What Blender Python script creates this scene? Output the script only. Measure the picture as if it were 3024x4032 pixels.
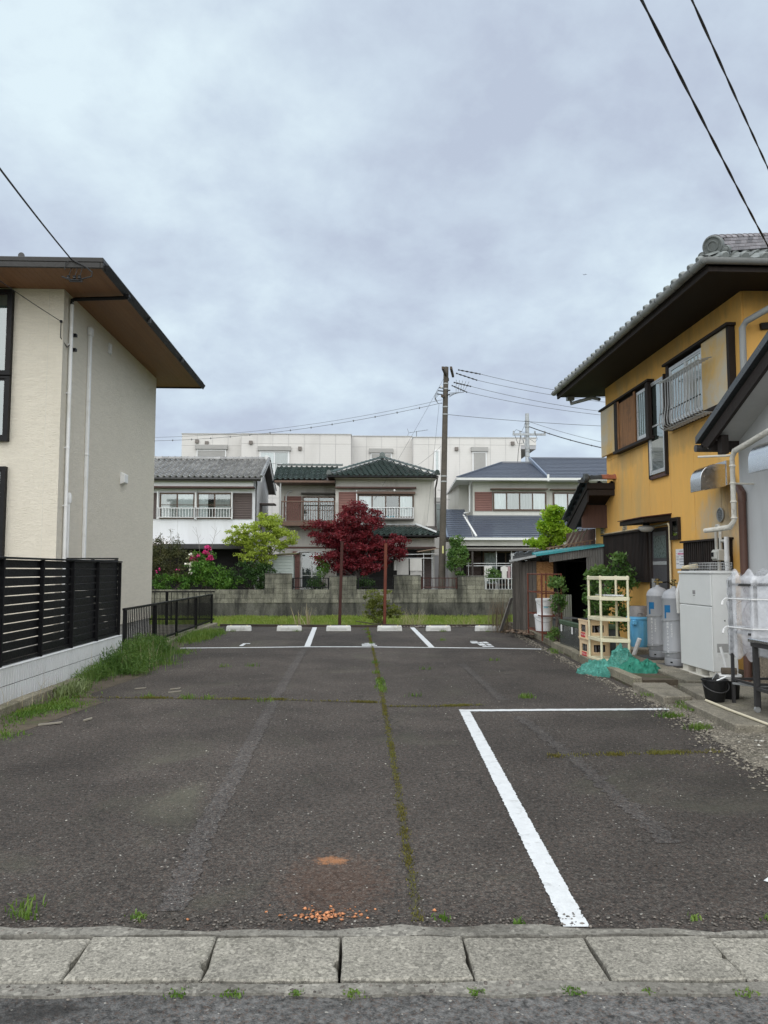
import bpy, bmesh, math, random
import numpy as np
from mathutils import Vector, Matrix, noise as mnoise
random.seed(7); RNG = np.random.default_rng(7)
R = math.radians
scene = bpy.context.scene
C = scene.collection
for o in list(bpy.data.objects): bpy.data.objects.remove(o)

# ---------------------------------------------------------------- camera, sky, sun, exposure
CAM_H = 1.5; PITCH = R(4.34); YAW = R(-2.22); FPX = 3029.5
cam = bpy.data.cameras.new('camera'); co = bpy.data.objects.new('camera', cam); C.objects.link(co)
cam.sensor_fit = 'VERTICAL'; cam.sensor_height = 36.0; cam.sensor_width = 27.0
cam.lens = FPX / 4032 * 36; cam.clip_start = 0.05; cam.clip_end = 20000
co.location = (0, 0, CAM_H); co.rotation_euler = (R(90) + PITCH, 0, YAW)
scene.camera = co

SUN_EL, SUN_AZ = R(52), R(187)          # broad soft light from behind the camera, a little to the left
world = bpy.data.worlds.new('World'); scene.world = world; world.use_nodes = True
nt = world.node_tree; N = nt.nodes; L = nt.links; N.clear()
out = N.new('ShaderNodeOutputWorld'); bg = N.new('ShaderNodeBackground'); bg.inputs['Strength'].default_value = 0.05
sky = N.new('ShaderNodeTexSky'); sky.sky_type = 'NISHITA'; sky.sun_disc = False
sky.sun_elevation = SUN_EL; sky.sun_rotation = SUN_AZ
tc = N.new('ShaderNodeTexCoord'); sep = N.new('ShaderNodeSeparateXYZ'); L.new(tc.outputs['Generated'], sep.inputs[0])
def wmath(op, a, b=None):
    n = N.new('ShaderNodeMath'); n.operation = op
    for i, v in enumerate((a, b)):
        if v is None: continue
        if hasattr(v, 'links'): L.new(v, n.inputs[i])
        else: n.inputs[i].default_value = v
    return n.outputs[0]
zz = wmath('ADD', wmath('ABSOLUTE', sep.outputs[2]), 0.42)
comb = N.new('ShaderNodeCombineXYZ')
L.new(wmath('DIVIDE', sep.outputs[0], zz), comb.inputs[0]); L.new(wmath('DIVIDE', sep.outputs[1], zz), comb.inputs[1])
def wnoise(scale, detail, rough, dist=0.0, off=(0, 0, 0)):
    mp = N.new('ShaderNodeMapping'); mp.inputs['Location'].default_value = off; L.new(comb.outputs[0], mp.inputs[0])
    n = N.new('ShaderNodeTexNoise'); n.inputs['Scale'].default_value = scale; n.inputs['Detail'].default_value = detail
    n.inputs['Roughness'].default_value = rough; n.inputs['Distortion'].default_value = dist
    L.new(mp.outputs[0], n.inputs['Vector']); return n.outputs['Fac']
n1 = wnoise(2.6, 8, 0.56, 0.1, (3.1, 1.7, 0)); n2 = wnoise(7.5, 7, 0.58, 0.15, (8.4, 2.2, 0)); n3 = wnoise(1.0, 3, 0.5, 0, (1, 5, 0))
fac = wmath('ADD', wmath('ADD', wmath('MULTIPLY', n1, 0.55), wmath('MULTIPLY', n2, 0.25)), wmath('MULTIPLY', n3, 0.25))
ramp = N.new('ShaderNodeValToRGB'); L.new(fac, ramp.inputs[0])
e = ramp.color_ramp.elements; e[0].position = 0.43; e[0].color = (0.485, 0.55, 0.67, 1); e[1].position = 0.645; e[1].color = (0.725, 0.85, 0.915, 1)
m_ = e.new(0.53); m_.color = (0.585, 0.68, 0.785, 1)
clouds = N.new('ShaderNodeVectorMath'); clouds.operation = 'SCALE'; clouds.inputs['Scale'].default_value = 8.5
L.new(ramp.outputs[0], clouds.inputs[0])
mx = N.new('ShaderNodeMix'); mx.data_type = 'RGBA'; mx.inputs[0].default_value = 0.94
L.new(sky.outputs[0], mx.inputs[6]); L.new(clouds.outputs[0], mx.inputs[7])
L.new(mx.outputs[2], bg.inputs['Color']); L.new(bg.outputs[0], out.inputs[0])

sun = bpy.data.lights.new('sun', 'SUN'); sun.energy = 1.5; sun.angle = R(112); sun.color = (1.0, 0.965, 0.91)
so = bpy.data.objects.new('sun', sun); C.objects.link(so)
sdir = Vector((math.sin(SUN_AZ) * math.cos(SUN_EL), math.cos(SUN_AZ) * math.cos(SUN_EL), math.sin(SUN_EL)))
so.rotation_euler = sdir.to_track_quat('Z', 'Y').to_euler(); so.location = (0, 0, 60)
vs = scene.view_settings; vs.view_transform = 'Standard'; vs.look = 'None'; vs.gamma = 1; vs.exposure = 1.36; vs.use_curve_mapping = False

# ---------------------------------------------------------------- helpers
WO = {}                                   # world origin of every object
def tag(o, label=None, cat=None, group=None, kind=None):
    if label: o['label'] = label
    if cat: o['category'] = cat
    if group: o['group'] = group
    if kind: o['kind'] = kind
    return o
def place(o, parent, origin):
    C.objects.link(o); origin = Vector(origin); o.parent = parent
    o.location = origin - (WO[parent.name] if parent else Vector()); WO[o.name] = origin
def thing(name, label, cat, loc=(0, 0, 0), group=None):
    o = bpy.data.objects.new(name, None); o.empty_display_size = 0.1; place(o, None, loc)
    return tag(o, label, cat, group)
def piece(name, me, parent, loc, rot=None, scale=None, m=None):
    o = bpy.data.objects.new(name, me); place(o, parent, loc)
    if rot is not None: o.rotation_euler = rot.to_euler() if isinstance(rot, Matrix) else rot
    if scale: o.scale = scale
    return o
class MB:
    def __init__(s, M=None): s.v = []; s.f = []; s.M = M
    def add(s, vs_, fs):
        b = len(s.v); s.v += [Vector(p) for p in vs_]; s.f += [[i + b for i in f] for f in fs]; return s
    def box(s, x0, x1, y0, y1, z0, z1):
        return s.add([(x0,y0,z0),(x1,y0,z0),(x1,y1,z0),(x0,y1,z0),(x0,y0,z1),(x1,y0,z1),(x1,y1,z1),(x0,y1,z1)],
                     [(0,3,2,1),(4,5,6,7),(0,1,5,4),(1,2,6,5),(2,3,7,6),(3,0,4,7)])
    def prism(s, pts, vec):
        n = len(pts); vec = Vector(vec); a = [Vector(p) for p in pts]
        return s.add(a + [p + vec for p in a], [list(range(n))[::-1], list(range(n, 2*n))] + [(i, (i+1) % n, n+(i+1) % n, n+i) for i in range(n)])
    def quad(s, *p): return s.add(p, [list(range(len(p)))])
    def beam(s, p, q, w, h, up=(0, 0, 1)):
        p, q = Vector(p), Vector(q); d = (q - p).normalized(); a = d.cross(Vector(up))
        if a.length < 1e-4: a = d.cross(Vector((0, 1, 0)))
        a.normalize(); b = a.cross(d); a *= w/2; b *= h/2
        return s.add([p-a-b, p+a-b, p+a+b, p-a+b, q-a-b, q+a-b, q+a+b, q-a+b], [(0,1,2,3),(7,6,5,4),(0,4,5,1),(1,5,6,2),(2,6,7,3),(3,7,4,0)])
    def tube(s, pts, r, n=8, caps=True):
        pts = [Vector(p) for p in pts]; k = len(pts); rr = r if isinstance(r, (list, tuple)) else [r]*k
        d0 = (pts[1]-pts[0]).normalized(); a = d0.orthogonal().normalized(); vs_ = []; fs = []
        for i, p in enumerate(pts):
            d = (pts[min(i+1, k-1)] - pts[max(i-1, 0)]).normalized()
            a = (a - d*a.dot(d)).normalized(); b = d.cross(a)
            for j in range(n):
                t = 2*math.pi*j/n; vs_.append(p + (a*math.cos(t) + b*math.sin(t))*rr[i])
        for i in range(k-1):
            for j in range(n): fs.append((i*n+j, i*n+(j+1) % n, (i+1)*n+(j+1) % n, (i+1)*n+j))
        if caps: fs += [list(range(n))[::-1], list(range((k-1)*n, k*n))]
        return s.add(vs_, fs)
    def lathe(s, prof, c=(0, 0, 0), n=24, axis='z'):
        c = Vector(c); vs_ = []; fs = []
        for r, z in prof:
            for j in range(n):
                t = 2*math.pi*j/n; p = (r*math.cos(t), r*math.sin(t), z)
                if axis == 'x': p = (z, p[0], p[1])
                if axis == 'y': p = (p[0], z, p[1])
                vs_.append(c + Vector(p))
        for i in range(len(prof)-1):
            for j in range(n): fs.append((i*n+j, i*n+(j+1) % n, (i+1)*n+(j+1) % n, (i+1)*n+j))
        fs += [list(range(n))[::-1], list(range((len(prof)-1)*n, len(prof)*n))]
        return s.add(vs_, fs)
    def corrug(s, o, u, v, w, h, pitch=0.076, amp=0.012, nrm=None):
        o, u, v = Vector(o), Vector(u).normalized(), Vector(v).normalized(); nn = u.cross(v) if nrm is None else Vector(nrm)
        k = max(2, int(w/pitch*4)); vs_ = []; fs = []
        for i in range(k+1):
            x = w*i/k; z = amp*math.cos(2*math.pi*x/pitch)
            for t in (0, h): vs_.append(o + u*x + v*t + nn*z)
        for i in range(k): fs.append((2*i, 2*i+2, 2*i+3, 2*i+1))
        return s.add(vs_, fs)
    def mesh(s, name, m, smooth=False, bev=0, origin=(0, 0, 0), flip=True):
        me = bpy.data.meshes.new(name); T = s.M; og = Vector(origin)
        vv = [((T @ p) if T else p) - og for p in s.v]
        me.from_pydata(vv, [], s.f)
        if flip or bev:
            bm = bmesh.new(); bm.from_mesh(me)
            if flip: bmesh.ops.recalc_face_normals(bm, faces=bm.faces)
            if bev:
                ed = [e_ for e_ in bm.edges if len(e_.link_faces) == 2 and e_.calc_face_angle(0) > 0.6]
                bmesh.ops.bevel(bm, geom=ed, offset=bev, segments=1, affect='EDGES', clamp_overlap=True)
            bm.to_mesh(me); bm.free()
        me.materials.append(m)
        if smooth:
            me.polygons.foreach_set('use_smooth', [True]*len(me.polygons))
            try: me.set_sharp_from_angle(angle=R(40))
            except Exception: pass
        return me
    def build(s, name, m, parent=None, smooth=False, bev=0, label=None, cat=None, group=None, kind=None, flip=True):
        og = Vector((0, 0, 0))
        if parent is None:
            T = s.M; P = [(T @ p) if T else p for p in s.v]
            og = Vector(((min(p.x for p in P)+max(p.x for p in P))/2, (min(p.y for p in P)+max(p.y for p in P))/2, min(p.z for p in P)))
        o = bpy.data.objects.new(name, s.mesh(name, m, smooth, bev, og, flip)); place(o, parent, og)
        return tag(o, label, cat, group, kind)
def np_mesh(name, verts, faces, m, parent=None, label=None, cat=None, kind=None, group=None, origin=(0, 0, 0), smooth=False):
    me = bpy.data.meshes.new(name); V = np.asarray(verts, dtype=np.float32) - np.asarray(origin, dtype=np.float32); F = np.asarray(faces, dtype=np.int32); k = F.shape[1]
    me.vertices.add(len(V)); me.vertices.foreach_set('co', V.ravel())
    me.loops.add(F.size); me.loops.foreach_set('vertex_index', F.ravel())
    me.polygons.add(len(F)); me.polygons.foreach_set('loop_start', np.arange(0, F.size, k, dtype=np.int32))
    me.update(calc_edges=True); me.validate(); me.materials.append(m)
    if smooth: me.polygons.foreach_set('use_smooth', [True]*len(me.polygons))
    o = bpy.data.objects.new(name, me); place(o, parent, origin); return tag(o, label, cat, group, kind)
# local frames: x right, y into the wall, z up
def face_negX(X): return Matrix(((0, 1, 0, X), (-1, 0, 0, 0), (0, 0, 1, 0), (0, 0, 0, 1)))    # seen from the lot looking +X; local x = -Y
def face_posX(X): return Matrix(((0, -1, 0, X), (1, 0, 0, 0), (0, 0, 1, 0), (0, 0, 0, 1)))    # looking -X; local x = Y
def face_negY(Y): return Matrix.Translation((0, Y, 0))

# ---------------------------------------------------------------- materials
def nodes(name):
    m = bpy.data.materials.new(name); m.use_nodes = True; t = m.node_tree
    return m, t, t.nodes, t.links, t.nodes['Principled BSDF']
def mk(t):
    def mth(op, a, b=None, clamp=False):
        n = t.nodes.new('ShaderNodeMath'); n.operation = op; n.use_clamp = clamp
        for i, v in enumerate((a, b)):
            if v is None: continue
            if hasattr(v, 'links'): t.links.new(v, n.inputs[i])
            else: n.inputs[i].default_value = v
        return n.outputs[0]
    def noise(vec, scale, detail=4, rough=0.55, dist=0.0, sc=(1, 1, 1)):
        mp = t.nodes.new('ShaderNodeMapping'); mp.inputs['Scale'].default_value = sc; t.links.new(vec, mp.inputs[0])
        n = t.nodes.new('ShaderNodeTexNoise'); n.inputs['Scale'].default_value = scale; n.inputs['Detail'].default_value = detail
        n.inputs['Roughness'].default_value = rough; n.inputs['Distortion'].default_value = dist; t.links.new(mp.outputs[0], n.inputs['Vector']); return n.outputs['Fac']
    def mix(f, a, b, mode='MIX'):
        n = t.nodes.new('ShaderNodeMix'); n.data_type = 'RGBA'; n.blend_type = mode
        for i, v in ((0, f), (6, a), (7, b)):
            if hasattr(v, 'links'): t.links.new(v, n.inputs[i])
            elif i == 0: n.inputs[0].default_value = v
            else: n.inputs[i].default_value = (*v, 1) if len(v) == 3 else v
        return n.outputs[2]
    def rng(v, a, b, c=0.0, d=1.0):
        n = t.nodes.new('ShaderNodeMapRange'); t.links.new(v, n.inputs[0])
        for i, q in enumerate((a, b, c, d)): n.inputs[i+1].default_value = q
        return n.outputs[0]
    def bump(h, strength, dist, normal=None):
        n = t.nodes.new('ShaderNodeBump'); n.inputs['Strength'].default_value = strength; n.inputs['Distance'].default_value = dist
        t.links.new(h, n.inputs['Height'])
        if normal is not None: t.links.new(normal, n.inputs['Normal'])
        return n.outputs[0]
    return mth, noise, mix, rng, bump
def scl(c, k): return tuple(min(1, x*k) for x in c[:3])
MATS = {}
def mat(name, col, rough=0.6, var=0.18, vs_=2.5, rnd=0.0, island=0.0, bump=0.0, bs=40.0, bd=0.004, stain=None, ss=0.7, sth=(0.52, 0.72), streak=False, metal=0.0, spec=0.4, grain=None, rv=0.12, coat=0.0, blobs=None):
    if name in MATS: return MATS[name]
    m, t, N_, L_, P = nodes(name); mth, noise, mix, rng, bmp = mk(t)
    pos = N_.new('ShaderNodeNewGeometry').outputs['Position']
    sc = (1, 1, 0.16) if streak else (1, 1, 1)
    if grain: sc = grain
    a = noise(pos, vs_, 5, 0.6, 0.0, sc); b = noise(pos, vs_*9, 4, 0.6, 0.0, sc)
    k = mth('ADD', mth('MULTIPLY', rng(a, 0.3, 0.7, -1, 1), var*0.6), mth('MULTIPLY', rng(b, 0.3, 0.7, -1, 1), var*0.5))
    k = mth('ADD', k, 1.0)
    if rnd:
        oi = N_.new('ShaderNodeObjectInfo'); k = mth('MULTIPLY', k, rng(oi.outputs['Random'], 0, 1, 1-rnd, 1+rnd))
    if island:
        g = N_.new('ShaderNodeNewGeometry'); k = mth('MULTIPLY', k, rng(g.outputs['Random Per Island'], 0, 1, 1-island, 1+island))
    cm = N_.new('ShaderNodeVectorMath'); cm.operation = 'SCALE'; cm.inputs[0].default_value = col[:3]; L_.new(k, cm.inputs['Scale'])
    c = cm.outputs[0]
    if stain:
        s_ = noise(pos, ss, 6, 0.65, 0.4, (1, 1, 0.22) if streak else (1, 1, 1)); c = mix(rng(s_, sth[0], sth[1]), c, stain)
    for (by, bz, ry, rz, dens, bc) in (blobs or []):      # stains and painted shade with a shape of their own (position on a wall along Y)
        sx = N_.new('ShaderNodeSeparateXYZ'); L_.new(pos, sx.inputs[0])
        d = mth('ADD', mth('POWER', mth('DIVIDE', mth('SUBTRACT', sx.outputs[1], by), ry), 2.0), mth('POWER', mth('DIVIDE', mth('SUBTRACT', sx.outputs[2], bz), rz), 2.0))
        d = mth('ADD', d, mth('MULTIPLY', rng(noise(pos, 4, 6, 0.7, 0, (1, 1, 0.35)), 0.3, 0.7, -1, 1), 0.8)); c = mix(mth('MULTIPLY', rng(d, 0.1, 1.5, 1, 0), dens), c, bc)
    L_.new(c, P.inputs['Base Color'])
    rr = mth('ADD', rough, mth('MULTIPLY', rng(b, 0.3, 0.7, -1, 1), rv), True); L_.new(rr, P.inputs['Roughness'])
    P.inputs['Metallic'].default_value = metal; P.inputs['Specular IOR Level'].default_value = spec; P.inputs['Coat Weight'].default_value = coat
    if bump:
        h = noise(pos, bs, 4, 0.6, 0.0, grain or (1, 1, 1)); L_.new(bmp(h, bump, bd), P.inputs['Normal'])
    MATS[name] = m; return m
def leafmat(name, c1, c2, c3=None, trans=0.35):
    m, t, N_, L_, P = nodes(name); mth, noise, mix, rng, bmp = mk(t)
    g = N_.new('ShaderNodeNewGeometry'); r = g.outputs['Random Per Island']; n = noise(g.outputs['Position'], 2.2, 3)
    c = mix(r, c1, c2)
    if c3: c = mix(rng(n, 0.45, 0.65), c, mix(r, c2, c3))
    L_.new(c, P.inputs['Base Color']); P.inputs['Roughness'].default_value = 0.5; P.inputs['Specular IOR Level'].default_value = 0.35
    tr = N_.new('ShaderNodeBsdfTranslucent'); L_.new(mix(1.0, c, (1.0, 1.0, 0.6), 'MULTIPLY'), tr.inputs['Color'])
    ms = N_.new('ShaderNodeMixShader'); ms.inputs[0].default_value = trans; L_.new(P.outputs[0], ms.inputs[1]); L_.new(tr.outputs[0], ms.inputs[2])
    L_.new(ms.outputs[0], N_['Material Output'].inputs[0]); return m
def glassmat(name, tint=(0.86, 0.9, 0.9), refl=0.35, rough=0.03):
    m, t, N_, L_, P = nodes(name); mth, noise, mix, rng, bmp = mk(t)
    g = N_.new('ShaderNodeBsdfGlossy'); g.inputs['Roughness'].default_value = rough; g.inputs['Color'].default_value = (0.9, 0.95, 0.95, 1)
    tr = N_.new('ShaderNodeBsdfTransparent'); tr.inputs['Color'].default_value = (*tint, 1)
    fr = N_.new('ShaderNodeFresnel'); fr.inputs['IOR'].default_value = 1.5
    f = mth('ADD', mth('MULTIPLY', fr.outputs[0], 1.6), refl*0.25, True)
    ms = N_.new('ShaderNodeMixShader'); L_.new(f, ms.inputs[0]); L_.new(tr.outputs[0], ms.inputs[1]); L_.new(g.outputs[0], ms.inputs[2])
    L_.new(ms.outputs[0], N_['Material Output'].inputs[0]); return m

def asphalt(name, base, speck, lot=True):
    m, t, N_, L_, P = nodes(name); mth, noise, mix, rng, bmp = mk(t)
    pos = N_.new('ShaderNodeNewGeometry').outputs['Position']
    vo = N_.new('ShaderNodeTexVoronoi'); vo.inputs['Scale'].default_value = 120; L_.new(pos, vo.inputs['Vector'])
    sp = N_.new('ShaderNodeSeparateColor'); L_.new(vo.outputs['Color'], sp.inputs[0])
    big = noise(pos, 0.33, 5, 0.6, 0.6); mid = noise(pos, 1.5, 6, 0.65, 0.3); fine = noise(pos, 34, 5, 0.75)
    c = mix(rng(fine, 0.36, 0.64), scl(base, 0.36), scl(base, 1.95))
    c = mix(mth('MULTIPLY', rng(sp.outputs[0], 0.80, 0.90), 0.34), c, speck)
    c = mix(mth('MULTIPLY', rng(sp.outputs[1], 0.80, 0.86), 0.45), c, (0.11, 0.075, 0.058))
    c = mix(mth('MULTIPLY', rng(sp.outputs[2], 0.995, 0.999), 0.8), c, (0.42, 0.40, 0.36))
    k = mth('MULTIPLY', rng(big, 0.3, 0.7, 0.62, 1.40), rng(mid, 0.28, 0.72, 0.78, 1.25))
    if lot: c = mix(rng(noise(pos, 0.6, 5, 0.6, 1.2), 0.56, 0.72), c, mix(0.5, c, (0.082, 0.082, 0.058)))
    cs = N_.new('ShaderNodeVectorMath'); cs.operation = 'SCALE'; L_.new(c, cs.inputs[0]); L_.new(k, cs.inputs['Scale']); c = cs.outputs[0]
    if lot:                                # hairline cracks and old oil spots
        wc = N_.new('ShaderNodeVectorMath'); wc.operation = 'ADD'; wn = N_.new('ShaderNodeTexNoise'); wn.inputs['Scale'].default_value = 2.2; wn.inputs['Detail'].default_value = 5; L_.new(pos, wn.inputs['Vector']); L_.new(pos, wc.inputs[0]); L_.new(wn.outputs['Color'], wc.inputs[1])
        ve = N_.new('ShaderNodeTexVoronoi'); ve.feature = 'DISTANCE_TO_EDGE'; ve.inputs['Scale'].default_value = 0.55; L_.new(wc.outputs[0], ve.inputs['Vector'])
        crk = mth('MULTIPLY', rng(ve.outputs['Distance'], 0.0015, 0.006, 1, 0), rng(noise(pos, 0.5, 4, 0.6), 0.48, 0.56)); c = mix(mth('MULTIPLY', crk, 0.65), c, (0.012, 0.011, 0.010))
        c = mix(mth('MULTIPLY', rng(noise(pos, 1.1, 3, 0.5, 0.3), 0.66, 0.76), 0.45), c, (0.018, 0.016, 0.015))
    if not lot and name == 'road_asphalt':
        sx = N_.new('ShaderNodeSeparateXYZ'); L_.new(pos, sx.inputs[0]); d = mth('ADD', mth('POWER', mth('DIVIDE', mth('ADD', sx.outputs[0], 1.12), 0.22), 2.0), mth('POWER', mth('DIVIDE', mth('SUBTRACT', sx.outputs[1], 2.80), 0.075), 2.0))
        c = mix(mth('MULTIPLY', rng(mth('ADD', d, mth('MULTIPLY', rng(noise(pos, 9, 5, 0.7), 0.3, 0.7, -1, 1), 0.8)), 0.3, 1.3, 1, 0), 0.7), c, (0.018, 0.017, 0.016))   # oil stain
    if lot:                                # worn orange marking spray on the asphalt
        sx = N_.new('ShaderNodeSeparateXYZ'); L_.new(pos, sx.inputs[0])
        def blob(x, y, rx, ry, dens):
            d = mth('ADD', mth('POWER', mth('DIVIDE', mth('SUBTRACT', sx.outputs[0], x), rx), 2.0), mth('POWER', mth('DIVIDE', mth('SUBTRACT', sx.outputs[1], y), ry), 2.0))
            return mth('MULTIPLY', rng(mth('ADD', d, mth('MULTIPLY', rng(noise(pos, 22, 6, 0.8), 0.3, 0.7, -1, 1), 1.5)), 0.15, 1.5, 1, 0), dens)
        c = mix(blob(-0.105, 4.12, 0.08, 0.055, 0.6), c, (0.46, 0.21, 0.09))
        c = mix(blob(-0.09, 3.85, 0.26, 0.36, 0.10), c, (0.30, 0.12, 0.05))
    L_.new(c, P.inputs['Base Color']); P.inputs['Roughness'].default_value = 0.86; P.inputs['Specular IOR Level'].default_value = 0.3
    h = mth('ADD', mth('MULTIPLY', vo.outputs['Distance'], -0.6), mth('MULTIPLY', fine, 0.9))
    L_.new(bmp(h, 0.9, 0.010), P.inputs['Normal']); return m
def concrete(name, base, agg=60, var=0.3, moss=0.0, dark=(0.05, 0.048, 0.04), streak=False, rnd=0.12, thr=(0.5, 0.75), bumpk=0.5):
    m, t, N_, L_, P = nodes(name); mth, noise, mix, rng, bmp = mk(t)
    pos = N_.new('ShaderNodeNewGeometry').outputs['Position']
    vo = N_.new('ShaderNodeTexVoronoi'); vo.inputs['Scale'].default_value = agg; L_.new(pos, vo.inputs['Vector'])
    sp = N_.new('ShaderNodeSeparateColor'); L_.new(vo.outputs['Color'], sp.inputs[0])
    fine = noise(pos, agg*1.3, 6, 0.8); mid = noise(pos, 2.4, 6, 0.65, 0.4)
    c = mix(rng(fine, 0.33, 0.67), scl(base, 1-var), scl(base, 1+var))
    c = mix(mth('MULTIPLY', rng(sp.outputs[0], 0.80, 0.88), 0.6), c, scl(base, 0.45))
    c = mix(mth('MULTIPLY', rng(sp.outputs[1], 0.88, 0.94), 0.6), c, scl(base, 1.7))
    st = noise(pos, 1.7, 7, 0.68, 0.5, (1, 1, 0.25) if streak else (1, 1, 1))
    c = mix(mth('MULTIPLY', rng(st, thr[0], thr[1]), 0.85), c, dark)
    if moss: c = mix(mth('MULTIPLY', rng(noise(pos, 3.1, 6, 0.7), 0.56, 0.7), moss), c, (0.07, 0.085, 0.025))
    oi = N_.new('ShaderNodeObjectInfo'); k = mth('MULTIPLY', rng(oi.outputs['Random'], 0, 1, 1-rnd, 1+rnd), rng(mid, 0.3, 0.7, 0.82, 1.18))
    cs = N_.new('ShaderNodeVectorMath'); cs.operation = 'SCALE'; L_.new(c, cs.inputs[0]); L_.new(k, cs.inputs['Scale'])
    L_.new(cs.outputs[0], P.inputs['Base Color']); P.inputs['Roughness'].default_value = 0.9; P.inputs['Specular IOR Level'].default_value = 0.25
    L_.new(bmp(mth('ADD', fine, mth('MULTIPLY', vo.outputs['Distance'], -0.5)), bumpk, 0.006), P.inputs['Normal']); return m
# ---------------------------------------------------------------- vegetation helpers
def leaf_mesh(name, P, size, m, parent=None, aspect=0.5, up=0.25, jit=0.45, **kw):
    P = np.asarray(P, dtype=np.float64); n = len(P)
    a = RNG.normal(size=(n, 3)); a[:, 2] += up; a /= np.linalg.norm(a, axis=1, keepdims=True)
    b = np.cross(a, RNG.normal(size=(n, 3))); b /= np.linalg.norm(b, axis=1, keepdims=True); c = np.cross(a, b)
    s = (size*(1 + jit*(RNG.random(n)*2-1)))[:, None]
    V = np.stack([P, P + a*s*0.45 + b*s*aspect*0.5 + c*s*0.1, P + a*s, P + a*s*0.45 - b*s*aspect*0.5 + c*s*0.1], axis=1).reshape(-1, 3)
    F = np.arange(4*n).reshape(n, 4)
    return np_mesh(name, V, F, m, parent, **kw)
def in_ball(n, lo=0.0):
    d = RNG.normal(size=(n, 3)); d /= np.linalg.norm(d, axis=1, keepdims=True)
    return d*((lo**3 + RNG.random(n)*(1-lo**3))**(1/3))[:, None]
def crown_pts(ell, nclump, per, cr, lo=0.35, flat=0.6):
    """ell: list of (cx,cy,cz,rx,ry,rz,weight) -> clump centres, leaf points"""
    w = np.array([e_[6] if len(e_) > 6 else e_[3]*e_[4]*e_[5] for e_ in ell]); w = w/w.sum()
    cs = []
    for e_, k in zip(ell, np.maximum(1, (w*nclump).astype(int))):
        cs.append(np.array(e_[:3]) + in_ball(k, lo)*np.array(e_[3:6]))
    cs = np.concatenate(cs)
    sz = cr*(0.6 + 0.8*RNG.random(len(cs)))
    P = np.repeat(cs, per, axis=0) + in_ball(len(cs)*per, 0.2)*np.repeat(sz, per)[:, None]*np.array([1, 1, flat])
    return cs, P
def limb(p, q, r0, r1, wob=0.06, n=5):
    p, q = Vector(p), Vector(q); pts = []
    for i in range(n+1):
        t = i/n; pts.append(p.lerp(q, t) + Vector((random.uniform(-1, 1), random.uniform(-1, 1), random.uniform(-.5, .8)))*wob*(p-q).length*math.sin(math.pi*t))
    return pts, [r0 + (r1-r0)*i/n for i in range(n+1)]
def tree(name, label, base, ell, nclump, per, cr, leaf, lm, wm, trunk_r=0.06, fork=0.35, nl=9, group=None, aspect=0.5, lo=0.35, flat=0.6, stems=1, up=0.25, cat='tree', extra=None):
    base = Vector(base); root = thing(name, label, cat, base, group)
    cs, P = crown_pts(ell, nclump, per, cr, lo, flat)
    leaf_mesh('crown', P, leaf, lm, root, aspect=aspect, up=up)
    mb = MB(); cen = Vector(np.mean(cs, axis=0)); zmin = float(cs[:, 2].min())
    for s_ in range(stems):
        b0 = base + Vector((random.uniform(-1, 1), random.uniform(-1, 1), 0))*(0.0 if stems == 1 else trunk_r*3)
        f = b0.lerp(cen, fork); f.z = b0.z + (cen.z - b0.z)*fork + 0.05
        pts, rr = limb(b0 - Vector((0, 0, 0.05)), f, trunk_r, trunk_r*0.75, 0.05); mb.tube(pts, rr, 8)
        for i in range(max(2, nl//stems)):
            q = Vector(cs[random.randrange(len(cs))]); pts, rr = limb(f, q, trunk_r*0.5, trunk_r*0.1, 0.08); mb.tube(pts, rr, 6)
    mb.build('trunk', wm, root, smooth=True)
    return root
def blades(name, P, h, w, m, parent=None, lean=0.5, **kw):
    P = np.asarray(P, dtype=np.float64); n = len(P); h = np.broadcast_to(h, (n,))*(0.55 + 0.75*RNG.random(n))
    th = RNG.random(n)*2*np.pi; d = np.stack([np.cos(th), np.sin(th), np.zeros(n)], 1); s = np.stack([-np.sin(th), np.cos(th), np.zeros(n)], 1)
    ph = RNG.random(n)*2*np.pi; s = np.stack([np.cos(ph), np.sin(ph), np.zeros(n)], 1)
    le = (lean*RNG.random(n))[:, None]; hh = h[:, None]; up = np.array([0, 0, 1.0])
    ww = (w*(0.6 + 0.8*RNG.random(n)))[:, None]
    mid = P + up*hh*0.55 + d*hh*le*0.3; tip = P + up*hh*(1-0.3*le) + d*hh*le
    V = np.stack([P - s*ww/2, P + s*ww/2, mid + s*ww*0.4, mid - s*ww*0.4, tip + s*ww*0.06, tip - s*ww*0.06], 1).reshape(-1, 3)
    i = np.arange(n)[:, None]*6; F = np.concatenate([i + np.array([0, 1, 2, 3]), i + np.array([3, 2, 4, 5])], 1).reshape(-1, 4)
    return np_mesh(name, V, F, m, parent, **kw)
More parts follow.
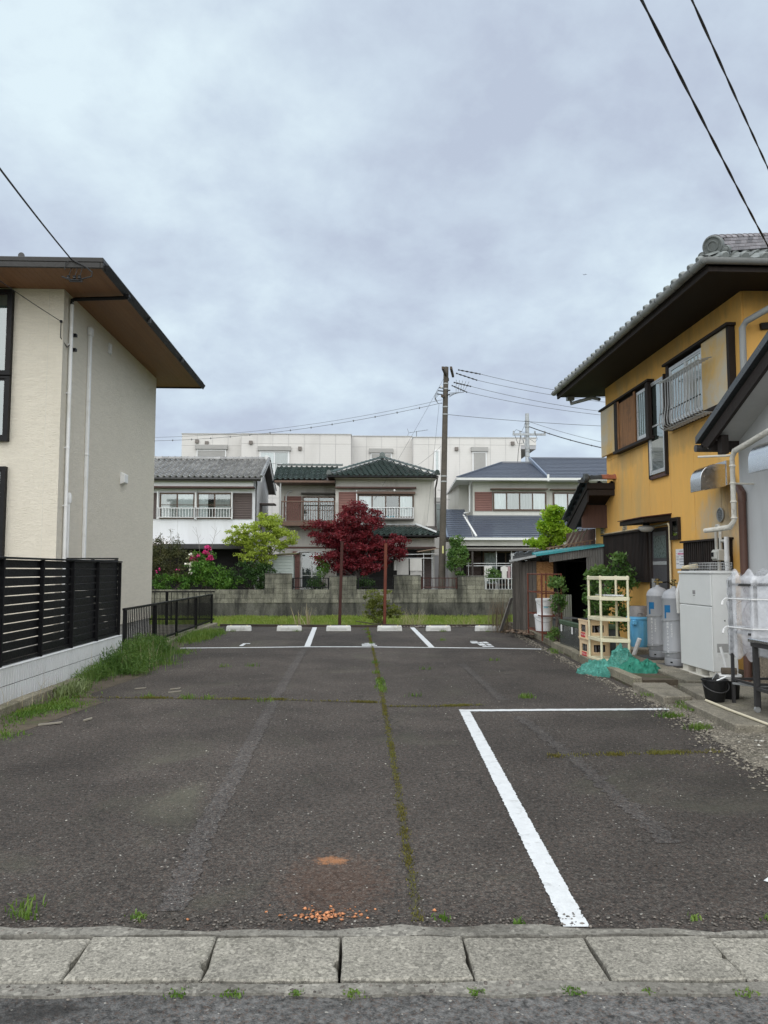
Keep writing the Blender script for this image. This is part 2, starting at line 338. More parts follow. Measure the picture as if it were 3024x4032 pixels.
def stones(name, P, s, m, parent=None, flat=0.55, **kw):
    P = np.asarray(P, dtype=np.float64); n = len(P)
    O = np.array([[1, 0, 0], [0.3, 0.95, 0.1], [-0.9, 0.4, 0], [-0.5, -0.85, 0.1], [0.5, -0.8, 0], [0.1, 0.1, 0.9], [-0.2, 0.0, -0.8]])
    Fb = np.array([[0, 1, 5], [1, 2, 5], [2, 3, 5], [3, 4, 5], [4, 0, 5], [1, 0, 6], [2, 1, 6], [3, 2, 6], [4, 3, 6], [0, 4, 6]])
    th = RNG.random(n)*2*np.pi; sc = (s*(0.4 + 1.2*RNG.random(n)**1.5))
    jit = 1 + 0.35*RNG.normal(size=(n, 7, 3)).clip(-1, 1)
    Q = O[None]*jit*sc[:, None, None]; Q[:, :, 2] *= flat
    x = Q[:, :, 0]*np.cos(th)[:, None] - Q[:, :, 1]*np.sin(th)[:, None]; y = Q[:, :, 0]*np.sin(th)[:, None] + Q[:, :, 1]*np.cos(th)[:, None]
    V = np.stack([x, y, Q[:, :, 2]], 2) + P[:, None, :]
    F = (np.arange(n)[:, None, None]*7 + Fb[None]).reshape(-1, 3)
    return np_mesh(name, V.reshape(-1, 3), F, m, parent, **kw)

# ---------------------------------------------------------------- material instances
A_LOT = asphalt('lot_asphalt', (0.041, 0.0355, 0.031), (0.20, 0.185, 0.165)); A_ROAD = asphalt('road_asphalt', (0.083, 0.082, 0.080), (0.20, 0.195, 0.185), lot=False)
A_OLD = asphalt('worn_strip_asphalt', (0.052, 0.047, 0.044), (0.24, 0.23, 0.21), lot=False)
CON_GUT = concrete('gutter_concrete', (0.245, 0.232, 0.198), 75, 0.65, 0.10, (0.15, 0.145, 0.13), thr=(0.55, 0.8), rnd=0.08)
CON_SEAT = concrete('seat_concrete', (0.21, 0.20, 0.175), 60, 0.4, 0.15, (0.07, 0.065, 0.055), thr=(0.48, 0.7))
CON_SLAB = concrete('slab_concrete', (0.215, 0.195, 0.155), 80, 0.28, 0.5, (0.09, 0.085, 0.065), thr=(0.5, 0.72))
CON_KERB = concrete('kerb_concrete', (0.22, 0.20, 0.15), 80, 0.28, 0.5, (0.10, 0.09, 0.06), thr=(0.5, 0.7))
CON_BLOCK = concrete('block_concrete', (0.20, 0.193, 0.155), 60, 0.15, 0.12, (0.03, 0.03, 0.027), streak=True, rnd=0.2, thr=(0.43, 0.63), bumpk=0.3)
CON_BASE = concrete('wall_base_concrete', (0.125, 0.122, 0.105), 60, 0.2, 0.15, (0.022, 0.022, 0.02), streak=True, thr=(0.36, 0.60), bumpk=0.3)
CON_POLE = concrete('pole_concrete', (0.092, 0.08, 0.066), 90, 0.12, 0.0, (0.08, 0.075, 0.065), rnd=0.02, bumpk=0.15)
CON_POLE2 = concrete('grey_pole_concrete', (0.36, 0.38, 0.39), 90, 0.08, 0.0, (0.25, 0.25, 0.25), rnd=0.02, bumpk=0.1)
SOIL = mat('soil', (0.085, 0.068, 0.048), 0.95, 0.5, 6, bump=0.8, bs=30, bd=0.02, stain=(0.05, 0.07, 0.02), ss=2.0)
FIELD = mat('field_soil', (0.12, 0.16, 0.035), 0.95, 0.4, 2, bump=0.6, bs=25, bd=0.02, stain=(0.17, 0.13, 0.06), ss=1.2)
GRAVEL = concrete('gravel_ground', (0.20, 0.18, 0.145), 34, 0.5, 0.25, (0.05, 0.045, 0.035), thr=(0.5, 0.7), bumpk=1.0)
STONE = mat('stone', (0.205, 0.185, 0.15), 0.9, 0.2, 30, island=0.55); STONE_O = mat('orange_stone', (0.44, 0.19, 0.09), 0.9, 0.25, 30, island=0.45)
STONE_W = mat('white_stone', (0.44, 0.42, 0.37), 0.9, 0.2, 30, island=0.3); STONE_D = mat('dark_grit', (0.13, 0.115, 0.10), 0.9, 0.3, 30, island=0.6)
PAINT = mat('road_paint', (0.60, 0.62, 0.63), 0.7, 0.12, 12, bump=0.6, bs=90, bd=0.006, stain=(0.40, 0.41, 0.41), ss=14, sth=(0.56, 0.72))
G_FIELD = leafmat('field_grass', (0.12, 0.19, 0.025), (0.21, 0.29, 0.045), (0.29, 0.27, 0.10))
G_WEED = leafmat('weed_green', (0.04, 0.10, 0.018), (0.11, 0.20, 0.04), (0.16, 0.24, 0.06)); G_MOSS = leafmat('moss', (0.10, 0.088, 0.018), (0.18, 0.16, 0.032), (0.15, 0.17, 0.04))
G_LAWN = leafmat('low_weed', (0.06, 0.13, 0.02), (0.13, 0.23, 0.035), (0.18, 0.24, 0.05)); G_DRY = leafmat('dry_grass', (0.33, 0.27, 0.16), (0.52, 0.45, 0.31), None, 0.2)
L_RED = leafmat('maple_red', (0.06, 0.006, 0.011), (0.17, 0.015, 0.025), (0.29, 0.034, 0.045), 0.3); L_YG = leafmat('dogwood_green', (0.28, 0.37, 0.045), (0.44, 0.52, 0.085), (0.20, 0.30, 0.04), 0.4)
L_DARK = leafmat('dark_leaf', (0.018, 0.05, 0.014), (0.045, 0.10, 0.025), (0.07, 0.14, 0.03)); L_MID = leafmat('mid_leaf', (0.04, 0.12, 0.018), (0.10, 0.22, 0.035), (0.16, 0.30, 0.04))
L_OLIVE = leafmat('olive_leaf', (0.04, 0.05, 0.02), (0.10, 0.105, 0.045), (0.14, 0.13, 0.05)); L_LIME = leafmat('lime_leaf', (0.17, 0.34, 0.02), (0.33, 0.50, 0.035), (0.42, 0.56, 0.06), 0.4)
L_GLOSS = leafmat('hedge_leaf', (0.035, 0.095, 0.02), (0.13, 0.24, 0.06), (0.20, 0.31, 0.09)); L_SHRUB = leafmat('seedling_leaf', (0.09, 0.12, 0.02), (0.20, 0.22, 0.05), (0.14, 0.17, 0.03))
L_PINK = leafmat('azalea_petal', (0.52, 0.02, 0.16), (0.70, 0.06, 0.28), None, 0.3); L_WHITE = leafmat('white_petal', (0.75, 0.72, 0.60), (0.82, 0.80, 0.74), None, 0.2)
BARK = mat('bark', (0.075, 0.06, 0.048), 0.9, 0.4, 8, bump=0.6, bs=40); BARK_G = mat('grey_bark', (0.19, 0.17, 0.155), 0.9, 0.3, 8)
WHITE = mat('white_plastic', (0.74, 0.74, 0.73), 0.45, 0.06, 3, stain=(0.60, 0.59, 0.55), ss=2); BLACK = mat('black_metal', (0.006, 0.006, 0.007), 0.45, 0.2, 4, spec=0.2); DKGREY = mat('dark_grey_metal', (0.045, 0.044, 0.045), 0.4, 0.15, 3)
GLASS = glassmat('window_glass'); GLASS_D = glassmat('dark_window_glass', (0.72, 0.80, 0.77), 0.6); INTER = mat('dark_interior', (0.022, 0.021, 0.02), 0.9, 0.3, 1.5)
CURT = mat('curtain', (0.74, 0.76, 0.76), 0.9, 0.12, 10, grain=(1, 1, 0.05), bump=0.4, bs=9, bd=0.05); CURT_D = mat('dark_curtain', (0.13, 0.165, 0.16), 0.9, 0.2, 6, grain=(1, 1, 0.1)); CURT_B = mat('grey_curtain', (0.46, 0.47, 0.46), 0.9, 0.14, 10, grain=(1, 1, 0.05), bump=0.4, bs=9, bd=0.05)
BRONZE = mat('bronze_sash', (0.10, 0.068, 0.05), 0.45, 0.15, 3, metal=0.3); ALU = mat('silver_sash', (0.55, 0.56, 0.56), 0.35, 0.08, 3, metal=0.5); BROWNM = mat('brown_metal', (0.12, 0.072, 0.05), 0.5, 0.2, 2, streak=True)
WOOD_D = mat('dark_wood', (0.018, 0.012, 0.0095), 0.75, 0.4, 6, grain=(6, 6, 0.6), bump=0.4, bs=20, rnd=0.3); WOOD_G = mat('weathered_wood', (0.105, 0.095, 0.085), 0.9, 0.55, 5, grain=(8, 8, 0.35), bump=0.7, bs=18, rnd=0.4)
WOOD_B = mat('brown_board', (0.085, 0.045, 0.035), 0.8, 0.35, 5, grain=(6, 6, 0.4), rnd=0.3); WOOD_O = mat('old_orange_wood', (0.24, 0.115, 0.045), 0.7, 0.5, 4, grain=(5, 5, 0.5), stain=(0.08, 0.045, 0.025), ss=2.5)
RUST = mat('rusty_steel', (0.06, 0.018, 0.013), 0.7, 0.45, 5, stain=(0.055, 0.02, 0.016), ss=3, streak=True); RUST2 = mat('orange_rust_steel', (0.13, 0.036, 0.02), 0.75, 0.4, 4, stain=(0.10, 0.035, 0.025), ss=2, streak=True)
STEEL = mat('steel', (0.62, 0.63, 0.64), 0.22, 0.1, 3, metal=1.0, rv=0.06); GALV = mat('galvanised', (0.34, 0.35, 0.35), 0.5, 0.2, 4, metal=0.4); CABLE = mat('cable', (0.02, 0.02, 0.022), 0.6, 0.1)
CABLE_G = mat('grey_cable', (0.12, 0.125, 0.13), 0.6, 0.1); PIPE_G = mat('grey_gutter', (0.29, 0.30, 0.295), 0.45, 0.18, 3, streak=True, stain=(0.15, 0.15, 0.14), ss=1.5); PIPE_B = mat('brown_pipe', (0.10, 0.05, 0.036), 0.5, 0.2, 3)

# ---------------------------------------------------------------- ground
def structure(mb, name, m, **kw): o = mb.build(name, m, **kw); o['kind'] = 'structure'; return o
gb = lambda x: 3.275 - 0.036*x           # back edge of the drain lids
gf = lambda x: 2.935 - 0.036*x           # front edge
g = MB(); g.quad((-900, -900, -0.55), (900, -900, -0.55), (900, 900, -0.55), (-900, 900, -0.55)); structure(g, 'ground', FIELD, flip=False)
lot_poly = [(-3.9, gb(-3.9)+0.05), (3.62, gb(3.62)+0.05), (3.55, 9.8), (3.62, 11.5), (3.72, 13.2), (3.86, 15.5), (4.05, 18.2), (4.12, 20.7), (1.9, 20.62), (0.9, 20.5), (0.3, 20.55), (-1.2, 20.75), (-3.3, 21.05), (-3.9, 21.1)]
g = MB(); g.prism([(x, y, -0.55) for x, y in lot_poly], (0, 0, 0.55)); LOT = structure(g, 'parking_lot', A_LOT)
g = MB(); g.prism([(-40, gf(-40), -0.5), (-40, -9, -0.5), (40, -9, -0.5), (40, gf(40), -0.5)], (0, 0, 0.494)); ROAD = structure(g, 'road', A_ROAD)
g = MB(); g.prism([(-3.9, 3.3, -0.54), (-40, 4.6, -0.54), (-40, 22.2, -0.54), (-3.9, 21.9, -0.54)], (0, 0, 0.53)); structure(g, 'neighbour_yard', GRAVEL)
g = MB(); g.prism([(3.62, gb(3.62)+0.1, -0.54), (40, gb(40)+0.1, -0.54), (40, 24, -0.54), (4.3, 22, -0.54), (4.12, 20.7, -0.54), (4.05, 18.2, -0.54), (3.86, 15.5, -0.54), (3.72, 13.2, -0.54), (3.62, 11.5, -0.54), (3.55, 9.8, -0.54)], (0, 0, 0.57)); structure(g, 'side_yard', SOIL)
g = MB(); g.box(-60, 60, 34.16, 90, -0.54, 0.02); structure(g, 'house_yard', SOIL)
# concrete edge of the street drain
g = MB()
def strip(mb, ya, yb, z0, z1, x0=-8, x1=8, n=60, jit=0.012):
    xs = [x0 + (x1-x0)*i/n for i in range(n+1)]
    a = [(x, ya(x) + random.uniform(-jit, jit), z1) for x in xs]; b = [(x, yb(x) + random.uniform(-jit, jit), z1) for x in xs]
    for i in range(n):
        mb.quad(a[i], a[i+1], b[i+1], b[i]); mb.quad((*a[i][:2], z0), (*a[i+1][:2], z0), a[i+1], a[i]); mb.quad((*b[i+1][:2], z0), (*b[i][:2], z0), b[i], b[i+1])
strip(g, lambda x: gb(x)+0.012, lambda x: gb(x)+0.075 + 0.02*math.sin(x*3) + 0.015*math.sin(x*11), -0.3, 0.006, n=160, jit=0.014)
strip(g, lambda x: gf(x)-0.085, lambda x: gf(x)-0.012, -0.3, 0.004, jit=0.016)
DRAIN = structure(g, 'street_drain', CON_SEAT, flip=False)
g = MB(); g.prism([(-8, gf(-8)-0.1, -0.5), (8, gf(8)-0.1, -0.5), (8, gb(8)+0.1, -0.5), (-8, gb(-8)+0.1, -0.5)], (0, 0, 0.36)); g.build('drain_channel', mat('drain_dark', (0.03, 0.028, 0.025), 0.95, 0.3), DRAIN)
# seven concrete lids in view, plus a few beyond the frame
jx = [-2.62, -2.10, -1.585, -1.065, -0.555, -0.05, 0.448, 0.945, 1.447, 1.95, 2.46]
for a, b in zip(jx, jx[1:]):
    sl = random.uniform(-0.006, 0.006); ga, gb_ = random.uniform(0.001, 0.005), random.uniform(0.001, 0.005)
    n = 9; x0, x1 = a + ga, b - gb_
    fr = [(x0 + (x1-x0)*i/n, gf(x0 + (x1-x0)*i/n) + random.uniform(0, 0.012)) for i in range(n+1)]
    bk = [(x0 + (x1-x0)*i/n + 0.012*0, gb(x0 + (x1-x0)*i/n) - random.uniform(0, 0.008)) for i in range(n+1)]
    yc_, dc_, hc_ = random.uniform(0.10, 0.2), random.choice([0.004, 0.012, 0.018, 0.022]), random.uniform(0.02, 0.05); right = [(x1 - random.uniform(0, 0.012), gf(x1) + yc_ - hc_), (x1 - dc_, gf(x1) + yc_ - hc_*0.4), (x1 - dc_*random.uniform(0.6, 1.1), gf(x1) + yc_ + hc_*0.5), (x1 - random.uniform(0, 0.008), gf(x1) + yc_ + hc_)]
    left = [(x0 + random.uniform(0, 0.008), gf(x0) + 0.24), (x0 + random.uniform(0, 0.01), gf(x0) + 0.1)]
    z1 = random.uniform(0.0, 0.012)
    g = MB(); g.prism([(x, y, -0.07) for x, y in fr + right + bk[::-1] + left], (0, 0, 0.07 + z1)); g.build('drain_lid', CON_GUT, DRAIN, bev=0.006)

# painted lines, numbers and worn strips on the lot (children of the lot)
def paint(name, pts, w, m, z=0.004, jit=0.006, step=0.03, parent=LOT):
    L_, R_ = [], []
    for (p, q) in zip(pts, pts[1:]):
        p, q = Vector((*p, 0)), Vector((*q, 0)); d = (q-p).normalized(); a = Vector((-d.y, d.x, 0)); n = max(2, int((q-p).length/step))
        for i in range(n):
            c = p.lerp(q, i/n); L_.append(c + a*(w/2 + random.uniform(-jit, jit))); R_.append(c - a*(w/2 + random.uniform(-jit, jit)))
    c = Vector((*pts[-1], 0)); L_.append(c + a*w/2); R_.append(c - a*w/2)
    mb = MB(); k = len(L_)
    mb.add([(p.x, p.y, z) for p in L_] + [(p.x, p.y, z) for p in R_], [(i, i+1, k+i+1, k+i) for i in range(k-1)])
    return mb.build(name, m, parent)
paint('painted_line', [(1.185, 8.31), (0.94, 3.33)], 0.108, PAINT, jit=0.0045, step=0.014)
paint('painted_line', [(1.13, 8.33), (2.2, 8.33), (3.42, 8.33)], 0.11, PAINT, 0.006)
paint('painted_line', [(-3.35, 15.17), (-2.0, 15.22), (-0.93, 15.32), (0.3, 15.26), (1.52, 15.08), (2.6, 14.92), (3.58, 14.72)], 0.12, PAINT)
paint('painted_line', [(-0.92, 15.40), (-1.03, 20.5)], 0.115, PAINT); paint('painted_line', [(1.52, 15.16), (1.53, 20.4)], 0.115, PAINT)
paint('painted_line', [(2.015, 3.80), (2.10, 3.70)], 0.08, PAINT)
def number(x, y, strokes, s=0.3):
    mb = MB()
    for (a, b, c_, d) in strokes:
        n = 6; P = []
        for i in range(n+1): P.append((x + s*(a + (c_-a)*i/n), y + 1.6*s*(b + random.uniform(-.03, .03)), 0.009))
        for i in range(n+1)[::-1] if False else reversed(range(n+1)): P.append((x + s*(a + (c_-a)*i/n), y + 1.6*s*(d + random.uniform(-.03, .03)), 0.009))
        mb.add(P, [list(range(len(P)))])
    mb.build('painted_number', PAINT, LOT, flip=False)
number(-2.30, 15.47, [(0.1, 0.0, 0.35, 0.9), (0.1, 0.95, 0.6, 1.2)])
number(0.16, 15.42, [(0, 0.0, 1.0, 0.3), (0.0, 0.5, 0.9, 0.85), (0.2, 1.0, 0.9, 1.2)])
number(2.42, 15.12, [(0.35, 0.0, 1.1, 0.35), (0.3, 0.55, 0.75, 1.3), (0.85, 0.6, 1.15, 1.2), (0.0, 1.5, 0.5, 2.1), (0.55, 1.45, 0.8, 2.1), (0.85, 1.5, 1.2, 2.2), (0.1, 2.3, 0.6, 2.6)])
paint('worn_line', [(-0.80, 3.55), (-0.86, 4.6), (-0.88, 6.2), (-0.925, 9.5), (-0.95, 14.9)], 0.13, A_OLD, 0.003, 0.018)
paint('worn_line', [(1.75, 4.3), (1.76, 6.2), (1.70, 8.0)], 0.12, A_OLD, 0.003, 0.03); paint('worn_line', [(1.72, 9.0), (1.74, 12.5)], 0.12, A_OLD, 0.003, 0.03)
# moss and weeds in the joints
def along(pts, n, jit, z=0.002, dens=None):
    out_ = []; segs = list(zip(pts, pts[1:])); ln = np.array([math.dist(a, b) for a, b in segs]); cum = np.cumsum(ln)
    while len(out_) < n:
        s = random.random()*cum[-1]; i = int(np.searchsorted(cum, s)); a, b = segs[i]; t = (s - (cum[i]-ln[i]))/ln[i]
        x, y = a[0] + (b[0]-a[0])*t, a[1] + (b[1]-a[1])*t
        if dens and random.random() > dens(x, y): continue
        out_.append((x + random.gauss(0, jit), y + random.gauss(0, jit*1.2), z))
    return out_
seam = [(0.282, 3.42), (0.29, 4.3), (0.318, 6.25), (0.342, 9.47), (0.365, 13.5), (0.35, 18.9), (0.36, 20.4)]
paint('asphalt_joint', seam, 0.030, mat('joint_dirt', (0.05, 0.045, 0.032), 0.95, 0.4, 9, stain=(0.06, 0.055, 0.02), ss=5), 0.0035, 0.018)
patch = lambda x, y: 0.30 + 0.70*(math.sin(y*3.1) + math.sin(y*7.7+1) + 0.8*math.sin(y*17) > 0.2)
blades('moss', along(seam, 6500, 0.014, 0.002, patch), 0.013, 0.006, G_MOSS, lean=0.9, kind='stuff', label='low moss growing along the long joint of the lot', cat='moss')
clumpy = [(random.choice([0.34, 0.35, 0.36]) + random.gauss(0, 0.03), y, 0) for y in (9.9, 10.1, 10.35, 10.6, 11.4, 12.6, 15.9, 17.5, 18.6, 9.7, 9.85, 10.45) for _ in range(32)]
blades('joint_weeds', [(x, y + random.gauss(0, 0.05), 0) for x, y, _ in clumpy], 0.05, 0.010, G_LAWN, lean=1.0, kind='stuff', label='small weeds sprouting in the long joint of the lot', cat='weeds')
cross = [(-3.3, 9.35), (-2.8, 9.32), (-1.86, 9.22), (-0.88, 9.11), (0.34, 8.85)]
paint('asphalt_joint', cross, 0.035, mat('joint_dirt', (0, 0, 0)), 0.0036, 0.014); paint('asphalt_joint', [(0.36, 8.62), (0.9, 8.60), (1.45, 8.68)], 0.03, mat('joint_dirt', (0, 0, 0)), 0.0036, 0.014)
pc = lambda x, y: 1.0 if math.sin(x*5.3+1) + math.sin(x*12.7) > 0.55 else 0.12
blades('cross_joint_moss', along(cross, 1300, 0.016, 0.002, pc), 0.026, 0.007, G_MOSS, lean=1.0, kind='stuff', label='moss and weeds along the cross joint of the lot', cat='moss')
blades('cross_joint_moss', along([(0.36, 8.62), (0.9, 8.60), (1.45, 8.68)], 700, 0.02, 0.002, pc) + along([(1.6, 6.29), (2.47, 6.36), (3.06, 6.39)], 900, 0.025, 0.002, pc), 0.02, 0.007, G_MOSS, lean=1.0, kind='stuff', label='thin broken moss lines on the right half of the lot', cat='moss')
tuft = []
for x, y, n, s in [(2.02, 9.15, 90, .05), (3.25, 7.9, 150, .06), (3.27, 7.3, 220, .06), (-1.95, 9.25, 60, .06), (-1.7, 9.2, 60, .05), (-2.4, 9.3, 60, .05), (-1.0, 9.0, 40, .06), (0.75, 9.3, 30, .04), (1.1, 11.8, 30, .05),
                   (2.35, 12.9, 30, .05), (1.9, 16.6, 40, .05), (-1.47, 3.62, 50, .04), (-0.93, 3.49, 70, .025), (-1.42, 3.52, 60, .03), (1.79, 3.36, 60, .02), (1.46, 3.38, 40, .015), (0.7, 3.37, 40, .015), (0.38, 3.42, 50, .02),
                   (-0.62, 2.875, 90, .02), (-0.43, 2.865, 120, .02), (-0.2, 2.86, 70, .015), (0, 2.85, 110, .02), (0.44, 2.84, 80, .015), (0.78, 2.835, 130, .02), (1.4, 2.80, 80, .02), (1.05, 2.83, 40, .012), (-3.0, 19.3, 50, .05), (-1.4, 19.2, 40, .06), (0.3, 19.6, 40, .06), (2.2, 19.0, 50, .05), (3.3, 18.9, 40, .05), (-2.0, 12.2, 30, .05), (-1.6, 12.3, 30, .06), (-3.0, 12.6, 90, .12)]:
    tuft += [(x + random.gauss(0, s), y + random.gauss(0, s*0.7), 0) for _ in range(n)]
tuft = np.array(tuft); hh = np.where(tuft[:, 1] < 3.2, 0.013, np.where(tuft[:, 1] < 3.7, 0.022, 0.06)); hh = np.where((tuft[:, 0] < -1.3) & (tuft[:, 1] < 3.7), 0.05, hh); kp = RNG.random(len(tuft)) < np.where(tuft[:, 1] < 3.7, 0.55, 0.8); tuft, hh = tuft[kp], hh[kp]
blades('scattered_weeds', tuft, hh, 0.008, G_LAWN, lean=1.1, kind='stuff', label='scattered little weed tufts on the asphalt and drain edge', cat='weeds')
# loose grit
P = [(random.uniform(-2.5, 3.5), random.uniform(3.45, 12), 0.002) for _ in range(500)]
stones('loose_grit', P, 0.0045, STONE_D, flat=0.6, kind='stuff', label='dark loose grit spread over the lot', cat='grit')
P = [(random.uniform(-3.2, 3.5), 3.4 + 15*random.random()**1.6, 0.002) for _ in range(120)]
stones('white_grit', P, 0.0055, STONE_W, kind='stuff', label='pale grit specks scattered over the lot', cat='grit')
P = [(x, gb(x) + random.gauss(0.14, 0.045), 0.006) for x in [random.uniform(-2.4, 2.5) for _ in range(1000)]] + [(x, gf(x) - abs(random.gauss(0.06, 0.05)), 0.004) for x in [random.uniform(-2.2, 2.2) for _ in range(350)]]
stones('drain_gravel', P, 0.006, STONE_D, kind='stuff', label='fine gravel collected along the drain edges', cat='gravel')
P = [(random.gauss(-0.12, 0.085), random.gauss(3.475, 0.022) , 0.006) for _ in range(100)] + [(random.gauss(-0.2, 0.22), random.gauss(3.52, 0.05), 0.004) for _ in range(26)]
stones('orange_gravel', P, 0.0075, STONE_O, flat=0.7, kind='stuff', label='orange sprayed gravel lying at the lot edge', cat='gravel')
# gravel strip along the right edge
def edge_x(y): return float(np.interp(y, [3.35, 4.6, 5.8, 6.8, 7.8, 8.6, 9.6], [3.20, 3.02, 3.08, 3.22, 3.36, 3.42, 3.46]))
g = MB(); ys = [3.36 + 0.2*i for i in range(32)]
for a, b in zip(ys, ys[1:]):
    ea, eb = edge_x(a) + 0.04*math.sin(a*9), edge_x(b) + 0.04*math.sin(b*9)
    g.quad((ea, a, 0.004), (3.66, a, 0.036), (3.66, b, 0.036), (eb, b, 0.004)); g.quad((3.66, a, 0.036), (5.2, a, 0.038), (5.2, b, 0.038), (3.66, b, 0.036))
structure(g, 'gravel_strip', GRAVEL, flip=False)
P = []
for _ in range(5200):
    y = random.uniform(3.4, 9.8); x = edge_x(y) + random.gauss(0.12, 0.16)
    P.append((x, y, 0.004 + 0.032*min(1, max(0, (x - edge_x(y))/(3.66 - edge_x(y))))))
stones('gravel', P, 0.012, STONE, kind='stuff', label='loose gravel along the right edge of the lot', cat='gravel')
P = [(edge_x(y) + random.gauss(0.25, 0.10), y, 0.034) for y in [random.uniform(4, 9.8) for _ in range(80)]]
stones('pebbles', P, 0.019, STONE_W, flat=0.5, kind='stuff', label='pale pebbles among the gravel beside the slabs', cat='pebbles')
P = [(np.interp(y, [9.8, 11.5, 13.2, 15.5, 18.2, 20.5], [3.46, 3.52, 3.62, 3.76, 3.93, 3.98]) - abs(random.gauss(0, 0.10)), y, 0.003) for y in [random.uniform(9.8, 20.4) for _ in range(1500)]]
stones('kerb_gravel', P, 0.014, STONE, kind='stuff', label='fine gravel washed against the right kerb', cat='gravel')
# ---------------------------------------------------------------- generic window (parts: frame, pane, curtain, interior)
def window(parent, M, x0, x1, z0, z1, n=2, fm=None, fw=0.045, proud=0.07, curt='c', glass=None, name='window', y=0.0, mull=None, bars=None):
    fm = fm or BRONZE; b = MB(M)
    b.box(x0-fw, x1+fw, y-proud, y, z0-fw, z0).box(x0-fw, x1+fw, y-proud, y, z1, z1+fw).box(x0-fw, x0, y-proud, y, z0, z1).box(x1, x1+fw, y-proud, y, z0, z1)
    w = b.build(name, fm, parent)
    MB(M).box(x0, x1, y-0.012, y-0.004, z0, z1).build('interior', INTER, w)
    pw = (x1-x0)/n
    for i in range(n):
        a, c = x0 + pw*i, x0 + pw*(i+1); yy = y - proud*(0.50 if i % 2 else 0.66); s = 0.032
        q = MB(M); q.box(a, c, yy-0.012, yy+0.012, z0, z0+s*1.3).box(a, c, yy-0.012, yy+0.012, z1-s, z1).box(a, a+s, yy-0.0115, yy+0.0115, z0+s*1.3, z1-s).box(c-s, c, yy-0.0115, yy+0.0115, z0+s*1.3, z1-s)
        for bz in (bars or []): q.box(a+s, c-s, yy-0.010, yy+0.010, bz-0.015, bz+0.015)
        q.build('sash', fm, w)
        MB(M).quad((a+s, yy, z0+s), (c-s, yy, z0+s), (c-s, yy, z1-s), (a+s, yy, z1-s)).build('pane', glass or GLASS, w, flip=False)
        k = curt[i % len(curt)] if curt else '-'
        if k in 'cghd':
            m = {'c': CURT, 'g': CURT_B, 'h': CURT, 'd': CURT_D}[k]; q = MB(M); c1 = c if k != 'h' else a + (c-a)*0.6
            ns = 14; ys = [y - 0.022 + 0.007*math.sin(j*2.1 + i) for j in range(ns+1)]
            for j in range(ns): q.quad((a + (c1-a)*j/ns, ys[j], z0+0.02), (a + (c1-a)*(j+1)/ns, ys[j+1], z0+0.02), (a + (c1-a)*(j+1)/ns, ys[j+1], z1), (a + (c1-a)*j/ns, ys[j], z1))
            q.build('curtain', m, w, flip=False, smooth=True)
    return w
def louvre(parent, M, x0, x1, z0, z1, m, pitch=0.08, y=0.0, name='shutter', d=0.06):
    b = MB(M); b.box(x0, x1, y-d*0.5, y-0.003, z0, z1); k = int((z1-z0)/pitch)
    for i in range(k):
        z = z0 + (z1-z0)*(i+0.5)/k; h = (z1-z0)/k
        b.prism([(x0+0.02, y-d*0.5, z-h*0.42), (x0+0.02, y-d, z-h*0.36), (x0+0.02, y-d*0.55, z+h*0.42), (x0+0.02, y-d*0.5, z+h*0.42)], (x1-x0-0.04, 0, 0))
    b.box(x0, x0+0.02, y-d*1.05, y-d*0.5, z0, z1).box(x1-0.02, x1, y-d*1.05, y-d*0.5, z0, z1)
    return b.build(name, m, parent)

# ---------------------------------------------------------------- modern house on the left
SIDING = mat('cream_siding', (0.73, 0.68, 0.575), 0.75, 0.09, 3.0, stain=(0.64, 0.59, 0.49), ss=0.5, streak=True, sth=(0.55, 0.8), bump=1.0, bs=17, bd=0.02, grain=(1.3, 1.3, 9))
SOFFIT = mat('brown_soffit', (0.22, 0.112, 0.055), 0.6, 0.15, 3, grain=(6, 0.4, 6), rnd=0.08); ROOF_D = mat('dark_fascia', (0.028, 0.027, 0.026), 0.45, 0.12, 2, spec=0.3)
WX, NY, FY, EX = -4.97, 13.05, 19.2, -3.98
H = thing('modern_house', 'modern cream two-storey house with flat overhanging brown eaves behind black fence', 'house', (-8, 16, 0))
w = MB().box(-13, WX, NY, FY, 0.35, 6.30).build('wall', SIDING, H)
MB().box(-13, WX-0.03, NY+0.03, FY-0.03, -0.02, 0.35).build('foundation', concrete('foundation', (0.33, 0.32, 0.30), 50, 0.12), H)
for y_, t_ in ((NY, 0.9),):
    MB(face_negY(NY)).box(WX-0.25, WX-0.243, -0.004, 0.0, 0.35, 6.29).box(-6.3, -6.285, -0.004, 0.0, 3.35, 3.60).build('siding_joint', mat('joint_trim', (0.66, 0.63, 0.55), 0.7, 0.05), w)
r = MB().box(-13, EX, 12.0, 20.15, 6.36, 6.44).build('roof', ROOF_D, H, bev=0.01)
b = MB(); b.prism([(-13, 12.05, 6.44), (-13, 20.1, 6.44), (-13, 16, 6.49)], (8.95, 0, 0)); b.build('roof_deck', ROOF_D, r)
MB().box(EX-0.05, EX-0.005, 12.005, 20.14, 6.27, 6.36).box(-13, EX-0.05, 12.005, 12.05, 6.27, 6.36).box(-13, EX-0.05, 20.09, 20.14, 6.27, 6.36).build('fascia', ROOF_D, r, bev=0.006)
b = MB(); b.prism([(EX+0.0, 12.1, 6.24), (EX+0.06, 12.1, 6.34), (EX+0.055, 12.1, 6.35), (EX-0.003, 12.1, 6.35), (EX-0.003, 12.1, 6.24)], (0, 8.0, 0)); b.build('rain_gutter', BLACK, r)
x = -4.04; sm = MB().box(-0.045, 0.045, 12.052, 20.088, 6.300, 6.325).mesh('soffit_board', SOFFIT)
while x > -9.2: piece('soffit_board', sm, r, (x-0.045, 0, 0)); x -= 0.092
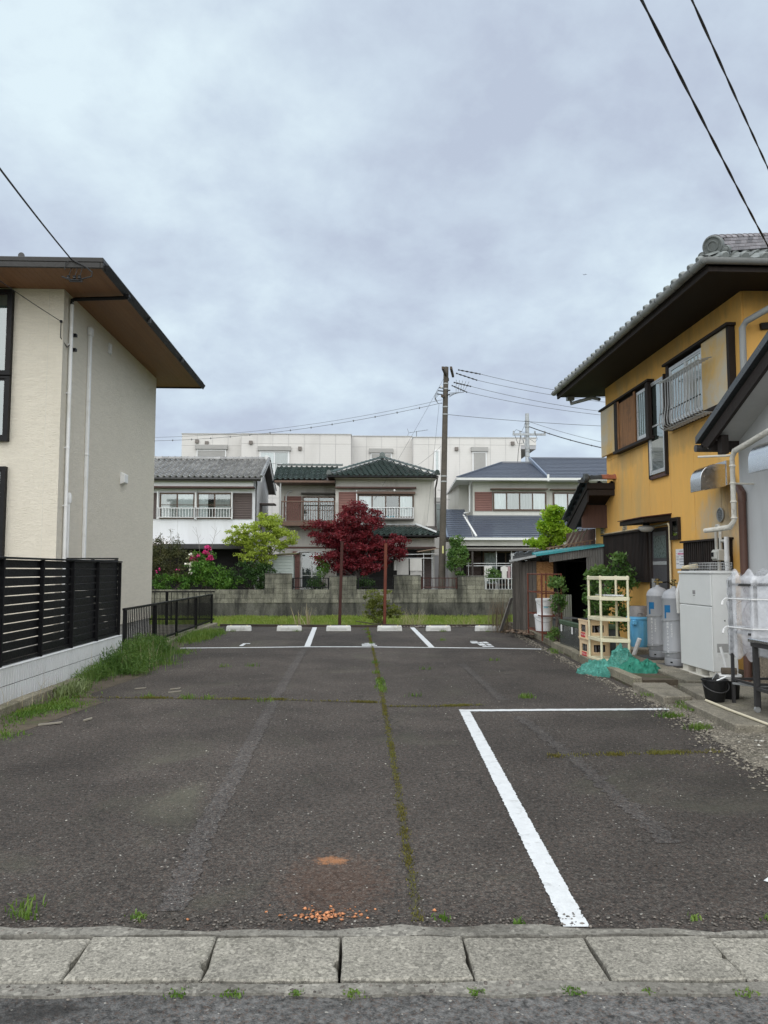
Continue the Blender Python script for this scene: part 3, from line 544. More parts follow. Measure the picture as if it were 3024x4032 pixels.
for y_ in (14.6, 17.4): MB().box(EX+0.002, EX+0.068, y_, y_+0.03, 6.24, 6.355).build('gutter_joint', DKGREY, r)
MB().tube([(-4.9, 12.35, 6.50), (-5.0, 12.35, 6.50), (-5.0, 12.35, 6.44)], 0.008).lathe([(0.05, -0.008), (0.05, 0.008)], (-5.3, 12.1, 6.49), 14, 'y').build('snow_ring', DKGREY, r)
F = face_negY(NY)
window(H, F, -7.4, -5.86, 3.72, 4.72, 1, BLACK, 0.06, 0.09, 'd', GLASS_D); window(H, F, -7.4, -5.86, 4.82, 6.2, 1, BLACK, 0.06, 0.09, 'd', GLASS_D); window(H, F, -7.4, -5.87, 0.9, 3.17, 1, BLACK, 0.06, 0.09, 'd', GLASS_D)
b = MB(); b.tube([(WX+0.045, 13.30, 0.1), (WX+0.045, 13.30, 6.16)], 0.032, 12)
for z in (1.1, 2.6, 3.6, 4.55, 5.4): b.lathe([(0.036, z-0.02), (0.038, z), (0.036, z+0.02)], (WX+0.045, 13.30, 0), 12); b.box(WX, WX+0.02, 13.26, 13.34, z-0.01, z+0.01)
b.build('downpipe', WHITE, H, smooth=True)
MB().tube([(WX+0.045, 13.30, 6.12), (WX+0.045, 13.30, 6.20), (WX+0.10, 13.30, 6.215), (EX-0.06, 13.20, 6.215), (EX+0.03, 13.2, 6.22), (EX+0.035, 13.2, 6.27)], 0.034, 10).box(EX-0.02, EX+0.07, 13.15, 13.25, 6.225, 6.27).build('gutter_elbow', BLACK, H, smooth=True)
b = MB(); b.box(WX, WX+0.065, 14.24, 14.32, 0.6, 5.9).box(WX, WX+0.075, 14.20, 14.36, 5.86, 6.02).box(WX, WX+0.07, 14.23, 14.33, 3.6, 3.66); b.build('conduit_cover', WHITE, H, bev=0.015)
MB().tube([(WX+0.03, 13.46, 0.2), (WX+0.03, 13.46, 2.70)], 0.028, 10).lathe([(0.045, 2.66), (0.05, 2.70), (0.05, 2.80), (0.03, 2.84)], (WX+0.03, 13.46, 0), 12).build('vent_pipe', WHITE, H, smooth=True)
MB().box(WX, WX+0.03, 15.40, 15.55, 5.86, 6.08).box(WX+0.03, WX+0.05, 15.42, 15.53, 5.87, 6.07).build('vent', WHITE, H, bev=0.006)
b = MB(); b.prism([(WX, 16.42, 3.32), (WX+0.10, 16.42, 3.36), (WX+0.10, 16.42, 3.54), (WX+0.03, 16.42, 3.58), (WX, 16.42, 3.58)], (0, 0.26, 0)); b.build('vent_hood', WHITE, H, bev=0.008)
for z in (5.62, 5.36): MB().box(WX, WX+0.09, 13.40, 13.48, z-0.03, z+0.02).build('bracket', BLACK, H)
# service drop fittings under the eave
b = MB()
for i, (x_, y_) in enumerate(((-4.52, 12.06), (-4.42, 12.05), (-4.34, 12.04))):
    b.lathe([(0.012, 0), (0.03, 0.01), (0.022, 0.03), (0.03, 0.05), (0.012, 0.06)], (x_, y_-0.05, 6.08), 10); b.tube([(x_, y_-0.05, 6.10), (x_+0.03, y_-0.02, 6.27)], 0.006, 5)
b.tube([(-4.62, 12.0, 6.12), (-4.5, 11.99, 6.07), (-4.36, 11.99, 6.06), (-4.25, 12.0, 6.10), (-4.16, 12.01, 6.13), (-4.15, 12.01, 6.20), (-4.25, 12.0, 6.28), (-4.45, 11.98, 6.38)], 0.012, 6).tube([(-4.50, 11.98, 6.37), (-4.56, 11.98, 6.33), (-4.57, 11.98, 6.22)], 0.006, 5).box(-4.50, -4.30, 12.0, 12.03, 6.04, 6.07)
b.build('service_drop', CABLE, H, smooth=True)
b = MB().lathe([(0.02, 0), (0.025, 0.02), (0.02, 0.04)], (-4.99, 13.0, 5.70), 10); b.tube([(-4.99, 13.0, 5.70), (-5.0, 13.02, 5.45), (-4.95, 13.2, 5.33), (-4.93, 13.3, 5.42)], 0.008, 6); b.build('cable_anchor', CABLE, H)

# white ribbed block wall with the black slat fence on it
BW = thing('garden_wall', 'low white ribbed block wall under the black slat fence', 'wall', (-3.96, 9, 0)); WBLK = mat('white_block', (0.66, 0.67, 0.67), 0.8, 0.07, 5, rnd=0.04, stain=(0.52, 0.53, 0.50), ss=1.6, streak=True, sth=(0.55, 0.8))
pl = []
for i in range(6):
    a = 0.396*i/6; pl += [(0.12, a+0.004), (0.12, a+0.048), (0.104, a+0.051), (0.104, a+0.063)]
pl = [(x_, y_) for x_, y_ in pl if y_ <= 0.396]; poly = [(0, 0), *[(x_, y_) for x_, y_ in pl], (0.12, 0.399), (0, 0.399)]
bm_ = MB().prism([(x_, y_, 0) for x_, y_ in poly], (0, 0, 0.190)).mesh('block', WBLK)
y = 5.24
while y < 13.2:
    for k in range(2): piece('block', bm_, BW, (-4.02, y, 0.012 + 0.2*k))
    y += 0.4
MB().box(-4.01, -3.915, 5.24, 13.235, 0.0, 0.405).build('mortar', mat('grey_mortar', (0.10, 0.10, 0.10), 0.9, 0.1), BW)
y = 5.24; cm_ = MB().box(0, 0.13, 0, 0.796, 0, 0.022).mesh('cap_stone', WBLK, bev=0.006)
while y < 13.2: piece('cap_stone', cm_, BW, (-4.025, y, 0.400)); y += 0.8
SF = thing('slat_fence', 'black horizontal slat fence standing on the low white block wall', 'fence', (-3.96, 9, 0.42))
py_ = [7.72, 8.81, 9.92, 10.98, 12.04, 13.14]
sl = MB().box(-3.99, -3.965, 0, 1.0, 0, 0.093).mesh('slat', BLACK, bev=0.004)
for a, b_ in zip(py_, py_[1:]):
    for k in range(11): piece('slat', sl, SF, (0, a, 0.475 + k*0.1055), scale=(1, b_-a-0.004, 1))
for p in py_: MB().box(-3.963, -3.91, p-0.018, p+0.018, 0.42, 1.63).build('post', BLACK, SF, bev=0.004)
MB().box(-3.995, -3.905, 7.68, 13.18, 1.632, 1.655).build('top_rail', BLACK, SF, bev=0.004); MB().box(-3.99, -3.94, 7.7, 13.16, 0.432, 0.470).build('bottom_rail', BLACK, SF)
S2 = thing('slat_fence', 'short black slat fence panel joining the cream house wall', 'fence', (-4.5, 13.3, 0))
sl2 = MB().box(-4.955, -4.08, 13.42, 13.445, 0, 0.097).mesh('slat', BLACK, bev=0.004)
for k in range(15): piece('slat', sl2, S2, (0, 0, 0.10 + k*0.106))
for x_ in (-4.93, -4.5, -4.1): MB().box(x_-0.025, x_+0.025, 13.447, 13.49, 0.0, 1.69).build('post', BLACK, S2)
MB().box(-4.96, -4.07, 13.415, 13.495, 1.692, 1.715).build('top_rail', BLACK, S2)
# black bar railings
def railing(label, p, q, zt, zb, pitch, posts, m=BLACK, name='bar_railing', w=0.015, z0=0.0, group=None, cat='railing'):
    p, q = Vector(p), Vector(q); d = (q-p); Ln = d.length; d.normalize(); ang = math.atan2(d.y, d.x)
    root = thing(name, label, cat, (p.x, p.y, z0), group); rm = Matrix.Rotation(ang, 3, 'Z')
    bar = MB().box(-w/2, w/2, -w/2, w/2, zb, zt).mesh('bar', m); n = int(Ln/pitch)
    for i in range(n): c = p + d*(Ln*(i+0.5)/n); piece('bar', bar, root, (c.x, c.y, 0), rm)
    for i, t in enumerate(posts):
        c = p + d*(Ln*t); piece('post', MB().box(-0.028, 0.028, -0.028, 0.028, z0, zt+0.01).mesh('post', m, bev=0.004), root, (c.x, c.y, 0), rm)
    a = p - d*0.02; b_ = q + d*0.02
    MB().beam((a.x, a.y, zt+0.02), (b_.x, b_.y, zt+0.02), 0.05, 0.035).build('top_rail', m, root); MB().beam((a.x, a.y, zb), (b_.x, b_.y, zb), 0.04, 0.04).build('bottom_rail', m, root)
    return root
railing('black bar railing running along the lot from the slat fence', (-3.9, 13.32, 0), (-3.9, 21.45, 0), 0.82, 0.13, 0.112, (0.005, 0.25, 0.48, 0.74, 0.995), z0=0.06)
railing('black bar railing running behind the cream house towards the yard', (-9.0, 21.6, 0), (-3.88, 21.6, 0), 0.89, 0.16, 0.155, (0.01, 0.25, 0.5, 0.75), z0=0.0)
KB = MB()
KS = thing('edge_kerb', 'low concrete kerb under the black bar railing', 'kerb', (-3.9, 17, 0)); y = 13.3
while y < 21.5: MB().box(-4.0, -3.78, y, y+0.594, -0.1, 0.055 + random.uniform(0, 0.012)).build('kerb_stone', CON_KERB, KS, bev=0.01); y += 0.6
KS = thing('edge_kerb', 'mossy kerb stones in front of the white ribbed wall', 'kerb', (-3.66, 8, 0)); y = 5.6
while y < 10.1: MB().box(-3.72, -3.60, y, y+0.594, -0.1, 0.085 + random.uniform(0, 0.02)).build('kerb_stone', CON_KERB, KS, bev=0.012); y += 0.6
g = MB(); sp = [(-3.9, 5.0), (-3.35, 5.0), (-3.12, 7.2), (-2.95, 8.3), (-2.85, 9.0), (-3.2, 9.6), (-3.0, 11.2), (-3.0, 12.4), (-3.35, 13.6), (-3.25, 14.8), (-3.45, 16), (-3.3, 18), (-3.4, 20.5), (-3.9, 21)]
g.add([(x_, y_, 0.003) for x_, y_ in sp], [list(range(len(sp)))]); structure(g, 'soil_strip', SOIL, flip=False)
# weeds at the wall foot
def scatter(spots):
    P = []; H_ = []
    for x_, y_, sx, sy, n, h in spots:
        for _ in range(n): P.append((random.gauss(x_, sx), random.gauss(y_, sy), 0.0)); H_.append(h*random.uniform(0.5, 1.15))
    P = np.array(P); k = P[:, 0] > -3.88; return P[k], np.array(H_)[k]
cs, P = crown_pts([(-3.45, 12.1, 0.18, 0.34, 0.75, 0.26, 3), (-3.5, 13.2, 0.2, 0.30, 0.6, 0.28, 2.5), (-3.52, 14.2, 0.12, 0.22, 0.5, 0.18, 1), (-3.2, 11.5, 0.10, 0.26, 0.35, 0.16, 1), (-3.55, 11.0, 0.10, 0.22, 0.4, 0.18, 1)], 190, 80, 0.13, lo=0.0); P[:, 2] *= 0.85; P = P[(P[:, 2] > 0.0) & (P[:, 0] > -3.86)]
leaf_mesh('tall_weeds', P, 0.055, G_WEED, aspect=0.16, up=0.9, kind='stuff', label='thick feathery green weeds at the end of the white wall', cat='weeds')
P, hh = scatter([(-3.46, 12.2, .22, .5, 1100, .27), (-3.5, 13.1, .2, .5, 1000, .33), (-3.55, 14.0, .14, .4, 500, .24), (-3.58, 10.9, .1, .4, 350, .18)]); blades('weed_stems', P, hh, 0.007, G_WEED, lean=0.7, kind='stuff', label='upright stems among the feathery weeds', cat='weeds')
P, hh = scatter([(-3.40, 8.45, .10, .26, 1300, .042), (-3.2, 8.75, .13, .16, 800, .036), (-3.35, 9.2, .10, .3, 500, .045), (-3.38, 7.75, .08, .2, 150, .035), (-3.2, 7.25, .10, .12, 250, .035), (-3.48, 17.6, .17, .7, 3000, .15), (-3.3, 18.5, .10, .4, 900, .10), (-3.2, 14.4, .15, .25, 500, .05), (-3.2, 12.7, .16, .25, 400, .04)])
blades('low_weeds', P, hh, 0.009, G_LAWN, lean=1.1, kind='stuff', label='low green weeds on the soil strip along the left edge', cat='weeds')
P, hh = scatter([(-3.46, 9.75, .07, .2, 420, .17)]); blades('wilted_weeds', P, hh, 0.014, leafmat('wilted', (0.12, 0.17, 0.06), (0.26, 0.32, 0.14), (0.20, 0.24, 0.12)), lean=1.6, kind='stuff', label='pale wilted weed heap against the white wall', cat='weeds')
P, hh = scatter([(-3.62, 8.9, .06, .9, 45, .26), (-3.4, 12.4, .25, .8, 60, .42)]); blades('dry_stalks', P, hh, 0.004, G_DRY, lean=0.4, kind='stuff', label='thin dry stalks standing in front of the white wall', cat='weeds')
# scraps of wood on the left
for i, (x_, y_, l, w_, a) in enumerate([(-2.95, 7.75, .22, .035, .45), (-2.66, 7.95, .10, .03, 1.0), (-2.7, 10.0, .14, .015, .3), (-2.2, 9.7, .16, .012, .5), (-2.25, 9.95, .13, .012, .4)]):
    b = MB(); b.prism([(-l/2, -w_/2, 0), (l/2*0.8, -w_/2, 0.006), (l/2, 0, 0.01), (l/2*0.7, w_/2, 0.004), (-l/2, w_*0.35, 0)], (0, 0, 0.014)); b.M = Matrix.Translation((x_, y_, 0.003)) @ Matrix.Rotation(a, 4, 'Z')
    b.build('wood_scrap', mat('pale_splinter', (0.24, 0.22, 0.18), 0.9, 0.3, 20), label=['broad grey wood splinter beside the low weeds', 'small square wood chip lying on the asphalt', 'thin pale stick by the wilted weed heap', 'pale stick lying on asphalt beyond the cross joint', 'second thin stick lying beside the pale one'][i], cat='wood scrap')

# ---------------------------------------------------------------- wheel stops and back edge of the lot
STOPM = mat('wheel_stop_white', (0.60, 0.61, 0.59), 0.75, 0.1, 8, stain=(0.40, 0.40, 0.36), ss=4, bump=0.2, bs=60); REFL = mat('reflector', (0.62, 0.50, 0.18), 0.3, 0.05)
xs = [(-3.164, -2.544), (-1.912, -1.292), (-0.683, -0.075), (0.58, 1.189), (1.786, 2.395), (3.004, 3.612)]
for i, (a, c) in enumerate(xs):
    cx_ = (a+c)/2; yy = 19.40 - 0.043*(cx_+2.9); t = thing('wheel_stop', ['white wheel stop nearest the black bar railing', 'white wheel stop beside the divider line on the railing side', 'white wheel stop in front of the dark red rusty post', 'white wheel stop in front of the small yellow-green shrub', 'white wheel stop beside the divider line on the shed side', 'white wheel stop nearest the weathered wooden shed'][i], 'wheel stop', (cx_, yy, 0), 'wheel stops along the back of the lot')
    b = MB(); P_ = []
    for z, d, e_ in ((0, 0.075, 0.0), (0.10, 0.062, 0.008), (0.132, 0.045, 0.02)):
        for sx, sy in ((-1, -1), (1, -1), (1, 1), (-1, 1)): P_.append((sx*(0.31-e_), sy*d, z))
    fs = [(0, 3, 2, 1), (8, 9, 10, 11)] + [(k*4+j, k*4+(j+1) % 4, (k+1)*4+(j+1) % 4, (k+1)*4+j) for k in range(2) for j in range(4)]; b.add(P_, fs)
    b.M = Matrix.Translation((cx_, yy, 0)) @ Matrix.Rotation(random.uniform(-.02, .02), 4, 'Z'); b.build('block', STOPM, t, bev=0.008)
    MB(b.M).box(-0.20, 0.20, -0.076, -0.0655, 0.035, 0.095).build('front_panel', STOPM, t, bev=0.004)
    for sx in (-1, 1): MB(b.M).lathe([(0.018, 0.13), (0.018, 0.142), (0.010, 0.146)], (sx*0.2, 0, 0), 10).build('reflector', REFL, t)
b = MB(); ep = [(-3.6, 21.1), (-1.2, 20.78), (0.3, 20.58), (1.9, 20.66), (4.1, 20.72)]
for p, q in zip(ep, ep[1:]): b.beam((*p, 0.01), (*q, 0.01), 0.11, 0.09)
b.build('edge_timber', mat('edge_timber', (0.055, 0.042, 0.034), 0.9, 0.4, 4), label='dark timber edging along the back of the lot', cat='edging')
P = [(random.uniform(0.9, 4.2), random.uniform(20.3, 20.7), 0.01) for _ in range(240)] + [(random.gauss(1.75, 0.12), random.gauss(20.5, 0.08), 0.02) for _ in range(60)]
stones('rubble', P, 0.035, STONE_D, flat=0.5, kind='stuff', label='dark rubble along the back edge of the lot', cat='rubble')
# grass field below the lot
P = np.stack([RNG.uniform(-9.5, 7.5, 42000), 34 - (RNG.random(42000)**1.1)*9.5, np.full(42000, -0.55)], 1); h = 0.13 + 0.10*np.sin(P[:, 0]*1.7)*np.sin(P[:, 1]*1.3) + 0.05*RNG.random(len(P))
blades('field_grass', P, np.abs(h)*0.6+0.03, 0.022, G_FIELD, lean=0.9, kind='stuff', label='bright green grass strip in front of the block wall', cat='grass')
P = np.stack([RNG.uniform(-6, 5.5, 12000), RNG.uniform(20.8, 25, 12000), np.full(12000, -0.55)], 1); blades('near_field_grass', P, 0.25, 0.02, G_FIELD, lean=0.9, kind='stuff', label='grass growing just below the back edge of the lot', cat='grass')
def clump(name, label, spots, h, w_, m, n=110, z=-0.5, lean=0.6):
    P = np.array([(random.gauss(x_, s_), random.gauss(y_, s_*0.6), z) for x_, y_, s_ in spots for _ in range(n)]); return blades(name, P, h, w_, m, lean=lean, kind='stuff', label=label, cat='grass')
clump('dry_grass', 'pale dry grass clump in the green strip', [(1.55, 22.3, 0.16), (1.75, 22.4, 0.12)], 0.78, 0.012, G_DRY, 80); clump('dry_grass', 'thin dry grass standing near the weathered shed', [(3.2, 22.4, 0.2), (3.4, 22.6, 0.2)], 0.70, 0.008, G_DRY, 70, lean=0.9)
clump('dry_stump', 'bleached broken stalks beside the dark rusty post', [(-1.55, 22.0, 0.035), (-1.30, 22.1, 0.02)], 0.85, 0.03, G_DRY, 14, lean=0.35)
clump('tall_grass', 'taller grass against the lot edge around the posts', [(-0.1, 21.6, 0.35), (1.2, 21.7, 0.3), (3.9, 21.8, 0.25)], 0.62, 0.012, G_FIELD, 260, lean=0.9)
# two rusty posts
for nm, lb, x0, x1, zt, m in (('steel_post', 'dark red rusty steel post at the back edge of the lot', -0.395, -0.332, 2.30, RUST), ('steel_post', 'bright orange rusty steel post behind the small shrub', 0.84, 0.872, 2.245, RUST2)):
    b = MB(); b.beam((x0-0.012, 21.2, -0.55), (x1, 21.2, zt), 0.010, 0.085, (1, 0, 0)); b.beam((x0-0.012, 21.16, -0.55), (x1, 21.16, zt), 0.068, 0.008, (0, 1, 0)); b.beam((x0-0.012, 21.245, -0.55), (x1, 21.245, zt), 0.068, 0.008, (0, 1, 0)); b.build(nm, m, label=lb, cat='post')

# ---------------------------------------------------------------- old block wall behind the field
OW = thing('block_wall', 'old stained concrete block wall with piers behind the grass strip', 'wall', (-1, 34.07, -0.55)); WY = 34.0
MB().box(-13, 7.9, WY+0.02, WY+0.15, -0.55, 0.075).build('wall_base', CON_BASE, OW)
MB().box(-13, 7.9, WY+0.035, WY+0.135, 0.075, 0.665).build('mortar', CON_BASE, OW)
blk = MB().box(0.004, 0.390, 0, 0.15, 0.004, 0.190).mesh('wall_block', CON_BLOCK, bev=0.006); piers = [(-3.905, 1.385), (-1.085, 1.27), (1.76, 1.31), (4.578, 1.275)]
k = 0; x = -13.0
while x < 7.6:
    for c in range(3): piece('wall_block', blk, OW, (x + (0.2 if c % 2 and x < 7.2 else 0), WY + 0.012, 0.078 + c*0.196))
    x += 0.397
for px_, zt in piers:
    MB().box(px_+0.01, px_+1.18, WY+0.012, WY+0.138, 0.10, zt-0.05).build('pier_core', CON_BASE, OW); nc = 6; hgt = (zt-0.05-0.08)/nc
    pb = MB().box(0.004, 0.392, 0, 0.165, 0.005, hgt-0.004).mesh('pier_block', CON_BLOCK, bev=0.006)
    for c in range(nc):
        for i in range(3): piece('pier_block', pb, OW, (px_ + 0.397*i, WY - 0.008, 0.08 + c*hgt))
    b = MB()
    for i in range(12): b.lathe([(0.052, 0), (0.052, 0.097)], (px_ - 0.02 + 0.1*i, WY+0.06, zt-0.06), 10, 'x')
    b.box(px_-0.02, px_+1.21, WY-0.02, WY+0.15, zt-0.05, zt-0.035); b.build('pier_cap', CON_BASE, OW)
for a, c, m, lb, pit in ((-2.70, -1.10, BLACK, 'black iron railing above the wall in front of the grey balcony house', 0.10), (0.16, 1.74, BLACK, 'black iron railing above the wall behind the orange rusty post', 0.10), (2.97, 4.56, RUST, 'rusty red iron railing in front of the utility pole', 0.14)):
    railing(lb, (a, WY+0.09, 0), (c, WY+0.09, 0), 1.14, 0.76, pit, (0.01, 0.99), m, 'iron_railing', 0.016, 0.66)
railing('silver aluminium railing above the wall beside the laundry', (5.80, WY+0.09, 0), (7.9, WY+0.09, 0), 1.12, 0.66, 0.135, (0.01, 0.5, 0.99), ALU, 'aluminium_railing', 0.024, 0.56)
# ---------------------------------------------------------------- tiled roofs
def tile_mesh(m, w, l, roll=0.032, dip=0.014, th=0.026):
    n = 10; top0 = []; top1 = []; bot = []
    for i in range(n+1):
        t = i/n; x = w*1.04*t
        z = -dip*math.sin(math.pi*t/0.62) if t < 0.62 else roll*math.sin(math.pi*(t-0.62)/0.38)
        top0.append((x, 0, z+th*1.25)); top1.append((x, l*1.12, z+0.004)); bot.append((x, 0.004, z+0.0))
    k = n+1
    return MB().add(top0 + top1 + bot, [(i, i+1, k+i+1, k+i) for i in range(n)] + [(2*k+i, 2*k+i+1, i+1, i) for i in range(n)]).mesh('roof_tile', m, smooth=True, flip=False)
def frame(u, v):
    u, v = Vector(u).normalized(), Vector(v).normalized(); return Matrix((u, v, u.cross(v))).transposed()
def lay_tiles(parent, me, O, u, v, du, dv, rows):
    O, u, v = Vector(O), Vector(u).normalized(), Vector(v).normalized(); rot = frame(u, v)
    for r_, (a, b) in enumerate(rows):
        n = max(1, round((b-a)/du))
        for i in range(n): piece('roof_tile', me, parent, O + u*(a + i*du) + v*(r_*dv), rot)
def ridge(parent, p, q, m, rad=0.075, seg=0.3, layers=1, name='ridge_tile'):
    p, q = Vector(p), Vector(q); d = q-p; n = max(2, int(d.length/seg)); 
    rot = Matrix((d.normalized(), Vector((0, 0, 1)).cross(d).normalized(), d.normalized().cross(Vector((0, 0, 1)).cross(d).normalized()))).transposed()
    L_ = d.length/n; me = MB()
    pts = [(rad*1.0*math.cos(math.pi*j/8), rad*math.sin(math.pi*j/8)) for j in range(9)]
    me.prism([(0, a, b) for a, b in pts], (L_*0.86, 0, 0)); me.prism([(L_*0.86, a*1.14, b*1.14) for a, b in pts], (L_*0.14, 0, 0)); me = me.mesh(name, m)
    for i in range(n): piece(name, me, parent, p + d*(i/n), rot)
def end_tile(parent, p, m, r=0.16, axis='y'):
    MB().lathe([(r*0.6, 0.0), (r*0.95, 0.0), (r, 0.03), (r, 0.08), (r*0.8, 0.10)], p, 18, axis).box(p[0]-r*1.2, p[0]+r*1.2, p[1]+0.02, p[1]+0.09, p[2]-r*1.1, p[2]-r*0.4).build('ridge_end_tile', m, parent, smooth=True)
T_GREY = mat('grey_roof_tile', (0.21, 0.21, 0.205), 0.22, 0.25, 3, rnd=0.3, spec=0.9); T_GREEN = mat('green_roof_tile', (0.036, 0.054, 0.049), 0.22, 0.25, 3, rnd=0.3, spec=0.7, stain=(0.035, 0.045, 0.04), ss=2)
WHITEW = mat('white_wall', (0.76, 0.78, 0.80), 0.8, 0.05, 1.2, stain=(0.66, 0.67, 0.68), ss=0.6, streak=True); WHITEB = mat('off_white_band', (0.58, 0.59, 0.585), 0.7, 0.05, 1.5)
GREYW = mat('grey_stucco', (0.56, 0.545, 0.505), 0.9, 0.10, 2, stain=(0.30, 0.285, 0.25), ss=0.9, streak=True, bump=0.3, bs=60); CREAMW = mat('cream_wall', (0.60, 0.60, 0.555), 0.85, 0.06, 1.5, stain=(0.5, 0.5, 0.45), ss=0.8, streak=True)
SH_BR = mat('brown_shutter', (0.085, 0.062, 0.055), 0.5, 0.1, 2); SH_RD = mat('red_brown_shutter', (0.22, 0.11, 0.092), 0.6, 0.15, 2); WALU = mat('white_rail', (0.72, 0.73, 0.73), 0.4, 0.04)
FASC = mat('dark_eave', (0.06, 0.052, 0.047), 0.6, 0.2); BTRIM = mat('brown_trim', (0.085, 0.042, 0.035), 0.6, 0.2, 2)
def rail_bars(parent, x0, x1, y, z0, z1, pitch, m, name='balcony_rail', w=0.022):
    r_ = MB().box(x0, x1, y-0.02, y+0.02, z1-0.035, z1).box(x0, x1, y-0.015, y+0.015, z0, z0+0.03).box(x0-0.02, x0+0.02, y-0.02, y+0.02, z0, z1+0.0).box(x1-0.02, x1+0.02, y-0.02, y+0.02, z0, z1).build(name, m, parent)
    me = MB().box(-w/2, w/2, y-0.01, y+0.01, z0+0.03, z1-0.035).mesh('bar', m); n = max(2, int((x1-x0)/pitch))
    for i in range(1, n): piece('bar', me, r_, (x0 + (x1-x0)*i/n, 0, 0))
    return r_

# ---- white house (left of the green-roofed one)
H1 = thing('white_house', 'white two-storey house with grey tiled gable roof and brown shutters', 'house', (-7.5, 39.5, 0)); Y1 = 37.0; F = face_negY(Y1)
MB().box(-13, -4.75, Y1, 42.6, 0.0, 5.92).build('wall', WHITEW, H1)
MB().prism([(-4.752, 37.0, 5.92), (-4.752, 42.6, 5.92), (-4.752, 39.8, 7.05)], (-0.3, 0, 0)).build('gable_wall', WHITEW, H1)
a_ = math.atan2(7.18-5.86, 39.6-36.3)
O = Vector((-10.6, 36.3, 5.87)); v = Vector((0, math.cos(a_), math.sin(a_)))
rf = MB().prism([(-13, 36.32, 5.84), (-13, 39.6, 7.16), (-13, 42.9, 5.84), (-13, 42.9, 5.70), (-13, 39.6, 7.02), (-13, 36.32, 5.70)], (8.58, 0, 0)).build('roof', FASC, H1)
lay_tiles(rf, tile_mesh(T_GREY, 0.285, 0.30, 0.055, 0.028, 0.042), O, (1, 0, 0), v, 0.285, 0.295, [(0, 6.2)]*12)
ridge(rf, (-12.8, 39.6, 7.21), (-4.6, 39.6, 7.21), T_GREY, 0.13, 0.32); end_tile(rf, (-4.52, 39.5, 7.30), WHITEB, 0.12)
MB().prism([(-4.42, 36.28, 5.68), (-4.42, 36.28, 5.86), (-4.42, 39.6, 7.20), (-4.42, 43.0, 5.86), (-4.42, 43.0, 5.68), (-4.42, 39.6, 7.02)], (0.05, 0, 0)).build('verge_board', WHITEB, rf)
ridge(rf, (-4.40, 36.25, 5.92), (-4.40, 39.5, 7.24), T_GREY, 0.07, 0.3, name='verge_tile'); ridge(rf, (-4.40, 43.0, 5.92), (-4.40, 39.7, 7.24), T_GREY, 0.07, 0.3, name='verge_tile')
MB().tube([(-13, 36.26, 5.80), (-4.4, 36.26, 5.80)], 0.055, 8).build('rain_gutter', DKGREY, rf)
MB(F).box(-13, -4.78, -0.45, 0.0, 5.47, 5.88).build('upper_band', WHITEB, H1, bev=0.01)
MB(F).box(-13, -4.76, -0.50, 0.0, 5.40, 5.468).build('band_trim', BTRIM, H1)
window(H1, F, -9.24, -7.66, 4.0, 5.16, 2, BRONZE, curt='gc', bars=[4.62]); window(H1, F, -7.46, -5.89, 4.0, 5.16, 2, BRONZE, curt='hg', bars=[4.62])
louvre(H1, F, -5.80, -4.90, 3.95, 5.20, SH_BR); louvre(H1, F, -11.0, -9.40, 3.95, 5.20, SH_BR)
for x_ in (-9.34, -7.56, -5.83): MB(F).box(x_-0.025, x_+0.025, -0.24, -0.19, 3.93, 5.25 if x_ != -7.56 else 5.2).build('post', WALU, H1)
MB(F).box(-7.615, -7.505, -0.09, 0.0, 3.9, 5.3).build('mullion', WHITEB, H1)
rail_bars(H1, -9.36, -7.6, Y1-0.22, 4.0, 4.47, 0.13, WALU); rail_bars(H1, -7.55, -5.8, Y1-0.22, 4.0, 4.47, 0.13, WALU)
for x_ in (-8.42, -6.65): MB(F).box(x_-0.008, x_+0.008, -0.004, 0, 2.72, 3.9).box(x_+0.1, x_+0.116, -0.454, -0.45, 5.48, 5.87).build('wall_joint', WHITEB, H1)
MB(F).box(-13, -5.0, -1.1, 0.0, 2.60, 2.70).box(-8.75, -4.6, -1.15, -1.1, 2.50, 2.72).build('lower_canopy', DKGREY, H1)
MB(F).box(-9.6, -8.75, -0.3, 0, 2.62, 2.74).build('canopy_flashing', mat('pink_flashing', (0.42, 0.24, 0.20), 0.7), H1)
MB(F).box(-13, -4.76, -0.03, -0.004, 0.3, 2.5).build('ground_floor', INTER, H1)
MB().tube([(-4.62, 36.3, 5.78), (-4.66, 36.75, 5.60), (-4.70, 36.85, 5.3), (-4.70, 36.85, 3.0)], 0.035, 8).build('downpipe', DKGREY, H1)
MB().box(-4.75, -4.0, 38.6, 39.6, 4.80, 4.86).box(-4.75, -4.05, 38.7, 39.5, 4.2, 4.25).box(-4.75, -4.70, 38.7, 39.5, 3.6, 4.8).build('side_window', SH_BR, H1)

# ---- green tiled house
H2 = thing('green_roof_house', 'grey stucco house with green tiled hip roof and brown balcony', 'house', (0.5, 40.0, 0)); Y2 = 37.5; F = face_negY(Y2)
MB().box(-0.92, 3.92, Y2, 43, 0.0, 6.02).build('wall', GREYW, H2); MB().box(-3.75, -0.92, 38.5, 43, 0.0, 5.98).build('wing_wall', GREYW, H2)
ap = Vector((1.45, 39.75, 7.28)); e0, e1 = Vector((-1.28, 36.8, 6.05)), Vector((4.02, 36.8, 6.07))
rf = MB().add([e0, e1, (4.02, 43.5, 6.07), (-1.28, 43.5, 6.05), ap, (1.45, 42.0, 7.28), e0 - Vector((0, 0, .10)), e1 - Vector((0, 0, .10)), (4.02, 43.5, 5.96), (-1.28, 43.5, 5.95)],
    [(0, 1, 4), (1, 2, 5, 4), (2, 3, 5), (3, 0, 4, 5), (6, 9, 8, 7), (0, 6, 7, 1), (1, 7, 8, 2), (2, 8, 9, 3), (3, 9, 6, 0)]).build('roof', FASC, H2)
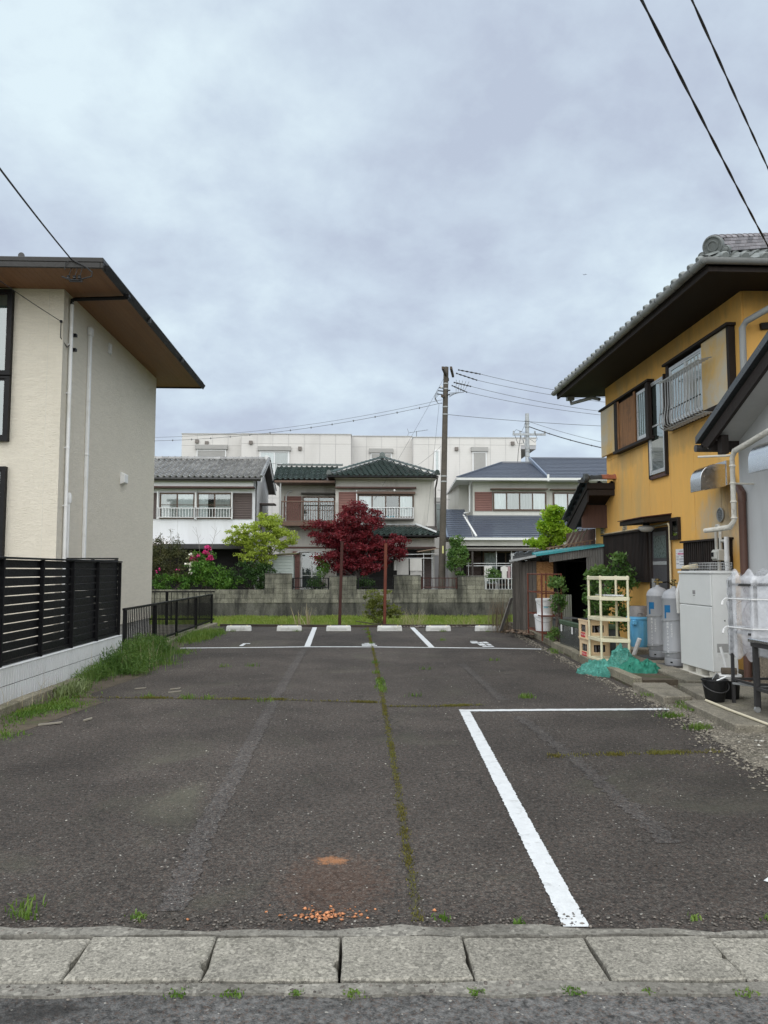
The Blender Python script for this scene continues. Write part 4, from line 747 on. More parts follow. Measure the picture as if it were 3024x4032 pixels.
ln = math.hypot(39.75-36.8, 7.28-6.06); v = Vector((0, 39.75-36.8, 7.28-6.06)); dv = 0.262; rows = []; r_ = 0
while r_*dv < ln - 0.15:
    t = r_*dv/ln; rows.append((0 + (ap.x-e0.x)*t, 5.3 - (e1.x-ap.x)*t)); r_ += 1
TG = tile_mesh(T_GREEN, 0.262, 0.262, 0.05, 0.025, 0.038)
lay_tiles(rf, TG, e0 + Vector((0, -0.03, 0.01)), (1, 0, 0), v, 0.262, dv, rows)
ridge(rf, e0 + Vector((0.02, 0, 0.10)), ap + Vector((0, 0, 0.08)), T_GREEN, 0.09, 0.3, name='hip_tile'); ridge(rf, e1 + Vector((-0.02, 0, 0.10)), ap + Vector((0, 0, 0.08)), T_GREEN, 0.09, 0.3, name='hip_tile')
ridge(rf, ap + Vector((0, 0, 0.08)), (1.45, 42, 7.36), T_GREEN, 0.1, 0.3); end_tile(rf, ap + Vector((0, -0.1, 0.22)), T_GREEN, 0.15); end_tile(rf, e0 + Vector((0.05, -0.08, 0.16)), T_GREEN, 0.11); end_tile(rf, e1 + Vector((-0.02, -0.08, 0.16)), T_GREEN, 0.12)
MB().tube([(-1.3, 36.74, 5.98), (4.05, 36.74, 6.0)], 0.05, 8).build('rain_gutter', BLACK, rf)
MB(F).box(-0.94, 3.94, -0.68, 0.0, 5.92, 5.955).build('soffit', GREYW, rf)
# left wing roof
w0 = Vector((-4.0, 37.9, 5.96)); v = Vector((0, 1.95, 0.90)); wr = MB().prism([(-4.0, 37.9, 5.93), (-4.0, 39.85, 6.83), (-4.0, 41.8, 5.93)], (3.4, 0, 0)).build('wing_roof', FASC, H2)
lay_tiles(wr, TG, w0 + Vector((0, -0.02, 0.03)), (1, 0, 0), v, 0.262, 0.262, [(0, 2.75)]*4 + [(0, 3.1)]*4)
ridge(wr, (-4.0, 39.85, 6.93), (-0.6, 39.85, 6.93), T_GREEN, 0.1, 0.3); MB().tube([(-4.05, 37.84, 5.86), (-1.3, 37.84, 5.86)], 0.05, 8).build('rain_gutter', BLACK, wr)
MB().tube([(-3.75, 39.75, 7.0), (-4.5, 39.6, 7.04)], 0.02, 6).build('roof_pipe', ALU, wr)
# balcony
BY = 37.3; B = MB().box(-3.55, -0.93, BY, 38.5, 3.66, 3.86).build('balcony', BROWNM, H2)
rail_bars(H2, -3.52, -0.95, BY+0.05, 3.88, 4.86, 0.115, BROWNM); MB().box(-3.58, -0.92, BY-0.03, BY+0.06, 4.80, 4.86).build('hand_rail', BROWNM, H2)
MB().box(-3.85, -0.95, 37.1, 38.5, 5.74, 5.84).build('balcony_canopy', BROWNM, H2); MB().box(-3.6, -3.54, 37.2, 37.26, 0.05, 5.74).build('balcony_post', GALV, H2)
b = MB()
for i in range(9):
    for s_ in (-1, 1): b.beam((-3.42 + 0.1*i, BY+0.12, 3.95), (-3.42 + 0.1*i + s_*0.4 if 0 <= i + s_*4 <= 8 else -3.42 + 0.1*(8 if s_ > 0 else 0), BY+0.12, 4.75), 0.012, 0.012)
b.build('trellis', BTRIM, H2)
FW = face_negY(38.5); window(H2, FW, -2.55, -1.0, 3.95, 5.15, 2, BRONZE, curt='dd', bars=[4.5]); louvre(H2, FW, -3.5, -2.65, 3.95, 5.2, SH_RD); MB(FW).box(-2.65, -0.95, -0.3, 0.0, 5.28, 5.36).build('window_hood', FASC, H2)
MB().tube([(-3.4, 38.4, 3.9), (-3.4, 38.4, 5.2), (-3.3, 38.4, 5.4), (-3.1, 38.45, 5.45)], 0.04, 8).build('conduit', WHITEB, H2)
# upper front
MB(F).box(-0.93, 3.02, -0.32, 0.0, 5.48, 5.56).build('upper_trim', BTRIM, H2); MB(F).box(0.1, 2.98, -0.26, 0.0, 5.22, 5.33).build('window_hood', BROWNM, H2)
louvre(H2, F, -0.76, 0.10, 3.92, 5.32, SH_RD); window(H2, F, 0.20, 2.87, 4.08, 5.15, 4, BRONZE, curt='cg-c'); MB(F).box(0.09, 0.14, -0.24, -0.18, 4.0, 5.4).build('post', WALU, H2)
rail_bars(H2, 0.16, 2.86, Y2-0.3, 4.02, 4.56, 0.125, WALU); MB(F).box(0.2, 2.9, -0.32, 0.0, 3.93, 3.99).build('rail_ledge', FASC, H2)
MB().tube([(1.2 + 0.06*i, Y2-0.2 + 0.03*math.sin(i*2.1), 4.10 + 0.03*math.sin(i*1.3)) for i in range(14)], 0.02, 6).build('blue_rope', mat('blue_rope', (0.08, 0.38, 0.48), 0.7), H2, smooth=True)
# lower tiled roof and ground floor
lr = MB().prism([(-0.9, 36.5, 3.16), (-0.9, 37.5, 3.66), (-0.9, 37.5, 3.08)], (4.95, 0, 0)).build('lower_roof', FASC, H2)
lay_tiles(lr, TG, (-0.9, 36.45, 3.17), (1, 0, 0), (0, 1, 0.5), 0.262, 0.25, [(0, 4.95), (0, 4.85), (0, 4.7), (0, 4.5)])
ridge(lr, (4.02, 36.5, 3.26), (3.0, 37.45, 3.74), mat('white_capped_tile', (0.5, 0.52, 0.52), 0.4, 0.3), 0.07, 0.25, name='hip_tile'); ridge(lr, (-0.9, 37.46, 3.72), (3.0, 37.46, 3.72), mat('white_capped_tile', (0, 0, 0)), 0.05, 0.3); end_tile(lr, (4.0, 36.45, 3.30), T_GREEN, 0.09)
MB().tube([(-0.95, 36.42, 3.12), (4.1, 36.42, 3.12)], 0.045, 8).build('rain_gutter', BLACK, lr)
MB(F).box(-3.6, 3.94, -0.42, 0.0, 2.55, 2.64).build('ground_trim', BTRIM, H2); MB(F).box(-0.9, 3.9, -0.30, 0.0, 2.64, 3.06).build('upper_porch', GREYW, H2)
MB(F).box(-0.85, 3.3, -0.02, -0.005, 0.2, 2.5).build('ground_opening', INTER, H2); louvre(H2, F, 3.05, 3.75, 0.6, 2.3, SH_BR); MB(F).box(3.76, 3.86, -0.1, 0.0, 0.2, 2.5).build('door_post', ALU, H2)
window(H2, FW, -2.6, -1.6, 0.6, 2.4, 2, ALU, curt='dd', bars=[1.25]); louvre(H2, FW, -3.05, -2.7, 0.5, 2.45, SH_RD); MB().tube([(-3.12, 38.3, 0.3), (-3.12, 38.3, 2.0), (-3.0, 38.3, 2.3), (-2.7, 38.3, 2.42), (-2.2, 38.3, 2.44)], 0.04, 8).build('conduit', WHITEB, H2, smooth=True)
MB().prism([(3.0, 36.3, 2.36), (4.0, 36.3, 2.52), (4.0, 37.4, 2.56), (3.0, 37.4, 2.40)], (0, 0, 0.03)).build('tarp_awning', mat('tan_tarp', (0.30, 0.22, 0.16), 0.8, 0.3, 3), H2)
MB().tube([(3.98, 36.5, 5.95), (3.98, 36.9, 5.7), (3.97, 37.4, 5.5), (3.97, 37.4, 3.3)], 0.04, 8).build('downpipe', FASC, H2)

# steel garden shed beside it
S = thing('garden_shed', 'small pale green steel garden shed behind the block wall', 'shed', (-3.4, 36.0, 0)); SHM = mat('pale_green_steel', (0.50, 0.56, 0.53), 0.5, 0.06, 2); b = MB().box(-3.75, -2.80, 35.8, 36.6, 0.0, 2.16)
for i in range(13): b.prism([(-3.26, 35.8, 0.3 + i*0.142), (-3.26, 35.775, 0.31 + i*0.142), (-3.26, 35.775, 0.42 + i*0.142), (-3.26, 35.8, 0.43 + i*0.142)], (0.42, 0, 0)); b.prism([(-3.73, 35.8, 0.3 + i*0.142), (-3.73, 35.78, 0.31 + i*0.142), (-3.73, 35.78, 0.42 + i*0.142), (-3.73, 35.8, 0.43 + i*0.142)], (0.42, 0, 0))
b.build('body', SHM, S); MB().prism([(-3.95, 35.6, 2.16), (-2.62, 35.6, 2.26), (-2.62, 36.7, 2.26), (-3.95, 36.7, 2.16)], (0, 0, 0.06)).build('roof', mat('khaki_roof', (0.24, 0.22, 0.13), 0.6, 0.2), S)

# ---- blue-roofed house
T_BLUE = mat('blue_metal_roof', (0.085, 0.10, 0.132), 0.24, 0.03, 0.8, rnd=0.05, spec=0.7, rv=0.01); WTRIM = mat('white_trim', (0.66, 0.67, 0.66), 0.6, 0.06, 2)
H3 = thing('blue_roof_house', 'cream house with blue metal roofs beside the utility pole', 'house', (8, 41, 0)); Y3 = 38.0; F = face_negY(Y3)
MB().box(5.9, 9.62, Y3, 44, 0.0, 6.06).build('wall', CREAMW, H3); MB().box(5.40, 5.9, 39.5, 44, 0.0, 6.0).build('side_wall', CREAMW, H3); MB().box(9.62, 13.5, 38.3, 44, 0.0, 6.1).build('wing_wall', CREAMW, H3)
def strips(parent, A, B, Cc, Dd, n, m, th=0.034, name='roof_strip'):
    """A-B eave, D-C top; n overlapping courses"""
    A, B, Cc, Dd = map(Vector, (A, B, Cc, Dd)); nn = (B-A).cross(Dd-A).normalized()
    for i in range(n):
        t0, t1 = i/n, min(1, (i+1.02)/n); p0, p1, q0, q1 = A.lerp(Dd, t0), B.lerp(Cc, t0), A.lerp(Dd, t1), B.lerp(Cc, t1)
        MB().add([p0+nn*th, p1+nn*th, q1+nn*0.002, q0+nn*0.002, p0-nn*0.01, p1-nn*0.01, q1-nn*0.01, q0-nn*0.01], [(0, 1, 2, 3), (4, 7, 6, 5), (0, 4, 5, 1), (1, 5, 6, 2), (2, 6, 7, 3), (3, 7, 4, 0)]).build(name, m, parent, flip=False)
e0, e1, r0, r1 = (5.02, 37.2, 6.00), (10.1, 37.2, 6.00), (7.95, 41.0, 7.28), (10.1, 41.0, 7.28)
rf = MB().add([e0, e1, r1, r0, (5.4, 44.5, 5.96), (10.1, 44.5, 5.96), (5.02, 37.2, 5.92), (10.1, 37.2, 5.92), (5.4, 44.5, 5.90), (10.1, 44.5, 5.90)], [(0, 1, 2, 3), (0, 3, 4), (3, 2, 5, 4), (6, 8, 9, 7), (0, 6, 7, 1), (0, 4, 8, 6), (1, 7, 9, 5, 2), (4, 5, 9, 8)]).build('roof', WTRIM, H3)
strips(rf, (5.02, 37.2, 6.02), (9.5, 37.2, 6.02), (9.5, 41.0, 7.30), (7.95, 41.0, 7.30), 12, T_BLUE)
MB().beam((5.02, 37.2, 6.06), (7.95, 41, 7.34), 0.12, 0.05).beam((7.95, 41, 7.34), (9.6, 41, 7.34), 0.12, 0.05).build('hip_cap', T_BLUE, rf)
MB().box(5.0, 9.5, 37.12, 37.2, 5.90, 6.01).build('rain_gutter', WTRIM, rf); MB().beam((5.0, 37.2, 5.97), (5.4, 44.5, 5.95), 0.05, 0.12).build('side_fascia', WTRIM, rf)
wr = MB().prism([(9.62, 37.3, 6.02), (9.62, 41.3, 7.56), (9.62, 45.3, 6.02), (9.62, 45.3, 5.92), (9.62, 37.3, 5.92)], (4.5, 0, 0)).build('wing_roof', WTRIM, H3)
strips(wr, (9.55, 37.25, 6.04), (14.1, 37.25, 6.04), (14.1, 41.3, 7.60), (9.55, 41.3, 7.60), 14, T_BLUE)
MB().beam((9.52, 37.2, 6.02), (9.52, 41.3, 7.60), 0.09, 0.16).build('verge_cap', mat('blue_trim', (0.16, 0.20, 0.27), 0.35, 0.1), wr); MB().beam((9.5, 41.3, 7.62), (14.1, 41.3, 7.62), 0.16, 0.06).build('ridge_cap', T_BLUE, wr); MB().box(9.55, 14.1, 37.17, 37.25, 5.92, 6.03).build('rain_gutter', WTRIM, wr)
MB().beam((9.5, 37.16, 5.86), (9.5, 37.16, 6.2), 0.1, 0.06).build('verge_end', WTRIM, wr)
louvre(H3, F, 6.0, 6.86, 4.45, 5.40, SH_RD); window(H3, F, 6.94, 9.55, 4.50, 5.36, 4, BRONZE, curt='cggc'); MB(F).box(6.78, 9.62, -0.35, 0.0, 5.50, 5.56).build('window_hood', BRONZE, H3)
FW = face_negY(38.3); window(H3, FW, 10.05, 11.45, 4.15, 5.38, 2, BRONZE, curt='cg'); MB(FW).box(9.85, 11.7, -0.35, 0.0, 5.52, 5.58).build('window_hood', BRONZE, H3)
for x_ in (7.0, 8.6): MB(F).box(x_-0.007, x_+0.007, -0.004, 0, 5.6, 5.92).build('wall_joint', WTRIM, H3)
lr = MB().prism([(4.5, 35.9, 3.0), (4.5, 38.0, 4.20), (4.5, 38.0, 2.9)], (7.5, 0, 0)).build('lower_roof', WTRIM, H3); MB().prism([(4.36, 36.0, 3.06), (4.36, 38.9, 4.62), (4.36, 38.9, 3.0)], (0.12, 0, 0)).build('lower_verge', mat('blue_trim', (0, 0, 0)), lr)
strips(lr, (5.6, 35.85, 3.03), (12, 35.85, 3.03), (12, 38.0, 4.24), (5.6, 38.0, 4.24), 11, T_BLUE); strips(lr, (4.46, 35.85, 3.03), (5.56, 35.85, 3.03), (5.56, 38.6, 4.58), (4.46, 38.6, 4.58), 14, T_BLUE)
MB().beam((5.42, 38.1, 4.28), (5.72, 35.88, 3.10), 0.09, 0.07).tube([(5.75, 37.3, 5.94), (5.72, 37.8, 5.7), (5.72, 37.9, 4.4), (5.45, 38.0, 4.34)], 0.04, 8).build('downpipe', WTRIM, H3)
MB().box(4.45, 12, 35.76, 35.85, 2.92, 3.03).build('rain_gutter', WTRIM, lr); MB(F).box(4.8, 12, -1.9, 0.0, 2.66, 2.92).build('eave_box', CREAMW, H3)
b = MB().prism([(5.05, 35.4, 2.52), (5.05, 37.9, 2.70), (5.05, 37.9, 2.64), (5.05, 35.4, 2.46)], (6, 0, 0)); b.build('awning', mat('grey_awning', (0.26, 0.25, 0.225), 0.6, 0.2), H3); MB().box(5.05, 11.05, 35.35, 35.42, 2.40, 2.50).build('awning_beam', FASC, H3)
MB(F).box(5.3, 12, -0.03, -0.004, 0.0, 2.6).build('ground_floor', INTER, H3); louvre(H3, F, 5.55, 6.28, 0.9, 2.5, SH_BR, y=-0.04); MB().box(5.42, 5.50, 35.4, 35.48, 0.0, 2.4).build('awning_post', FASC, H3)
window(H3, F, 6.4, 8.6, 0.8, 2.4, 2, BRONZE, curt='h-', y=-0.04)

# ---- apartment block
SIDE_A = None
m, t, N_, L_, Pp = nodes('apartment_siding'); mth, noise_, mix_, rng_, bmp_ = mk(t)
pos = N_.new('ShaderNodeNewGeometry').outputs['Position']; sx = N_.new('ShaderNodeSeparateXYZ'); L_.new(pos, sx.inputs[0])
gz = mth('FRACT', mth('DIVIDE', sx.outputs[2], 0.1517)); gr = rng_(gz, 0.0, 0.10); gx = rng_(mth('FRACT', mth('ADD', mth('DIVIDE', sx.outputs[0], 0.31), mth('MULTIPLY', mth('FLOOR', mth('DIVIDE', sx.outputs[2], 0.1517)), 0.37))), 0, 0.03)
h_ = mth('MULTIPLY', gr, gx); oi = N_.new('ShaderNodeObjectInfo')
c_ = mix_(mth('MULTIPLY', h_, 1.0), (0.53, 0.515, 0.495), (0.60, 0.585, 0.56)); c_ = mix_(mth('MULTIPLY', oi.outputs['Random'], 0.12), c_, (0.48, 0.465, 0.44)); c_ = mix_(rng_(noise_(pos, 0.8, 5, 0.6, 0.2, (1, 1, 0.25)), 0.52, 0.8, 0, 0.5), c_, (0.40, 0.385, 0.36))
L_.new(c_, Pp.inputs['Base Color']); Pp.inputs['Roughness'].default_value = 0.75; L_.new(bmp_(h_, 0.25, 0.006), Pp.inputs['Normal']); SIDE_A = m
AP = thing('apartment_block', 'pale three-storey apartment block with flat roof behind the houses', 'building', (0.5, 52, 0)); JNT = mat('panel_joint', (0.36, 0.36, 0.37), 0.8, 0.05); SHG = mat('grey_roller_shutter', (0.33, 0.325, 0.31), 0.55, 0.1); CAPM = mat('parapet_cap', (0.42, 0.42, 0.41), 0.6, 0.05)
secs = [(-10.75, -6.93, 47.9, 9.98), (-6.93, -0.20, 47.0, 9.84), (-0.20, 3.63, 48.0, 9.92), (3.63, 11.3, 47.0, 9.70)]
for x0, x1, y_, zt in secs:
    xe = x1 if x1 < 11 else 10.15
    MB().box(x0, xe, y_+0.02, 58, 0, zt-0.02).build('wall', JNT, AP); n = max(1, round((x1-x0)/0.955)); wd = (x1-x0)/n
    if x1 > 11: MB().box(10.15, 11.28, 47.02, 58, 9.02, 9.68).build('roof_slab', JNT, AP)
    for za, zb in ((2.4, 5.9), (5.9, 9.25), (9.25, zt)):
        for i in range(n):
            if za < 9 and x0 + wd*(i+0.5) > 10.15: continue
            zz0 = max(za, 9.02) if x0 + wd*(i+0.5) > 10.15 else za
            MB().box(x0 + wd*i + 0.008, x0 + wd*(i+1) - 0.008, y_, y_+0.018, zz0 + 0.008, zb - 0.004).build('wall_panel', SIDE_A, AP)
    MB().box(x0-0.03, x1+0.03, y_-0.04, 58, zt, zt+0.05).build('parapet_cap', CAPM, AP)
for y0_, y1_, xx in ((47.0, 47.9, -6.93), (47.0, 48.0, 3.63)): MB().box(xx-0.012, xx-0.002, y0_, y1_, 2.4, 9.69).build('return_panel', SIDE_A, AP)
def apt_win(y_, x0, x1, z0, z1, shut, hood=True, n=2):
    F_ = face_negY(y_); w_ = window(AP, F_, x0, x1, z0, z1, n, WALU, 0.07, 0.10, 'cg' if shut < 1 else '-')
    if shut: louvre(AP, F_, x0, x1, z1-(z1-z0)*shut, z1, SHG, 0.06, y=-0.10, name='roller_shutter', d=0.03)
    if hood: MB(F_).box(x0-0.16, x1+0.16, -0.20, 0.0, z1+0.08, z1+0.36).build('shutter_box', SHG, AP, bev=0.01)
apt_win(47.9, -9.73, -8.05, 7.2, 8.93, 0.22); apt_win(47.0, -5.74, -4.05, 7.25, 8.72, 0); apt_win(48.0, 1.08, 2.28, 7.0, 8.78, 1.0, n=1); apt_win(47.0, 7.36, 8.1, 6.9, 8.75, 1.0, n=1); apt_win(47.0, 4.98, 5.2, 7.6, 8.85, 0, False, 1); apt_win(47.0, 5.0, 5.35, 3.8, 5.6, 0, True, 1); apt_win(47.0, -3.6, -2.4, 3.9, 5.3, 1.0, n=1)
for x_, y_, z_ in ((-9.9, 47.9, 9.5), (-6.45, 47.0, 9.3), (-3.45, 47.0, 8.95), (6.2, 47.0, 8.98), (6.2, 47.0, 5.5), (-9.3, 47.9, 9.4), (9.7, 47, 9.35)): MB().box(x_, x_+0.22, y_-0.14, y_, z_-0.1, z_+0.12).build('vent_hood', mat('vent_brown', (0.17, 0.15, 0.135), 0.6), AP, bev=0.01)
b = MB()
for i in range(4): b.box(-4.4, -3.95, 46.85, 47.0, 5.6 + i*0.32, 5.68 + i*0.32)
b.build('wall_ladder', CAPM, AP)
an = thing('tv_antenna', 'thin rooftop television antenna on the apartment roof', 'antenna', (4.0, 49, 9.75)); MB().tube([(4.0, 49, 9.7), (4.0, 49, 10.45)], 0.02, 6).build('mast', CABLE_G, an); b = MB().beam((3.5, 49, 10.35), (4.75, 49, 10.55), 0.02, 0.02)
for i in range(9): b.beam((3.6 + 0.13*i, 48.85, 10.37 + 0.021*i), (3.6 + 0.13*i, 49.15, 10.37 + 0.021*i), 0.012, 0.012)
b.beam((3.4, 49, 10.1), (3.5, 49, 10.35), 0.02, 0.02).beam((3.5, 49, 10.35), (3.4, 49, 10.62), 0.02, 0.02); b.build('boom', CABLE_G, an)
# ---------------------------------------------------------------- ochre house on the right
OCHRE = mat('ochre_wall', (0.76, 0.43, 0.115), 0.88, 0.08, 1.3, stain=(0.50, 0.37, 0.18), ss=1.5, streak=True, sth=(0.52, 0.74), bump=0.25, bs=70, rnd=0.03, blobs=[(11.35, 2.15, 0.75, 0.45, 0.7, (0.46, 0.42, 0.33)), (10.95, 2.5, 0.22, 0.4, 0.75, (0.10, 0.07, 0.04)), (13.0, 1.4, 0.5, 0.5, 0.45, (0.36, 0.25, 0.12)), (12.6, 3.7, 0.9, 0.22, 0.55, (0.36, 0.25, 0.11)), (15.3, 3.75, 0.9, 0.2, 0.5, (0.36, 0.25, 0.11)), (15.0, 2.7, 1.2, 0.5, 0.35, (0.52, 0.36, 0.15)), (13.4, 5.4, 3.2, 0.22, 0.5, (0.32, 0.22, 0.10))])  # last blob paints the shade under the eave into the wall colour
OCHRE_F = mat('faded_ochre', (0.62, 0.41, 0.15), 0.88, 0.12, 1.5, stain=(0.50, 0.46, 0.37), ss=1.0, sth=(0.40, 0.62), bump=0.2, bs=70)
XW = 5.5; F = face_negX(XW); YH = thing('ochre_house', 'old ochre two-storey house with tiled roof and deep dark wooden eaves', 'house', (8, 13.5, 0))
MB().box(XW+0.02, 12, 10.52, 16.45, 0.05, 5.62).build('wall', WOOD_D, YH); MB().box(XW+0.02, 12, 16.45, 17.32, 0.05, 3.0).build('wing_wall', WOOD_D, YH)
js = [10.5, 11.28, 12.18, 13.1, 14.05, 15.0, 15.75, 16.45]
def wpanel(y0, y1, z0, z1, m=OCHRE): MB().box(XW-0.004, XW+0.022, y0+0.005, y1-0.005, z0, z1).build('wall_panel', m, YH)
for a, c in zip(js, js[1:]): wpanel(a, c, 0.05, 3.86); wpanel(a, c, 3.864, 5.6)
MB().prism([(XW-0.004, 16.452, 0.05), (XW-0.004, 17.32, 0.05), (XW-0.004, 17.32, 2.75), (XW-0.004, 16.452, 3.12)], (0.026, 0, 0)).build('wall_panel', OCHRE, YH)
MB().box(XW+0.024, 12, 10.494, 10.52, 2.5, 5.6).build('front_panel', OCHRE, YH)
for x_ in (5.99,): MB().box(x_, x_+0.13, 10.46, 10.494, 2.5, 5.6).build('post', WOOD_D, YH)
MB().beam((5.75, 10.47, 4.95), (6.6, 10.47, 5.05), 0.06, 0.09, (0, 0, 1)).build('brace', WOOD_D, YH)
# roof: eave lines, soffit, gutter, tiles
EX_, EN, EF, EZ = 4.66, 9.72, 17.35, 5.60
c0, c1 = Vector((EX_, EN, EZ)), Vector((EX_, EF, EZ)); pk0, pk1 = Vector((8.2, 13.0, 7.2)), Vector((8.2, 14.0, 7.2))
rf = MB().add([c0, c1, (12, EF, EZ), (12, EN, EZ), pk0, pk1, c0 - Vector((0, 0, .09)), c1 - Vector((0, 0, .09)), (12, EF, EZ-.09), (12, EN, EZ-.09)], [(0, 4, 5, 1), (1, 5, 2), (2, 5, 4, 3), (3, 4, 0), (6, 7, 8, 9), (0, 1, 7, 6), (1, 2, 8, 7), (2, 3, 9, 8), (3, 0, 6, 9)]).build('roof', WOOD_D, YH)
T_SIL = mat('silver_grey_tile', (0.175, 0.19, 0.185), 0.5, 0.25, 5, rnd=0.25, stain=(0.10, 0.11, 0.10), ss=3)
def round_eave(w, m):     # eave tile: wave tile with a round end boss
    n = 12; b = MB(); P0 = []; P1 = []; P2 = []
    for i in range(n+1):
        t_ = i/n; x = w*1.03*t_; z = -0.018*math.sin(math.pi*t_/0.6) if t_ < 0.6 else 0.045*math.sin(math.pi*(t_-0.6)/0.4)
        P0.append((x, -0.02, z+0.03)); P1.append((x, 0.30, z+0.012)); P2.append((x, -0.018, z-0.012))
    k = n+1; b.add(P0 + P1 + P2, [(i, i+1, k+i+1, k+i) for i in range(n)] + [(2*k+i, 2*k+i+1, i+1, i) for i in range(n)])
    b.lathe([(0.02, -0.045), (0.050, -0.045), (0.058, -0.035), (0.058, 0.02)], (w*0.82, 0, 0.025), 14, 'y'); return b.mesh('eave_tile', m, smooth=True, flip=False)
ET = round_eave(0.27, T_SIL); TT = tile_mesh(T_SIL, 0.27, 0.24, 0.045, 0.018, 0.03)
vS = (pk0 - c0); vS = Vector((vS.x, 0, vS.z)).normalized(); rotS = frame((0, -1, 0), vS)
n = int((EF-EN)/0.27)
for i in range(n): piece('eave_tile', ET, rf, (EX_-0.03, EF - i*0.27, EZ+0.015), rotS)
for r_ in range(1, 4):
    for i in range(n - r_): piece('roof_tile', TT, rf, Vector((EX_-0.03, EF - i*0.27, EZ+0.015)) + vS*(0.24*r_), rotS)
vF = Vector((0, pk0.y-c0.y, pk0.z-c0.z)).normalized(); rotF = frame((1, 0, 0), vF)
for i in range(10): piece('eave_tile', ET, rf, (EX_-0.02 + i*0.27, EN-0.03, EZ+0.015), rotF)
for r_ in range(1, 5):
    for i in range(r_, 10): piece('roof_tile', TT, rf, Vector((EX_-0.02 + i*0.27, EN-0.03, EZ+0.015)) + vF*(0.24*r_), rotF)
# hip ridge of stacked flat tiles with a demon-face style end tile
hd = (pk0 - c0).normalized(); side = Vector((0, 0, 1)).cross(hd).normalized(); upv = hd.cross(side); rotH = Matrix((hd, side, upv)).transposed(); LT = mat('flat_ridge_tile', (0.23, 0.215, 0.225), 0.55, 0.2, 6, rnd=0.35)
for k in range(4):
    w_ = 0.15 - 0.014*k; fm_ = MB().box(0.003, 0.225, -w_, w_, 0, 0.040).mesh('flat_tile', LT, bev=0.004)
    for i in range(11): piece('flat_tile', fm_, rf, c0 + hd*(0.30 + 0.23*i + (0.11 if k % 2 else 0)) + upv*(0.06 + 0.047*k), rotH)
cm_ = MB(); pts = [(0.10*math.cos(math.pi*j/8), 0.055*math.sin(math.pi*j/8)) for j in range(9)]; cm_.prism([(0, a, b_) for a, b_ in pts], (0.215, 0, 0)); cm_.prism([(0.0, a*1.12, b_*1.2) for a, b_ in pts], (0.03, 0, 0)); cm_ = cm_.mesh('cap_tile', LT)
for i in range(11): piece('cap_tile', cm_, rf, c0 + hd*(0.28 + 0.225*i) + upv*0.25, rotH)
og = c0 + hd*0.26 + upv*0.13; T = Matrix.Translation(og) @ Matrix.Scale(0.78, 4) @ Matrix(((-hd.x, side.x, upv.x, 0), (-hd.y, side.y, upv.y, 0), (-hd.z, side.z, upv.z, 0), (0, 0, 0, 1)))
b = MB(T); b.lathe([(0.07, 0.02), (0.075, 0.035), (0.09, 0.035), (0.10, 0.02), (0.135, 0.02), (0.145, 0.04), (0.165, 0.04), (0.175, 0.02), (0.175, -0.06)], (0, 0, 0.05), 26, 'x')
for s_ in (-1, 1): b.lathe([(0.02, 0.06), (0.045, 0.05), (0.05, 0.03), (0.07, 0.03), (0.078, 0.0), (0.078, -0.05)], (0, s_*0.20, -0.07), 16, 'x')
b.prism([(-0.05, -0.26, -0.15), (-0.05, 0.26, -0.15), (-0.05, 0.22, -0.02), (-0.05, -0.22, -0.02)], (0.05, 0, 0)); b.build('ridge_end_tile', T_SIL, rf, smooth=True)
b = MB(); 
for dz in (0.10, 0.17): b.lathe([(0.045, 0), (0.045, 0.22)], (EX_+0.06, EF-0.3, EZ+dz), 12, 'y'); b.lathe([(0.045, 0), (0.045, 0.22)], (EX_+0.15, EF-0.28, EZ+dz+0.02), 12, 'y')
b.build('corner_tiles', T_SIL, rf, smooth=True)
MB().box(EX_+0.04, XW+0.03, EN+0.04, EF-0.04, EZ-0.125, EZ-0.095).box(XW+0.03, 9, EN+0.04, 10.5, EZ-0.125, EZ-0.095).build('soffit', WOOD_D, YH)
MB().box(EX_+0.01, EX_+0.05, EN, EF, EZ-0.16, EZ-0.01).box(EX_+0.05, 9, EN, EN+0.04, EZ-0.16, EZ-0.01).build('eave_board', WOOD_D, YH)
y = 10.2; rm_ = MB().box(EX_+0.06, XW, -0.025, 0.025, EZ-0.165, EZ-0.126).mesh('rafter', WOOD_D)
while y < 17.2: y += 0.9
def halfgutter(b, p, q, r=0.06):
    p, q = Vector(p), Vector(q); d = (q-p).normalized(); s_ = Vector((0, 0, 1)).cross(d).normalized(); prof = []
    for j in range(9): t_ = math.pi + math.pi*j/8; prof.append(s_*(r*math.cos(t_)) + Vector((0, 0, r*math.sin(t_))))
    for j in range(9): t_ = 2*math.pi - math.pi*j/8; prof.append(s_*((r-0.006)*math.cos(t_)) + Vector((0, 0, (r-0.006)*math.sin(t_))))
    b.prism([p + a for a in prof], q-p)
b = MB(); halfgutter(b, (EX_-0.06, EN-0.02, EZ-0.015), (EX_-0.06, EF+0.02, EZ-0.015), 0.065); halfgutter(b, (EX_-0.07, EN-0.07, EZ-0.02), (6.05, EN-0.07, EZ-0.03), 0.065); b.lathe([(0.02, -0.066), (0.045, -0.05), (0.062, -0.02), (0.066, 0.0)], (EX_-0.06, EN-0.065, EZ-0.018), 16); b.build('rain_gutter', PIPE_G, YH, smooth=True)
y = EN + 0.3; hk = MB().tube([(EX_-0.125, 0, EZ), (EX_-0.12, 0, EZ-0.045), (EX_-0.06, 0, EZ-0.085), (EX_+0.0, 0, EZ-0.05), (EX_+0.02, 0, EZ-0.02)], 0.006, 5).mesh('gutter_hook', DKGREY)
while y < EF: piece('gutter_hook', hk, YH, (0, y, 0)); y += 0.6
